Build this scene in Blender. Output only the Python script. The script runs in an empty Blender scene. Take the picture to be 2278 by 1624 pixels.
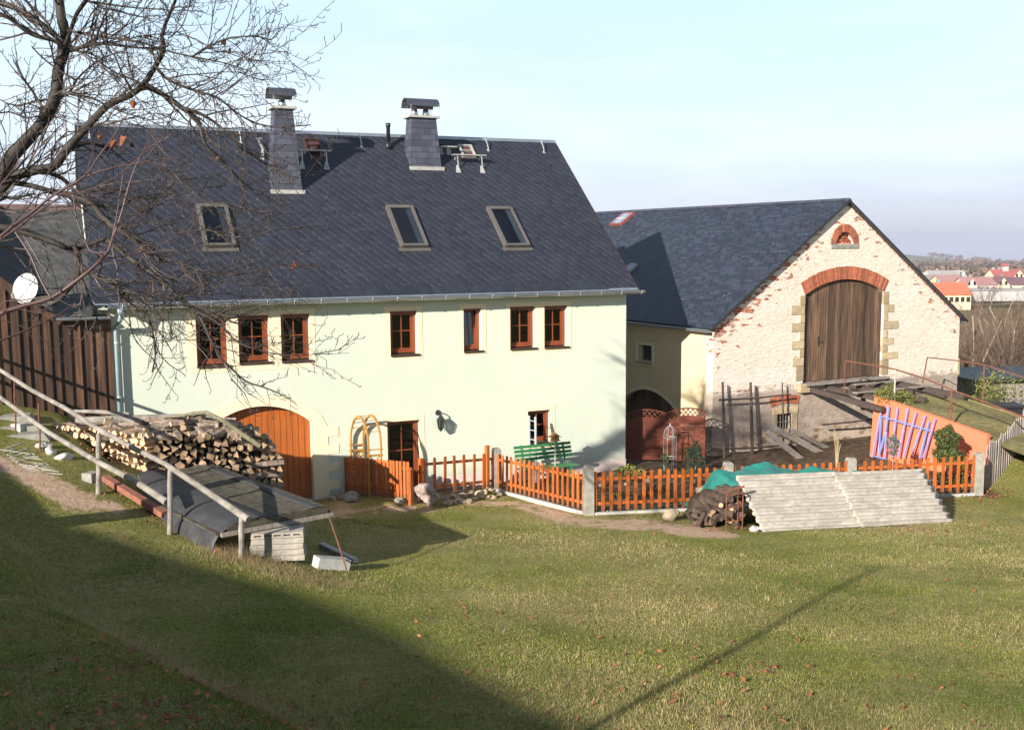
import bpy, math, random
import numpy as np
from mathutils import Vector, Matrix
from mathutils.geometry import tessellate_polygon
R = math.radians
random.seed(7); RNG = np.random.default_rng(7)
scene = bpy.context.scene
COL = scene.collection

# ---------------------------------------------------------------- camera
FPX, CX, CY, CAMH = 2300.0, 1139.0, 812.0, 6.2        # in a 2278 x 1624 frame
PITCH = math.atan((CY - 542) / FPX); ROLL = 0.007
fw = Vector((0, math.cos(PITCH), -math.sin(PITCH)))
up0 = Vector((0, math.sin(PITCH), math.cos(PITCH))); rt0 = Vector((1, 0, 0))
rt = rt0 * math.cos(ROLL) - up0 * math.sin(ROLL)
upv = up0 * math.cos(ROLL) + rt0 * math.sin(ROLL)
CAM = Vector((0, 0, CAMH))
cd = bpy.data.cameras.new("camera"); cam = bpy.data.objects.new("camera", cd); COL.objects.link(cam)
m3 = Matrix((rt, upv, -fw)).transposed()
cam.matrix_world = Matrix.Translation(CAM) @ m3.to_4x4()
cd.sensor_width = 36; cd.lens = 36 * FPX / 2278; cd.clip_start = 0.1; cd.clip_end = 20000
scene.camera = cam

# ---------------------------------------------------------------- light
SUN_AZ, SUN_EL = 55.5, 20.5       # the direction the light travels to (deg from +X), elevation
ld = Vector((math.cos(R(SUN_AZ)) * math.cos(R(SUN_EL)), math.sin(R(SUN_AZ)) * math.cos(R(SUN_EL)), -math.sin(R(SUN_EL))))
sl = bpy.data.lights.new("sun", 'SUN'); sl.energy = 5.0; sl.angle = R(0.53); sl.color = (1.0, 0.93, 0.83)
so = bpy.data.objects.new("sun", sl); COL.objects.link(so)
so.rotation_euler = ld.to_track_quat('-Z', 'Y').to_euler(); so.location = (-30, -40, 40)
world = bpy.data.worlds.new("World"); scene.world = world; world.use_nodes = True
nt = world.node_tree; nt.nodes.clear()
sky = nt.nodes.new('ShaderNodeTexSky'); sky.sky_type = 'NISHITA'; sky.sun_disc = False
sky.sun_elevation = R(SUN_EL)
sd = -ld
sky.sun_rotation = math.atan2(sd.x, sd.y)
sky.altitude = 300; sky.air_density = 1.0; sky.dust_density = 0.3; sky.ozone_density = 1.6
bg = nt.nodes.new('ShaderNodeBackground'); wo = nt.nodes.new('ShaderNodeOutputWorld')
bg.inputs['Strength'].default_value = 0.057
# thin high cirrus over the blue: stretched noise on the sky direction
tc = nt.nodes.new('ShaderNodeTexCoord'); mp = nt.nodes.new('ShaderNodeMapping')
mp.inputs['Scale'].default_value = (1.2, 1.2, 7.0); mp.inputs['Rotation'].default_value = (0.15, 0.1, 0.4)
nz = nt.nodes.new('ShaderNodeTexNoise'); nz.inputs['Scale'].default_value = 2.3; nz.inputs['Detail'].default_value = 6; nz.inputs['Roughness'].default_value = 0.55
rmp = nt.nodes.new('ShaderNodeMapRange'); rmp.inputs['From Min'].default_value = 0.42; rmp.inputs['From Max'].default_value = 0.75
rmp.inputs['To Min'].default_value = 0.0; rmp.inputs['To Max'].default_value = 0.6
mxs = nt.nodes.new('ShaderNodeMix'); mxs.data_type = 'RGBA'; mxs.inputs['B'].default_value = (10.4, 11.4, 11.9, 1)
sx = nt.nodes.new('ShaderNodeSeparateXYZ'); cr = nt.nodes.new('ShaderNodeValToRGB'); nt.links.new(tc.outputs['Generated'], sx.inputs[0]); nt.links.new(sx.outputs['Z'], cr.inputs[0])
els = cr.color_ramp.elements; els[0].position = 0.0; els[0].color = (.45, .48, .70, 1); els[1].position = 1.0; els[1].color = (.03, .07, .16, 1)
for p_, c_ in ((.035, (.53, .575, .78, 1)), (.10, (.72, .83, .96, 1)), (.22, (.68, .89, 1.05, 1)), (.33, (.17, .29, .44, 1)), (.55, (.05, .11, .23, 1))): e_ = els.new(p_); e_.color = c_
hz_ = nt.nodes.new('ShaderNodeVectorMath'); hz_.operation = 'SCALE'; hz_.inputs['Scale'].default_value = 12.3; nt.links.new(cr.outputs[0], hz_.inputs[0])
mx0 = nt.nodes.new('ShaderNodeMix'); mx0.data_type = 'RGBA'; mx0.inputs['Factor'].default_value = .72; nt.links.new(sky.outputs['Color'], mx0.inputs['A']); nt.links.new(hz_.outputs[0], mx0.inputs['B'])
L = nt.links.new
L(tc.outputs['Generated'], mp.inputs['Vector']); L(mp.outputs['Vector'], nz.inputs['Vector'])
L(nz.outputs['Fac'], rmp.inputs['Value']); L(rmp.outputs['Result'], mxs.inputs['Factor'])
L(mx0.outputs['Result'], mxs.inputs['A']); L(mxs.outputs['Result'], bg.inputs['Color']); L(bg.outputs['Background'], wo.inputs['Surface'])
scene.view_settings.view_transform = 'Standard'; scene.view_settings.look = 'None'
scene.view_settings.exposure = 0.94; scene.view_settings.gamma = 1.0

# ---------------------------------------------------------------- placing helpers
def ray(x, y): return fw + rt * ((x - CX) / FPX) + upv * ((CY - y) / FPX)
def at(x, y, Y):                       # point seen at (x, y) that stands Y metres ahead of the camera
    d = ray(x, y); return CAM + d * (Y / d.y)
def onplane(x, y, p, n):
    d = ray(x, y); return CAM + d * ((p - CAM).dot(n) / d.dot(n))
def frame(o, az):                       # local frame: x along, y away, z up
    return Matrix.Translation(o) @ Matrix.Rotation(R(az), 4, 'Z')
def lerp(a, b, t): return a + (b - a) * t
def sstep(a, b, x):
    t = min(1, max(0, (x - a) / (b - a))); return t * t * (3 - 2 * t)
HO = Vector((3.104, 28.0, 0)); HF = frame(HO, 24.233); HI = HF.inverted()     # house
BO = Vector((5.80, 29.6, 0)); BF = frame(BO, 28.45); BI = BF.inverted()       # barn
hfw = HF.to_3x3() @ Vector((0, 1, 0)); hfx = HF.to_3x3() @ Vector((1, 0, 0))
bfw = BF.to_3x3() @ Vector((0, 1, 0)); bfx = BF.to_3x3() @ Vector((1, 0, 0))
def hp(x, y, g=0): return HI @ onplane(x, y, HO + hfw * g, hfw)
def bp(x, y, n=0): return BI @ onplane(x, y, BO + bfw * n, bfw)

# ---------------------------------------------------------------- terrain
FAR = [(34, 0), (60, -1.5), (120, -4.5), (260, -11), (400, -14), (800, -20), (1500, -25), (2500, -31), (4000, -95), (8000, -260), (15000, -500)]
def sp(x): return math.log1p(math.exp(min(30, x)))
_sa, _ca = math.sin(R(58.5)), math.cos(R(58.5))
def h(X, Y):
    if Y <= 34:
        b = .13 * sp((23.6 - Y) * 1.4) / 1.4 + 1.55 * sstep(7.2, 0, Y) - .09 * min(0, max(Y, -60)) - .13 * max(0, -60 - Y) - .13 * min(0, Y) * 0
        if Y < 0: b = 4.6 - .05 * max(Y, -60)
    else:
        b = FAR[-1][1]
        for (a, za), (c, zc) in zip(FAR, FAR[1:]):
            if a <= Y <= c: b = lerp(za, zc, sstep(0, 1, (Y - a) / (c - a)) * .5 + .5 * (Y - a) / (c - a)); break
        if Y > 900: b -= 250 * max(-.4, (X / Y - .40)) * sstep(900, 2500, Y)
    p, q2 = X * _sa - Y * _ca, X * _ca + Y * _sa
    l = .29 * sp(-(p + 11.45) * 2) / 2
    l = min(l, 2.9)
    q = HI @ Vector((X, Y, 0))
    l *= 1 - sstep(-3.4, -2.2, q.y) * sstep(-13.5, -12.8, q.x)
    l *= 1 - sstep(12.8, 17.5, q2) * sstep(-15.0, -12.0, q.x)
    l *= 1 - sstep(26, 40, Y)
    dl = -(X + 7.2) * .741 - (Y - 14.6) * .672
    bump = .45 * sstep(-.2, .9, dl) * math.exp(-(max(0, dl - 1.2) / 2.2) ** 2) * sstep(-4, 3, Y)
    rb = .6 * sstep(11.6, 13.4, X) * math.exp(-((Y - 27.5) / 1.9) ** 2)
    rb += 0.25 * sstep(9, 16, X) * sstep(24, 14, Y)
    rb += .34 * math.exp(-((X + 4.5) / 1.7) ** 2 - ((Y - 15.0) / 1.4) ** 2)
    rb += .22 * math.exp(-((X + 3) / 1.9) ** 2 - ((Y - 23.7) / 1.2) ** 2)
    und = 0.035 * math.sin(X * .9 + 1) * math.sin(Y * .8) * sstep(24, 20, Y)
    return b + l + bump + rb + und
def gp(x, y, dz=0.0):                   # the ground point seen at (x, y)
    d = ray(x, y); t = 3.0
    while t < 60:
        P = CAM + d * t
        if P.z < h(P.x, P.y) + dz: break
        t += .25
    a, b = t - .25, t
    for _ in range(9):
        c = (a + b) / 2; P = CAM + d * c
        if P.z < h(P.x, P.y) + dz: b = c
        else: a = c
    return CAM + d * b
def ss(a, b, x):
    t = np.clip((x - a) / (b - a), 0, 1); return t * t * (3 - 2 * t)
_a = R(24.233)
def hq(X, Y):                            # house frame coordinates of many points at once
    dx, dy = X - HO.x, Y - HO.y; return dx * math.cos(_a) + dy * math.sin(_a), -dx * math.sin(_a) + dy * math.cos(_a)
def hv(X, Y):                            # terrain height of many near points at once (0 < Y < 34)
    b = .13 * np.log1p(np.exp((23.6 - Y) * 1.4)) / 1.4 + 1.55 * (1 - ss(0, 7.2, Y))
    p, q2 = X * _sa - Y * _ca, X * _ca + Y * _sa
    l = np.minimum(.29 * np.log1p(np.exp(np.minimum(30, -(p + 11.45) * 2))) / 2, 2.9)
    s_, g_ = hq(X, Y); l = l * (1 - ss(-3.4, -2.2, g_) * ss(-13.5, -12.8, s_)) * (1 - ss(12.8, 17.5, q2) * ss(-15.0, -12.0, s_)) * (1 - ss(26, 40, Y))
    dl = -(X + 7.2) * .741 - (Y - 14.6) * .672
    bump = .45 * ss(-.2, .9, dl) * np.exp(-(np.maximum(0, dl - 1.2) / 2.2) ** 2) * ss(-4, 3, Y)
    rb = .6 * ss(11.6, 13.4, X) * np.exp(-((Y - 27.5) / 1.9) ** 2) + .25 * ss(9, 16, X) * (1 - ss(14, 24, Y))
    rb = rb + .34 * np.exp(-((X + 4.5) / 1.7) ** 2 - ((Y - 15.0) / 1.4) ** 2)
    rb = rb + .22 * np.exp(-((X + 3) / 1.9) ** 2 - ((Y - 23.7) / 1.2) ** 2)
    return b + l + bump + rb + .035 * np.sin(X * .9 + 1) * np.sin(Y * .8) * (1 - ss(20, 24, Y))
def G(X, Y, dz=0.0): return Vector((X, Y, h(X, Y) + dz))

# ---------------------------------------------------------------- mesh helpers
class MB:
    def __init__(s): s.v = []; s.f = []; s.mi = []
    def add(s, vs, fs, mi=0):
        o = len(s.v); s.v += [tuple(v) for v in vs]
        for f in fs: s.f.append(tuple(i + o for i in f)); s.mi.append(mi)
        return s
    def box(s, x0, x1, y0, y1, z0, z1, M=None, mi=0):
        v = [Vector((x, y, z)) for z in (z0, z1) for x, y in ((x0, y0), (x1, y0), (x1, y1), (x0, y1))]
        if M: v = [M @ p for p in v]
        return s.add(v, [(3, 2, 1, 0), (4, 5, 6, 7), (0, 1, 5, 4), (1, 2, 6, 5), (2, 3, 7, 6), (3, 0, 4, 7)], mi)
    def beam(s, p, q, w, t, up=Vector((0, 0, 1)), mi=0, w2=None, t2=None):
        p = Vector(p); q = Vector(q); d = (q - p).normalized(); x = d.cross(Vector(up))
        if x.length < 1e-4: x = d.cross(Vector((0, 1, 0)))
        x.normalize(); y = x.cross(d); w2 = w if w2 is None else w2; t2 = t if t2 is None else t2
        v = []
        for c, a, b in ((p, w, t), (q, w2, t2)):
            v += [c - x * a / 2 - y * b / 2, c + x * a / 2 - y * b / 2, c + x * a / 2 + y * b / 2, c - x * a / 2 + y * b / 2]
        return s.add(v, [(0, 1, 2, 3), (7, 6, 5, 4), (1, 0, 4, 5), (2, 1, 5, 6), (3, 2, 6, 7), (0, 3, 7, 4)], mi)
    def tube(s, pts, rad, n=8, cap=True, mi=0):
        pts = [Vector(p) for p in pts]
        if not hasattr(rad, '__len__'): rad = [rad] * len(pts)
        rings = []; ref = None
        for i, p in enumerate(pts):
            a = pts[max(0, i - 1)]; b = pts[min(len(pts) - 1, i + 1)]; d = (b - a).normalized()
            if ref is None: ref = d.orthogonal().normalized()
            ref = (ref - d * ref.dot(d)); ref = ref.normalized() if ref.length > 1e-6 else d.orthogonal().normalized()
            y = d.cross(ref)
            rings.append([p + (ref * math.cos(2 * math.pi * k / n) + y * math.sin(2 * math.pi * k / n)) * rad[i] for k in range(n)])
        fs = []
        for i in range(len(pts) - 1):
            for k in range(n):
                k2 = (k + 1) % n; fs.append((i * n + k, i * n + k2, (i + 1) * n + k2, (i + 1) * n + k))
        if cap: fs.append(tuple(range(n))[::-1]); fs.append(tuple((len(pts) - 1) * n + k for k in range(n)))
        return s.add([v for r in rings for v in r], fs, mi)
    def prism(s, poly, y0, y1, M=None, mi=0, holes=(), caps=(1, 1)):   # poly in x,z; extruded along y
        loops = [list(poly)] + [list(hh) for hh in holes]
        flat = [p for l in loops for p in l]; n = len(flat)
        tri = tessellate_polygon([[Vector((p[0], p[1], 0)) for p in l] for l in loops])
        v = [Vector((p[0], y0, p[1])) for p in flat] + [Vector((p[0], y1, p[1])) for p in flat]
        if M: v = [M @ p for p in v]
        fs = []
        for t in tri:
            a, b, c = [flat[i] for i in t]
            ar = (b[0] - a[0]) * (c[1] - a[1]) - (c[0] - a[0]) * (b[1] - a[1])
            t = tuple(t) if ar > 0 else tuple(t)[::-1]
            if caps[0]: fs.append(t)
            if caps[1]: fs.append(tuple(i + n for i in t[::-1]))
        o = 0
        for l in loops:
            k = len(l)
            for i in range(k):
                j = (i + 1) % k; fs.append((o + i, o + i + n, o + j + n, o + j))
            o += k
        return s.add(v, fs, mi)
    def blob(s, c, r, sub=2, jit=.25, seed=0, flat=1.0, mi=0):
        import bmesh
        bm = bmesh.new(); bmesh.ops.create_icosphere(bm, subdivisions=sub, radius=1)
        rg = random.Random(seed); o = [Vector((rg.uniform(-1, 1), rg.uniform(-1, 1), rg.uniform(-1, 1))).normalized() for _ in range(9)]
        am = [rg.uniform(.5, 1) for _ in range(9)]
        v = []
        for p in bm.verts:
            d = p.co.normalized(); k = 1.0
            for a, w in zip(o, am):                       # faceted like broken stone
                t = d.dot(a)
                if t > .45: k -= (t - .45) * jit * w * 1.3
            k += rg.uniform(-1, 1) * jit * .1
            v.append(Vector((c[0] + d.x * r[0] * k, c[1] + d.y * r[1] * k, c[2] + d.z * r[2] * k)))
        bm.verts.index_update(); fs = [tuple(x.index for x in f.verts) for f in bm.faces]; bm.free()
        return s.add(v, fs, mi)
    def mesh(s, name, mats, smooth=False):
        me = bpy.data.meshes.new(name); me.from_pydata(s.v, [], s.f)
        if not isinstance(mats, (list, tuple)): mats = [mats]
        for m_ in mats: me.materials.append(m_)
        if len(mats) > 1: me.polygons.foreach_set('material_index', s.mi)
        if smooth: me.polygons.foreach_set('use_smooth', [True] * len(s.f))
        me.update(); return me
    def build(s, name, mats, parent=None, M=None, smooth=False, label=None):
        o = bpy.data.objects.new(name, s.mesh(name, mats, smooth)); COL.objects.link(o)
        if parent: o.parent = parent
        if M is not None: o.matrix_local = M
        if label: o['label'] = label
        return o
def tag(o, label, cat, group=None, kind=None):
    o['label'] = label
    if cat: o['category'] = cat
    if group: o['group'] = group
    if kind: o['kind'] = kind
    return o
def thing(name, label, cat, M=None, group=None):
    o = bpy.data.objects.new(name, None); COL.objects.link(o); o.empty_display_size = .2
    if M is not None: o.matrix_world = M
    return tag(o, label, cat, group)
def pivot(mb, c):                         # re-centre a builder's vertices on c
    c = Vector(c); mb.v = [tuple(Vector(v) - c) for v in mb.v]; return Matrix.Translation(c)
def solo(mb, name, label, cat, mats, c, group=None, smooth=False, kind=None):
    M = pivot(mb, c); o = mb.build(name, mats, None, M, smooth); return tag(o, label, cat, group, kind)

# ---------------------------------------------------------------- materials
class NB:
    def __init__(s, name):
        s.m = bpy.data.materials.new(name); s.m.use_nodes = True; s.t = s.m.node_tree
        s.b = s.t.nodes['Principled BSDF']; s.out = s.t.nodes['Material Output']
        s.tc = s.t.nodes.new('ShaderNodeTexCoord')
    def n(s, typ, **kw):
        nd = s.t.nodes.new(typ)
        for k, v in kw.items(): setattr(nd, k, v)
        return nd
    def put(s, sock, v):
        if isinstance(v, bpy.types.NodeSocket): s.t.links.new(v, sock)
        elif isinstance(v, (tuple, list)) and len(v) == 3 and sock.type == 'RGBA': sock.default_value = (*v, 1)
        else: sock.default_value = v
    def ma(s, op, a, b=0.0, c=None, clamp=False):
        nd = s.n('ShaderNodeMath', operation=op, use_clamp=clamp); s.put(nd.inputs[0], a); s.put(nd.inputs[1], b)
        if c is not None: s.put(nd.inputs[2], c)
        return nd.outputs[0]
    def vec(s, scale=(1, 1, 1), rot=(0, 0, 0), loc=(0, 0, 0), src=None):
        mp = s.n('ShaderNodeMapping'); mp.inputs['Scale'].default_value = scale; mp.inputs['Rotation'].default_value = rot; mp.inputs['Location'].default_value = loc
        s.t.links.new(src or s.tc.outputs['Object'], mp.inputs['Vector']); return mp.outputs['Vector']
    def noise(s, sc, det=4, ro=.55, v=None, dist=0):
        nd = s.n('ShaderNodeTexNoise'); nd.inputs['Scale'].default_value = sc; nd.inputs['Detail'].default_value = det
        nd.inputs['Roughness'].default_value = ro; nd.inputs['Distortion'].default_value = dist
        s.t.links.new(v or s.tc.outputs['Object'], nd.inputs['Vector']); return nd.outputs['Fac']
    def rng(s, v, a, b, c=0.0, d=1.0, sm=False):
        nd = s.n('ShaderNodeMapRange'); nd.clamp = True
        if sm: nd.interpolation_type = 'SMOOTHSTEP'
        s.put(nd.inputs['Value'], v)
        for k, x in zip(('From Min', 'From Max', 'To Min', 'To Max'), (a, b, c, d)): nd.inputs[k].default_value = x
        return nd.outputs['Result']
    def mix(s, f, a, b, mode='MIX'):
        nd = s.n('ShaderNodeMix', data_type='RGBA', blend_type=mode); s.put(nd.inputs['Factor'], f); s.put(nd.inputs['A'], a); s.put(nd.inputs['B'], b)
        return nd.outputs['Result']
    def sep(s, v=None):
        nd = s.n('ShaderNodeSeparateXYZ'); s.t.links.new(v or s.tc.outputs['Object'], nd.inputs[0]); return nd.outputs
    def island(s):
        return s.n('ShaderNodeNewGeometry').outputs['Random Per Island']
    def objrand(s): return s.n('ShaderNodeObjectInfo').outputs['Random']
    def white(s, v):
        nd = s.n('ShaderNodeTexWhiteNoise', noise_dimensions='2D'); s.t.links.new(v, nd.inputs['Vector']); return nd.outputs['Value']
    def comb(s, x, y, z=0.0):
        nd = s.n('ShaderNodeCombineXYZ'); s.put(nd.inputs[0], x); s.put(nd.inputs[1], y); s.put(nd.inputs[2], z); return nd.outputs[0]
    def bump(s, hgt, st=.5, dist=.01, prev=None):
        nd = s.n('ShaderNodeBump'); nd.inputs['Strength'].default_value = st; nd.inputs['Distance'].default_value = dist
        s.t.links.new(hgt, nd.inputs['Height'])
        if prev: s.t.links.new(prev, nd.inputs['Normal'])
        s.t.links.new(nd.outputs[0], s.b.inputs['Normal']); return nd.outputs[0]
    def done(s, col=None, rough=.8, metal=0, spec=None, trans=None):
        if col is not None: s.put(s.b.inputs['Base Color'], col)
        s.put(s.b.inputs['Roughness'], rough); s.put(s.b.inputs['Metallic'], metal)
        if spec is not None: s.b.inputs['Specular IOR Level'].default_value = spec
        return s.m
def simple(name, c, rough=.8, amt=.2, sc=6, stretch=(1, 1, 1), bump=0, bdist=.01, metal=0, isl=0.0, objr=0.0, c2=None, spec=None, det=5):
    s = NB(name); v = s.vec(stretch); f = s.noise(sc, det, .6, v)
    a = tuple(x * (1 - amt) for x in c); b = c2 if c2 else tuple(min(1, x * (1 + amt)) for x in c)
    col = s.mix(s.rng(f, .3, .7), a, b)
    if isl: 
        k = s.rng(s.island(), 0, 1, 1 - isl, 1 + isl); nd = s.n('ShaderNodeVectorMath', operation='SCALE'); s.t.links.new(col, nd.inputs[0]); s.t.links.new(k, nd.inputs['Scale']); col = nd.outputs[0]
    if objr:
        k = s.rng(s.objrand(), 0, 1, 1 - objr, 1 + objr); nd = s.n('ShaderNodeVectorMath', operation='SCALE'); s.t.links.new(col, nd.inputs[0]); s.t.links.new(k, nd.inputs['Scale']); col = nd.outputs[0]
    if bump: s.bump(s.noise(sc * 3, 6, .65, v), bump, bdist)
    return s.done(col, rough, metal, spec)
def slate(name, base, w, hh, tilt, dark, light, var, rough=.55, arc=.4, edge=.05, gap=.07, bluew=0.0):
    s = NB(name); P = s.sep(s.vec((1, 1, 1), (0, 0, -tilt)))
    wob = s.ma('MULTIPLY', s.ma('SUBTRACT', s.noise(1.3, 2), .5), hh * .35)
    v = s.ma('DIVIDE', s.ma('ADD', P[1], wob), hh); row = s.ma('FLOOR', v); fv = s.ma('FRACT', v)
    sq = s.ma('MULTIPLY', s.ma('SUBTRACT', 1.0, fv), s.ma('SUBTRACT', 1.0, fv))
    u = s.ma('ADD', s.ma('ADD', s.ma('DIVIDE', P[0], w), s.ma('MULTIPLY', row, .43)), s.ma('MULTIPLY', sq, -arc))
    cu = s.ma('FLOOR', u); fu = s.ma('FRACT', u); rnd = s.white(s.comb(cu, row))
    e1 = s.rng(fu, edge, edge * .4, 0, 1); e2 = s.rng(fv, gap, gap * .4, 0, 1)
    k = s.rng(rnd, 0, 1, 1 - var, 1 + var); big = s.rng(s.noise(.6, 3), .3, .7, .92, 1.08)
    nd = s.n('ShaderNodeVectorMath', operation='SCALE'); nd.inputs[0].default_value = base; s.t.links.new(s.ma('MULTIPLY', k, big), nd.inputs['Scale']); col = nd.outputs[0]
    fine = s.noise(22, 4, .6, s.vec((1, .35, 1)))
    if bluew: col = s.mix(s.ma('MULTIPLY', s.rng(fine, .55, .75), s.rng(rnd, .5, 1, 0, bluew)), col, (.25, .28, .36))
    col = s.mix(s.ma('MULTIPLY', e1, s.rng(rnd, 0, 1, .35, 1)), col, light)
    col = s.mix(e2, col, dark)
    hgt = s.ma('ADD', s.ma('MULTIPLY', s.ma('SUBTRACT', 1.0, fv), 1.0), s.ma('ADD', s.ma('MULTIPLY', rnd, .4), s.ma('MULTIPLY', fu, -.35)))
    s.bump(s.ma('ADD', hgt, s.ma('MULTIPLY', fine, .3)), .7, .012)
    return s.done(col, s.rng(rnd, 0, 1, rough - .06, rough + .12))
M_ = {}
M_['slate_new'] = slate('new_slate', (.020, .0228, .035), .215, .18, R(8), (.006, .007, .012), (.085, .092, .118), .15, edge=.085, gap=.10)
M_['slate_old'] = slate('old_slate', (.025, .031, .048), .20, .125, R(2), (.014, .016, .024), (.10, .11, .14), .30, rough=.5, arc=.15, edge=.05, gap=.16, bluew=.55)
M_['slate_grey'] = slate('grey_slate', (.060, .060, .058), .21, .17, R(7), (.02, .022, .024), (.11, .11, .105), .25)
M_['slate_clad'] = slate('chimney_slate', (.050, .054, .078), .19, .17, 0, (.015, .016, .022), (.07, .075, .10), .22, arc=0, edge=.05, gap=.07)

M_['eaves_slate'] = simple('eaves_slates', (.015, .018, .028), .55, .2, 3, isl=.25, bump=.3, bdist=.006, c2=(.026, .030, .043))
def m_housewall():
    s = NB('green_render'); f = s.noise(.55, 3, .5); g = s.noise(5, 4)
    col = s.mix(s.rng(f, .35, .65), (.56, .60, .495), (.59, .625, .52)); col = s.mix(s.rng(g, .3, .8, 0, .25), col, (.52, .56, .455))
    P = s.sep(); dirt = s.rng(s.ma('ADD', P[2], s.ma('MULTIPLY', s.noise(2.5, 5, .7), -.9)), .15, -.25, 0, .55); col = s.mix(dirt, col, (.40, .38, .30))
    stn = s.rng(s.noise(1.6, 5, .65, s.vec((3.5, 1, .35))), .56, .75, 0, .22); col = s.mix(stn, col, (.48, .53, .44))
    s.bump(s.ma('ADD', s.noise(90, 3), s.ma('MULTIPLY', s.noise(1.1, 3), 2)), .3, .006); return s.done(col, .9, spec=.2)
M_['green'] = m_housewall()
M_['cream'] = simple('cream_trim', (.80, .68, .47), .85, .05, 4, bump=.15, bdist=.003, spec=.2)
M_['pink'] = simple('pink_plinth', (.62, .50, .46), .9, .08, 6, bump=.2, bdist=.004, spec=.2)
M_['redwood'] = simple('mahogany_window_wood', (.23, .055, .018), .38, .25, 4, (1, 1, .2))
M_['sill'] = simple('dark_brown_sill', (.055, .03, .022), .45, .2, 5)
M_['orange_wood'] = simple('varnished_door_wood', (.42, .115, .024), .4, .22, 3, (9, 9, .7), isl=.1)
M_['zinc'] = simple('zinc', (.42, .46, .50), .38, .12, 3, metal=.75, bump=.05)
M_['zinc_pipe'] = simple('painted_zinc_pipe', (.36, .47, .50), .38, .08, 3, metal=.35)
M_['steel'] = simple('bright_steel', (.62, .62, .60), .25, .15, 8, metal=.95)
M_['galv'] = simple('galvanised_steel', (.50, .50, .47), .5, .2, 12, metal=.5)
M_['lead'] = simple('lead_flashing', (.42, .40, .37), .6, .15, 8, metal=.2)
M_['blackplastic'] = simple('black_plastic', (.02, .02, .025), .4, .1, 8)
M_['black_iron'] = simple('black_iron', (.025, .025, .027), .45, .2, 10)
M_['rust'] = simple('rusty_iron', (.16, .06, .035), .8, .4, 14, bump=.4, bdist=.003)
M_['rust_beam'] = simple('red_rusty_beam', (.25, .095, .06), .8, .3, 10, bump=.3, bdist=.004)
M_['rubber'] = simple('black_rubber_belt', (.035, .036, .042), .62, .3, 3, bump=.25, bdist=.006, c2=(.065, .064, .066))
M_['white'] = simple('white_enamel', (.45, .45, .44), .45, .10, 6)
M_['fence'] = simple('orange_stained_pine', (.42, .105, .015), .6, .3, 4, (7, 7, 1), isl=.0, objr=.2, bump=.15, bdist=.003)
def m_picket():
    s = NB('orange_stained_pine'); v = s.vec((8, 8, .8)); f = s.noise(4, 5, .65, v); P = s.sep(); g = s.noise(9, 4)
    col = s.mix(s.rng(f, .3, .7), (.30, .062, .010), (.52, .15, .028)); k = s.rng(s.objrand(), 0, 1, .75, 1.2); nd = s.n('ShaderNodeVectorMath', operation='SCALE'); s.t.links.new(col, nd.inputs[0]); s.t.links.new(k, nd.inputs['Scale'])
    col = s.mix(s.rng(s.ma('ADD', P[2], s.ma('MULTIPLY', g, -.25)), .06, -.12, 0, .75), nd.outputs[0], (.10, .06, .035)); col = s.mix(s.rng(s.noise(30, 3), .66, .72, 0, .5), col, (.16, .04, .012))
    s.bump(f, .3, .003); return s.done(col, .6)
M_['fence'] = m_picket()
M_['screen'] = simple('red_brown_stained_screen', (.15, .032, .012), .55, .15, 5, (1, 7, 7), isl=.1)
M_['arbor'] = simple('tan_impregnated_wood', (.42, .20, .035), .6, .18, 6, isl=.1)
M_['concrete'] = simple('weathered_concrete', (.27, .26, .22), .9, .3, 7, bump=.5, bdist=.008, c2=(.36, .34, .29))
M_['slab_grey'] = simple('hollow_slab_concrete', (.30, .265, .22), .9, .25, 6, bump=.4, bdist=.006, c2=(.42, .38, .32))
M_['curb'] = simple('pale_concrete_edging', (.42, .41, .38), .9, .18, 9, bump=.3, bdist=.005)
M_['bench_green'] = simple('bench_green_paint', (.035, .18, .06), .5, .12, 4, isl=.1)
M_['alu'] = simple('aluminium', (.60, .61, .64), .35, .1, 9, metal=.7)
M_['barn_wood'] = simple('old_brown_boards', (.045, .024, .015), .8, .55, 2.2, (9, 9, .45), isl=.5, bump=.7, bdist=.008, c2=(.21, .12, .07))
M_['shed_board'] = simple('dark_brown_shed_boards', (.028, .013, .008), .6, .5, 1.6, (10, 10, .5), isl=.5, bump=.6, bdist=.008, c2=(.115, .055, .028))
M_['grey_wood'] = simple('grey_weathered_wood', (.24, .20, .165), .85, .35, 3, (8, 8, 1), isl=.15, bump=.6, bdist=.006, c2=(.36, .31, .26))
M_['pole_wood'] = simple('grey_round_timber', (.20, .175, .145), .85, .35, 5, bump=.6, bdist=.006, c2=(.34, .31, .27))
M_['grey_picket'] = simple('silver_grey_pickets', (.27, .23, .21), .85, .25, 3, (9, 9, 1), isl=.3, bump=.4, bdist=.004)
M_['dark_beam'] = simple('dark_old_beams', (.06, .042, .035), .85, .4, 4, (1, 6, 6), isl=.3, bump=.5, bdist=.006)
M_['brick'] = simple('red_brick', (.38, .12, .062), .9, .3, 12, isl=.32, bump=.4, bdist=.005)
M_['sandstone'] = simple('sandstone_blocks', (.40, .31, .19), .9, .2, 7, isl=.32, bump=.5, bdist=.008)
M_['greystone'] = simple('grey_stone', (.27, .26, .22), .9, .25, 8, bump=.4, bdist=.006)
M_['coral'] = simple('coral_painted_wall', (.80, .18, .09), .85, .05, 2, bump=.25, bdist=.006)
M_['blue_trellis'] = simple('blue_painted_lath', (.16, .27, .60), .6, .12, 6)
M_['violet_trellis'] = simple('violet_painted_lath', (.30, .25, .50), .6, .15, 6, isl=.12)
M_['boulder'] = simple('pinkish_granite', (.33, .25, .225), .9, .3, 5, bump=.6, bdist=.02, c2=(.46, .36, .32))
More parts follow.
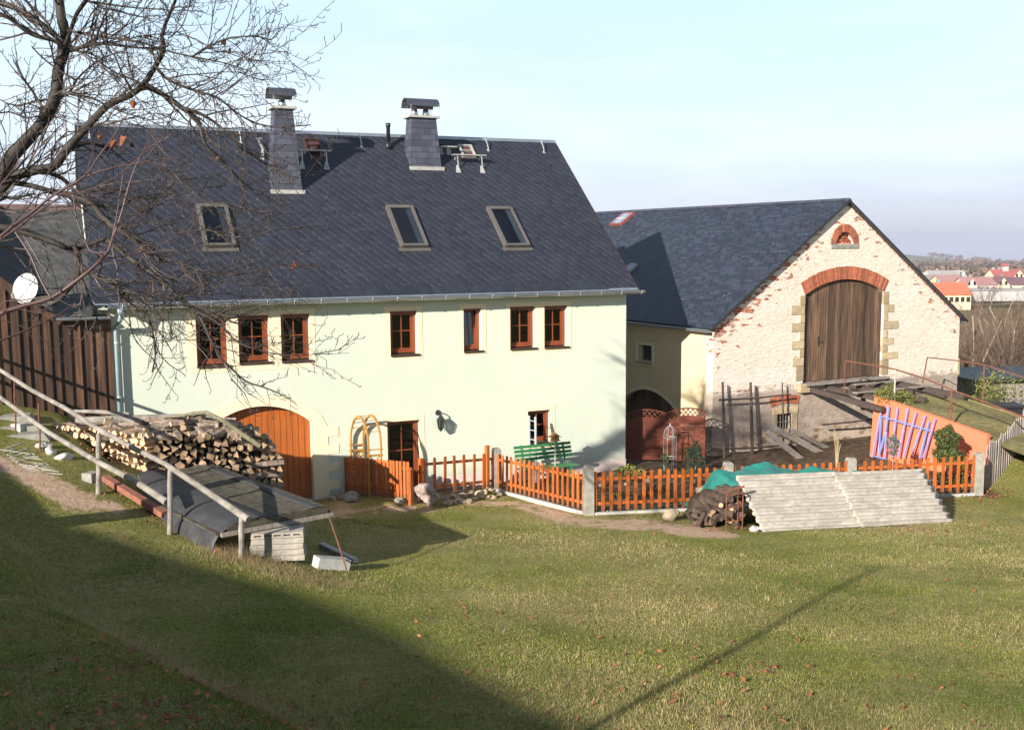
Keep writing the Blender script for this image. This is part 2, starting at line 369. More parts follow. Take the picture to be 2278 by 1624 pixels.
M_['stone'] = simple('field_stone', (.33, .26, .18), .9, .35, 6, isl=.2, objr=.3, bump=.6, bdist=.012)
M_['white_stone'] = simple('pale_limestone', (.52, .49, .45), .9, .2, 7, objr=.1, bump=.5, bdist=.012)
M_['tarp'] = simple('green_tarpaulin', (.02, .20, .17), .45, .15, 6, bump=.7, bdist=.03)
M_['sun_wood'] = simple('bird_house_wood', (.50, .26, .06), .6, .15, 8, isl=.1)
M_['soil'] = simple('garden_soil', (.055, .038, .026), .95, .5, 5, bump=1, bdist=.03)
M_['pane_dark'] = None
def m_glass(name, tint, fac=.55, rough=.02, refl=1.0):
    s = NB(name); s.t.nodes.remove(s.b)
    tr = s.n('ShaderNodeBsdfTransparent'); tr.inputs[0].default_value = (*tint, 1)
    gl = s.n('ShaderNodeBsdfGlossy'); gl.inputs['Roughness'].default_value = rough; gl.inputs[0].default_value = (refl, refl, refl, 1)
    fr = s.n('ShaderNodeFresnel'); fr.inputs[0].default_value = 1.5
    mx = s.n('ShaderNodeMixShader'); s.t.links.new(s.ma('MULTIPLY', fr.outputs[0], fac * 2, clamp=True), mx.inputs[0]); s.t.links.new(tr.outputs[0], mx.inputs[1]); s.t.links.new(gl.outputs[0], mx.inputs[2])
    s.t.links.new(mx.outputs[0], s.out.inputs[0]); return s.m
M_['glass'] = m_glass('window_glass', (.30, .33, .28))
M_['roofglass'] = m_glass('roof_window_glass', (.10, .12, .22), .7)
M_['interior'] = simple('unlit_room', (.05, .045, .04), .9, .2, 3)
M_['cream_shaft'] = simple('cream_roof_window_lining', (.70, .66, .52), .6, .03, 3)
M_['rw_frame'] = simple('taupe_roof_window_frame', (.15, .135, .12), .45, .1, 4, metal=.3)
M_['wood_end'] = simple('split_log_end_grain', (.36, .235, .135), .85, .4, 9, objr=.4, bump=.4, bdist=.006)
M_['wood_side'] = simple('split_log_side', (.16, .105, .07), .85, .5, 4, (3, 3, 1), objr=.4, bump=.7, bdist=.012, c2=(.40, .31, .24))
M_['bark'] = simple('dark_log_bark', (.075, .05, .035), .9, .5, 9, objr=.3, bump=.8, bdist=.015)
def m_bark(name, a, b, c):
    s = NB(name); f = s.noise(9, 5, .6, s.vec((1, 1, .5))); g = s.noise(2.2, 3)
    col = s.mix(s.rng(f, .35, .65), a, b); col = s.mix(s.rng(g, .62, .75, 0, .6), col, c)
    s.bump(f, .7, .01); return s.done(col, .75)
M_['tree_bark'] = m_bark('fruit_tree_bark', (.012, .009, .007), (.045, .034, .026), (.10, .085, .045))
M_['twig'] = simple('brown_twigs', (.055, .038, .03), .6, .3, 4, isl=.4)
M_['redtwig'] = simple('red_brown_shoots', (.085, .045, .042), .45, .25, 4, isl=.3)
M_['dead_leaf'] = simple('dead_brown_leaves', (.24, .075, .03), .8, .45, 12, isl=.6)
M_['thicket'] = simple('bare_thicket_twigs', (.13, .085, .058), .8, .3, 2, isl=.45, objr=.15)
M_['pale_trunk'] = simple('pale_grey_trunks', (.32, .28, .23), .8, .3, 3, isl=.3)
M_['leaf_green'] = simple('evergreen_leaves', (.045, .075, .018), .5, .4, 8, isl=.5, c2=(.10, .12, .03))
M_['leaf_yellow'] = simple('yellow_green_leaves', (.15, .16, .03), .6, .3, 8, isl=.5)
M_['conifer'] = simple('conifer_needles', (.035, .062, .028), .6, .4, 8, isl=.4)
M_['blue_conifer'] = simple('grey_green_needles', (.12, .16, .13), .6, .3, 8, isl=.35)
# ================================================================ GROUND
def ground_sheet():
    NA, rs = 300, [0.0]
    r = .5
    while r < 5600:
        rs.append(r); r *= 1.045 if r < 60 else 1.08
    rs = np.array(rs); vs = []; cols = []
    ang = np.linspace(0, 2 * np.pi, NA, endpoint=False)
    for r in rs:
        for a in ang:
            X = r * math.cos(a); Y = r * math.sin(a); vs.append((X, Y, h(X, Y)))
    fs = []
    for i in range(len(rs) - 1):
        for k in range(NA):
            k2 = (k + 1) % NA
            if i == 0: fs.append((0, NA + k, NA + k2))
            else: fs.append((i * NA + k, (i + 1) * NA + k, (i + 1) * NA + k2, i * NA + k2))
    me = bpy.data.meshes.new('ground'); me.from_pydata(vs, [], fs)
    me.polygons.foreach_set('use_smooth', [True] * len(fs))
    # surface kinds: R = bare soil/path, G = garden soil, B = dry straw share
    ca = me.color_attributes.new('kind', 'FLOAT_COLOR', 'POINT')
    buf = np.zeros((len(vs), 4), dtype=np.float32); buf[:, 3] = 1
    for i, (X, Y, Z) in enumerate(vs):
        if Y < 2 or Y > 40 or abs(X) > 25: continue
        q = HI @ Vector((X, Y, 0))
        buf[i, 0] = path_amt(X, Y); buf[i, 1] = garden_amt(X, Y); buf[i, 2] = worn(X, Y)
    ca.data.foreach_set('color', buf.ravel())
    me.materials.append(m_ground()); o = bpy.data.objects.new('ground', me); COL.objects.link(o)
    tag(o, 'mown autumn meadow of green and straw coloured grass sloping down to the farm', None, None, 'structure'); return o
def seg_d(P, pts):
    best = 9e9
    for a, b in zip(pts, pts[1:]):
        a = np.array(a[:2]); b = np.array(b[:2]); d = b - a; t = np.clip(((P - a) @ d) / (d @ d + 1e-9), 0, 1)
        best = min(best, float(np.linalg.norm(P - a - d * t)))
    return best
PATH = [tuple(gp(*p))[:2] for p in ((-140, 985), (0, 1035), (70, 1060), (160, 1105), (235, 1135))]
PATH2 = [tuple(gp(*p))[:2] for p in ((-100, 955), (0, 985), (90, 990))]
BARE = [tuple(gp(*p))[:2] for p in ((640, 1150), (760, 1125), (900, 1130), (1080, 1115), (1200, 1130), (1290, 1165), (1420, 1160), (1600, 1185))]
BARE2 = [tuple(gp(*p))[:2] for p in ((1360, 1170), (1450, 1178), (1600, 1190))]
FENCE_PTS = []
def path_amt(X, Y):
    P = np.array((X, Y)); d = seg_d(P, PATH)
    a = sstep(.55, .25, d); a = max(a, sstep(.5, .2, seg_d(P, PATH2)) * .6)
    a = max(a, .75 * sstep(.8, .2, seg_d(P, BARE)), sstep(.45, .2, seg_d(P, BARE2)))
    return a
def worn(X, Y):
    a = np.sin(2.3 * X + 1.6 * np.sin(1.9 * Y + 1)) * np.sin(2.9 * Y + 1.1 * np.sin(2.1 * X)); b = np.sin(.9 * X + 2 + np.sin(Y)) * np.sin(1.1 * Y)
    return np.clip((a + .55 * b - .72) * 3.0, 0, 1)
def fence_y(X):
    pts = [(p.x, p.y) for p in FENCE_PTS]
    if X <= pts[0][0]: return pts[0][1] + .0
    for (a, ya), (b, yb) in zip(pts, pts[1:]):
        if a <= X <= b: return lerp(ya, yb, (X - a) / (b - a + 1e-9))
    return pts[-1][1]
def garden_amt(X, Y):
    if X < -4 or X > 12.2: return 0
    return sstep(-.1, .15, Y - fence_y(X)) * sstep(36, 33, Y)
def m_ground():
    s = NB('meadow'); at_ = s.n('ShaderNodeVertexColor', layer_name='kind'); k = s.n('ShaderNodeSeparateColor'); s.t.links.new(at_.outputs[0], k.inputs[0])
    P = s.sep(); big = s.noise(.35, 4, .55); mid = s.noise(1.7, 5, .6); fine = s.noise(14, 6, .7, s.vec((1, 1, 1)))
    patch = s.ma('ADD', s.ma('MULTIPLY', big, .6), s.ma('MULTIPLY', mid, .4))
    dry = s.rng(s.ma('ADD', patch, s.ma('MULTIPLY', s.ma('SUBTRACT', fine, .5), .35)), .40, .60)
    green = s.mix(s.rng(fine, .3, .7), (.11, .125, .026), (.25, .24, .055))
    straw = s.mix(s.rng(fine, .3, .7), (.27, .21, .09), (.44, .35, .17))
    col = s.mix(s.ma('MULTIPLY', dry, .72), green, straw)
    # far land: fields in strips, woods, by distance
    fa = s.n('ShaderNodeTexVoronoi'); fa.inputs['Scale'].default_value = 1; s.t.links.new(s.vec((.004, .0011, 0)), fa.inputs['Vector'])
    fs_ = s.sep(fa.outputs['Color']); fc = s.mix(fs_[0], (.16, .20, .09), (.36, .27, .17)); fc = s.mix(s.rng(fs_[1], .6, .62), fc, (.30, .22, .15))
    fc = s.mix(s.rng(s.noise(.02, 4), .55, .62), fc, (.10, .09, .05))
    farm = s.rng(P[1], 600, 1000); mead2 = s.mix(s.rng(s.noise(.25, 4), .4, .6), (.14, .125, .055), (.20, .165, .08))
    col = s.mix(s.rng(P[1], 33, 45), col, mead2); col = s.mix(farm, col, fc)
    dirt = s.mix(s.rng(s.noise(6, 6, .7), .3, .7), (.42, .27, .18), (.62, .44, .31))
    soil = s.mix(s.rng(s.noise(5, 6, .7), .35, .65), (.045, .033, .022), (.19, .135, .09))
    edge = s.ma('MULTIPLY', s.ma('SUBTRACT', s.noise(3.5, 5, .7), .5), 1.6)
    col = s.mix(s.rng(s.ma('ADD', k.outputs[2], s.ma('MULTIPLY', edge, .5)), .55, .95, 0, .35), col, s.mix(s.noise(8, 4), (.10, .075, .045), (.24, .18, .11)))
    col = s.mix(s.rng(s.ma('ADD', k.outputs[0], edge), .45, .7), col, dirt)
    col = s.mix(s.rng(s.ma('ADD', k.outputs[1], s.ma('MULTIPLY', edge, .3)), .45, .7), col, soil)
    s.bump(s.ma('ADD', fine, s.ma('MULTIPLY', mid, .6)), .9, .05); return s.done(col, .95, spec=.1)

# ================================================================ HOUSE (local frame: x along the front, y into the house, z up)
house = thing('farmhouse', 'pale green rendered farmhouse with dark slate roof and cream window surrounds', 'house', HF)
SE, GE = 4.97, 9.30
def arc(c, half, zs, rise, n=18, a0=None, a1=None):
    Rr = (half * half + rise * rise) / (2 * rise); zc = zs + rise - Rr; th = math.asin(half / Rr)
    return [(c + Rr * math.sin(t), zc + Rr * math.cos(t)) for t in np.linspace(-th, th, n)]
DC = -9.89; DH = 1.22
def arch_hole(): return [(DC - DH, .09)] + arc(DC, DH, 1.97, .49) + [(DC + DH, .09)]
WIN = [(-11.26, -10.57, 3.47, 4.58), (-10.32, -9.62, 3.5, 4.59), (-9.34, -8.66, 3.49, 4.59), (-6.67, -5.98, 3.5, 4.57), (-4.74, -4.26, 3.5, 4.57), (-3.45, -2.74, 3.5, 4.58), (-2.47, -1.8, 3.49, 4.57), (-2.96, -2.3, .96, 1.83), (-6.80, -5.95, .14, 1.84)]
LW = -13.3
def rect(a): return [(a[0], a[2]), (a[0], a[3]), (a[1], a[3]), (a[1], a[2])]
w = MB(); T = .24
w.prism([(LW, -.6), (0, -.6), (0, SE - .05), (LW, SE - .05)], 0, T, holes=[rect(a) for a in WIN] + [arch_hole()])
def zroof(g): return 4.97 + (min(g, 9.3 - g) + .33) * (GE - SE) / (4.65 + .33) - .12
gp_ = [(0, -.6), (9.3, -.6), (9.3, zroof(9.3)), (4.65, zroof(4.65)), (0, zroof(0))]
MX = Matrix(((0, 1, 0, 0), (1, 0, 0, 0), (0, 0, 1, 0), (0, 0, 0, 1)))      # x,z polygon of g -> plane across the house
w.prism([(p[0] + (T if p[0] == 0 else 0), p[1]) for p in gp_], -.24, 0, MX)
w.prism([(p[0] + (T if p[0] == 0 else 0), p[1]) for p in gp_], LW, LW + .24, MX)
w.box(LW, 0, 9.3, 9.5, -.6, zroof(9.3))
w.build('wall', M_['green'], house)
it = MB(); it.box(LW + .25, -.25, 3.2, 3.3, -.5, 4.9); it.box(LW + .25, -.25, T + .01, 9.2, 2.62, 2.72); it.box(LW + .25, -.25, T + .01, 9.2, 4.98, 5.04); it.box(LW + .25, -.25, T + .02, 9.2, -.05, .08)
it.build('interior_partition', M_['interior'], house)
pl = MB()
for a, b in ((-8.03, -6.93), (-5.83, .014)): pl.box(a, b, -.016, 0.0, -.6, .30)
pl.build('plinth', M_['pink'], house)
# --- arched door
ad = MB(); od = arc(DC, DH, 1.97, .49)
n = len(od)
outer = arc(DC, 1.60, 1.97, .76)
ring = [(DC - DH, .09)] + od + [(DC + DH, .09)]
right = [(-8.29, .30), (-8.03, .30), (-8.03, .53), (-8.29, .53), (-8.29, .76), (-8.03, .76), (-8.03, .97), (-8.29, .97), (-8.29, 1.19), (-8.03, 1.19), (-8.03, 1.40), (-8.29, 1.40), (-8.29, 1.61), (-8.03, 1.61), (-8.03, 1.85), (-8.29, 1.85)]
left = [(2 * DC - x, z) for x, z in right][::-1]
poly = ring + [(-8.29, .09)] + right + outer[::-1][1:-1] + left + [(2 * DC + 8.29, .09)]
ad.prism(poly, -.012, 0.0)
door = ad.build('arched_gate_surround', M_['cream'], house)
rv = MB(); ins = ring
for (x0, z0), (x1, z1) in zip(ins, ins[1:]):
    k = .004; c = Vector((DC, 0, 1.2))
    a = Vector((x0, -.01, z0)); b = Vector((x1, -.01, z1)); a2 = a + Vector((0, .235, 0)); b2 = b + Vector((0, .235, 0))
    for p in (a, b, a2, b2): p.x += (DC - p.x) * .003; p.z -= .003
    rv.add([a, b, b2, a2], [(0, 1, 2, 3)])
rv.build('reveal', M_['cream'], door)
bd_ = MB(); nb = 17; x0 = DC - DH
Rr = (DH * DH + .49 ** 2) / (2 * .49)
for i in range(nb):
    a = x0 + 2 * DH * i / nb + .006; b = x0 + 2 * DH * (i + 1) / nb - .006
    za = 1.97 + .49 - Rr + math.sqrt(max(0, Rr * Rr - (a - DC) ** 2)); zb = 1.97 + .49 - Rr + math.sqrt(max(0, Rr * Rr - (b - DC) ** 2))
    bd_.prism([(a, .10), (a, za - .004), (b, zb - .004), (b, .10)], .20, .235)
bd_.box(x0, x0 + 2 * DH, .236, .25, .1, 2.4)
dl_ = bd_.build('gate_leaf', M_['orange_wood'], door)
MB().box(DC - 1.3, DC + 1.3, -.12, .19, 0.03, .095).build('threshold', M_['curb'], door)
hd_ = MB(); hd_.tube([(DC + .1, .2, 1.1), (DC + .1, .15, 1.1), (DC + .22, .15, 1.1)], .012, 6); hd_.build('handle', M_['black_iron'], door)
# --- windows
def window(a, name='window', sill=True, tilted=False, french=False):
    s0, s1, z0, z1 = a; fr = .055; y = .13
    f = MB(); hgt = z1 - z0
    zb = z0 + (.0 if not sill else .03)
    f.box(s0 + .002, s0 + fr, y, y + .09, zb, z1 - .002); f.box(s1 - fr - .02, s1 - .002, y, y + .09, zb, z1 - .002)
    f.box(s0 + fr + .001, s1 - fr - .021, y, y + .09, zb, zb + fr + .01); f.box(s0 + fr + .001, s1 - fr - .021, y, y + .09, z1 - fr, z1 - .002)
    o = f.build(name, M_['redwood'], house)
    sh = MB(); a0, a1, b0, b1 = s0 + fr + .003, s1 - fr - .023, zb + fr + .013, z1 - fr - .003; t = .045
    ys = y + .02
    sh.box(a0, a0 + t, ys, ys + .05, b0, b1); sh.box(a1 - t, a1, ys, ys + .05, b0, b1)
    sh.box(a0 + t, a1 - t, ys + .001, ys + .049, b0, b0 + t); sh.box(a0 + t, a1 - t, ys + .001, ys + .049, b1 - t, b1)
    cm = (a0 + a1) / 2; zm = b0 + (b1 - b0) * (.52 if not french else .55)
    sh.box(cm - .012, cm + .012, ys + .004, ys + .04, b0 + t, b1 - t); sh.box(a0 + t, a1 - t, ys + .006, ys + .042, zm - .012, zm + .012)
    Mt = None
    if tilted: Mt = Matrix.Translation((0, ys + .03, b0)) @ Matrix.Rotation(R(-9), 4, 'X') @ Matrix.Translation((0, -ys - .03, -b0))
    so_ = sh.build('sash', M_['redwood'], o, Mt)
    g = MB(); g.add([(a0 + t, ys + .03, b0 + t), (a1 - t, ys + .03, b0 + t), (a1 - t, ys + .03, b1 - t), (a0 + t, ys + .03, b1 - t)], [(0, 1, 2, 3)])
    g.build('pane', M_['glass'] if not tilted else M_['glass_tilt'], o, Mt)
    if sill:
        q = MB(); q.box(s0 - .005, s1 + .055, -.045, y - .002, z0 - .028, z0 + .004); q.box(s0 - .005, s1 + .055, -.047, -.03, z0 - .045, z0 - .029)
        q.build('sill', M_['sill'], o)
    return o
M_['glass_tilt'] = m_glass('tilted_window_glass', (.2, .22, .25), .95)
for i, a in enumerate(WIN):
    window(a, 'french_window' if i == 8 else 'window', sill=i != 8, tilted=i == 4, french=i == 8)
def surround(o, holes, z=(0, 0)):
    p = MB(); p.prism(o, -.007, 0.0, holes=holes); p.build('window_surround', M_['cream'], house)
surround([(-11.46, 3.31), (-11.46, 4.70), (-8.53, 4.70), (-8.53, 3.31)], [rect(a) for a in WIN[:3]])
surround([(-6.83, 3.37), (-6.83, 4.68), (-5.84, 4.68), (-5.84, 3.37)], [rect(WIN[3])])
surround([(-4.86, 3.40), (-4.86, 4.68), (-4.12, 4.68), (-4.12, 3.40)], [rect(WIN[4])])
surround([(-3.56, 3.38), (-3.56, 4.69), (-1.68, 4.69), (-1.68, 3.38)], [rect(WIN[5]), rect(WIN[6])])
surround([(-3.06, .82), (-3.06, 1.94), (-2.16, 1.94), (-2.16, .82)], [rect(WIN[7])])
surround([(-6.93, .02), (-6.93, 1.97), (-5.83, 1.97), (-5.83, .02)], [rect(WIN[8])])
# --- roof
pitch = math.atan2(GE - SE, 4.98); RL = math.hypot(GE - SE, 4.98); RW0, RW1 = -13.42, .17
RM = Matrix.Translation((RW0, -.33, SE)) @ Matrix.Rotation(pitch, 4, 'X')        # roof plane: x along, y up the slope, z out
RMb = Matrix.Translation((0, 9.63, SE)) @ Matrix.Rotation(math.pi, 4, 'Z') @ Matrix.Rotation(pitch, 4, 'X')
rf = MB(); rf.box(0, RW1 - RW0, 0, RL, -.09, 0)
roof = rf.build('roof', M_['slate_new'], house, RM)
rb = MB(); rb.box(0, RW1 - RW0, 0, RL - .01, -.09, 0); rb.build('rear_roof_slope', M_['slate_new'], house, Matrix.Translation((RW1, 9.63, SE)) @ Matrix.Rotation(math.pi, 4, 'Z') @ Matrix.Rotation(pitch, 4, 'X'))
rc = MB(); rc.prism([(4.65 - .10, GE - .065), (4.65, GE + .035), (4.65 + .10, GE - .065)], RW0, RW1 + .01, MX); rc.build('ridge_cap', M_['zinc'], house)
def rz(x, y, off=0.0):                      # pixel -> roof plane coordinates
    o = HF @ RM @ Vector((0, 0, off)); nrm = (HF @ RM).to_3x3() @ Vector((0, 0, 1))
    return (HF @ RM).inverted() @ onplane(x, y, o, nrm)
vb = MB(); vb.box(RW1 - RW0 + .001, RW1 - RW0 + .014, -.02, RL, -.12, .012); vb.build('verge_board', M_['sill'], roof)
ef = MB(); ef.box(.01, RW1 - RW0 - .01, -.05, .04, .002, .010); ef.build('eaves_flashing', M_['zinc'], roof)
def course(n=2):                             # starter course of broad slates lapped over the eaves
    m = MB(); rg = random.Random(3); x = .05
    while x < RW1 - RW0 - 1.7:
        wd = rg.uniform(1.0, 1.7); m.prism([(x, 0), (x, .20), (x + wd * .9, .48), (x + wd * .93, .22), (x + wd, 0)], 0, .012, Matrix(((1, 0, 0, 0), (0, 0, 1, .0), (0, 1, 0, .003), (0, 0, 0, 1))))
        x += wd
    return m
course().build('eaves_slate_course', M_['eaves_slate'], roof)
gt = MB()
N_ = 9; gx0, gx1 = -13.12, .30; gy, gz, gr = -.42, 4.92, .078
prof = [(gy + gr * math.cos(t), gz + gr * math.sin(t)) for t in np.linspace(math.pi, 2 * math.pi, N_)]
v = [(x, p[0], p[1]) for x in (gx0, gx1) for p in prof] + [(x, gy + (p[0] - gy) * .94, gz + (p[1] - gz) * .94) for x in (gx0, gx1) for p in prof]
f = []
for i in range(N_ - 1): f.append((i, i + 1, N_ + i + 1, N_ + i)); f.append((2 * N_ + i, 3 * N_ + i, 3 * N_ + i + 1, 2 * N_ + i + 1))
f.append((0, N_, 3 * N_, 2 * N_)); f.append((N_ - 1, 3 * N_ - 1, 4 * N_ - 1, 2 * N_ - 1))
gt.add(v, f); gt.add([(gx1, *p) for p in prof], [tuple(range(N_))]); gt.add([(gx0, *p) for p in prof], [tuple(range(N_))])
gt.tube([(gx0, gy - gr, gz + .004), (gx1, gy - gr, gz + .004)], .011, 6)
gut = gt.build('gutter', M_['zinc'], house, smooth=False)
x = gx0 + .3
while x < gx1:
    b = MB(); b.tube([(x, -.36, gz + .02), (x, gy + gr + .004, gz), (x, gy + .06, gz - .064), (x, gy, gz - gr - .005), (x, gy - .06, gz - .062), (x, gy - gr - .013, gz), (x, gy - gr - .01, gz + .018)], .0075, 5)
    b.build('gutter_bracket', M_['galv'], gut); x += .62
dp = MB(); px = -12.86
dp.tube([(px, gy, gz - gr), (px, gy, gz - .22), (px - .02, gy + .05, gz - .32), (px - .08, -.16, gz - .46), (px - .10, -.12, gz - .56), (px - .10, -.12, .5)], .05, 10)
dp.tube([(px, gy, gz - gr + .02), (px, gy, gz - .2)], [.085, .052], 10)
dpo = dp.build('downpipe', M_['zinc_pipe'], house, smooth=True)
for z in (1.5, 2.9, 4.1):
    c = MB(); c.tube([(px - .10, -.12, z - .015), (px - .10, -.12, z + .015)], .058, 10); c.box(px - .112, px - .088, -.07, 0, z - .012, z + .012); c.build('pipe_clip', M_['galv'], dpo)
# --- chimneys: (s0,s1 at base, base height t on slope, s0,s1 top, top z)
def chimney(s0, s1, t, u0, u1, zt, depth, flues):
    g0 = -.33 + t * math.cos(pitch); z0 = SE + t * math.sin(pitch)
    c = MB(); dt = depth - .16
    lo = [(s0, g0), (s1, g0), (s1, g0 + depth), (s0, g0 + depth)]; hi = [(u0, g0 + .10), (u1, g0 + .10), (u1, g0 + .10 + dt), (u0, g0 + .10 + dt)]
    zb = z0 - .05
    c.add([(a, b, zb) for a, b in lo] + [(a, b, zt) for a, b in hi], [(0, 1, 5, 4), (1, 2, 6, 5), (2, 3, 7, 6), (3, 0, 4, 7), (4, 5, 6, 7)])
    # four clad faces carry the slate in their own plane
    ch = c.build('chimney', M_['cladding'], house)
    sl_ = MB(); sl_.box(u0 - .09, u1 + .09, g0 + .02, g0 + .18 + dt, zt, zt + .06); sl_.build('cap_slab', M_['lead'], ch)
    fl = MB(); fl.box(s0 - .03, s1 + .05, g0 - .09, g0 - .005, z0 - .07, z0 + .03, Matrix.Identity(4)); fl.build('flashing', M_['lead'], ch)
    n_ = len(flues); cyc = g0 + .10 + dt / 2
    for x in flues:
        q = MB(); q.tube([(x, cyc, zt + .06), (x, cyc, zt + .16), (x, cyc, zt + .26)], [.11, .10, .075], 14); q.build('flue', M_['steel'], ch, smooth=True)
    hd = MB(); x0, x1 = u0 - .13, u1 + .10; r = .24; k = 10; zc = zt + .32
    pr = [(cyc + r * math.cos(a) * 1.15, zc + r * .95 * math.sin(a)) for a in np.linspace(0, math.pi, k)]
    pr = [(pr[0][0] + .05, pr[0][1] - .01)] + pr + [(pr[-1][0] - .05, pr[-1][1] - .01)]; k += 2
    v = [(x, a, b) for x in (x0, x1) for a, b in pr] + [(x, cyc + (a - cyc) * .97, b - .008) for x in (x0, x1) for a, b in pr]
    f = []
    for i in range(k - 1): f += [(i, i + 1, k + i + 1, k + i), (2 * k + i, 3 * k + i, 3 * k + i + 1, 2 * k + i + 1)]
    for e in (0, k): 
        for i in range(k - 1): f.append((e + i, 2 * k + e + i, 2 * k + e + i + 1, e + i + 1))
    hd.add(v, f); hd.build('metal_hood', M_['hood'], ch, smooth=False)
    lg = MB()
    for x in (u0 - .02, u1 + .02):
        for y in (g0 + .06, g0 + .13 + dt): lg.tube([(x, y, zt + .06), (x + (.03 if x > u0 else -.03), cyc + (y - cyc) * 1.25, zc + .02)], .008, 5)
    lg.build('hood_strut', M_['galv'], ch)
    return ch
M_['hood'] = simple('weathered_metal_hood', (.16, .16, .19), .35, .15, 6, metal=.8)
def m_clad():
    s = NB('chimney_slate_cladding'); P = s.sep(); g = s.n('ShaderNodeNewGeometry'); nn = s.sep(g.outputs['Normal'])
    # along-wall coordinate: x + y in the house frame works for both directions of wall
    u = s.ma('ADD', P[0], P[1]); hh, w = .165, .21
    v = s.ma('DIVIDE', P[2], hh); row = s.ma('FLOOR', v); fv = s.ma('FRACT', v); uu = s.ma('ADD', s.ma('DIVIDE', u, w), s.ma('MULTIPLY', row, .5))
    rnd = s.white(s.comb(s.ma('FLOOR', uu), row)); fu = s.ma('FRACT', uu)
    nd = s.n('ShaderNodeVectorMath', operation='SCALE'); nd.inputs[0].default_value = (.060, .064, .088); s.t.links.new(s.rng(rnd, 0, 1, .75, 1.25), nd.inputs['Scale'])
    col = s.mix(s.rng(fv, .1, .04), nd.outputs[0], (.015, .016, .02)); col = s.mix(s.ma('MULTIPLY', s.rng(fu, .07, .02), .5), col, (.015, .016, .02))
    s.bump(s.ma('ADD', s.ma('SUBTRACT', 1, fv), s.ma('MULTIPLY', rnd, .5)), .7, .012); return s.done(col, .5)
M_['cladding'] = m_clad()
chimney(-8.91, -8.11, 3.97, -8.74, -8.28, 9.66, .62, (-8.5,))
chimney(-4.88, -3.95, 5.10, -4.78, -4.06, 9.70, .62, (-4.62, -4.28))
# --- roof windows
def roofwin(s0, s1, t0, t1, lining):
    x0, x1 = s0 - RW0, s1 - RW0; f = MB(); z = .10
    for a in ((x0, x0 + .09, t0, t1), (x1 - .09, x1, t0, t1), (x0 + .09, x1 - .09, t1 - .11, t1), (x0 + .09, x1 - .09, t0, t0 + .09)): f.box(a[0], a[1], a[2], a[3], .001, z if a[2] != t0 or a[0] == x0 else z - .012)
    o = f.build('roof_window', M_['rw_frame'], roof)
    g = MB(); g.box(x0 - .05, x1 + .05, t0 - .13, t0, .004, .02); g.box(x0 + .03, x1 - .03, t0 - .02, t0 + .03, .06, .125); g.build('bottom_flashing', M_['rw_frame'], o)
    p = MB(); p.add([(x0 + .09, t0 + .09, .075), (x1 - .09, t0 + .09, .075), (x1 - .09, t1 - .11, .075), (x0 + .09, t1 - .11, .075)], [(0, 1, 2, 3)]); p.build('pane', M_['roofglass2'], o)
    l = MB(); a0, a1, b0, b1 = x0 + .088, x1 - .088, t0 + .088, t1 - .108
    l.box(a1 - .15, a1, b0, b1, .0012, .055); l.build('lining', lining, o)
    k = MB(); k.box(a0, a1 - .151, b0, b1, .0012, .004); k.build('painted_dark_sheet', M_['roof_dark'], o)  # near-black sheet on the closed slope, coloured as the unlit room below
    return o
M_['roof_dark'] = simple('painted_dark_behind_roof_glass', (.012, .014, .03), .5, .1, 3)
def m_rg():
    s = NB('roof_window_glass_clear'); s.t.nodes.remove(s.b)
    tr = s.n('ShaderNodeBsdfTransparent'); tr.inputs[0].default_value = (.85, .87, .9, 1); gl = s.n('ShaderNodeBsdfGlossy'); gl.inputs['Roughness'].default_value = .02
    fr = s.n('ShaderNodeFresnel'); fr.inputs[0].default_value = 1.5; mx = s.n('ShaderNodeMixShader'); s.t.links.new(s.ma('MULTIPLY', fr.outputs[0], 1.4, clamp=True), mx.inputs[0]); s.t.links.new(tr.outputs[0], mx.inputs[1]); s.t.links.new(gl.outputs[0], mx.inputs[2]); s.t.links.new(mx.outputs[0], s.out.inputs[0]); return s.m
M_['roofglass2'] = m_rg()
roofwin(-10.86, -10.12, 1.78, 3.32, M_['galv']); roofwin(-6.05, -5.30, 1.72, 3.34, M_['white']); roofwin(-3.18, -2.42, 1.70, 3.32, M_['cream_shaft'])
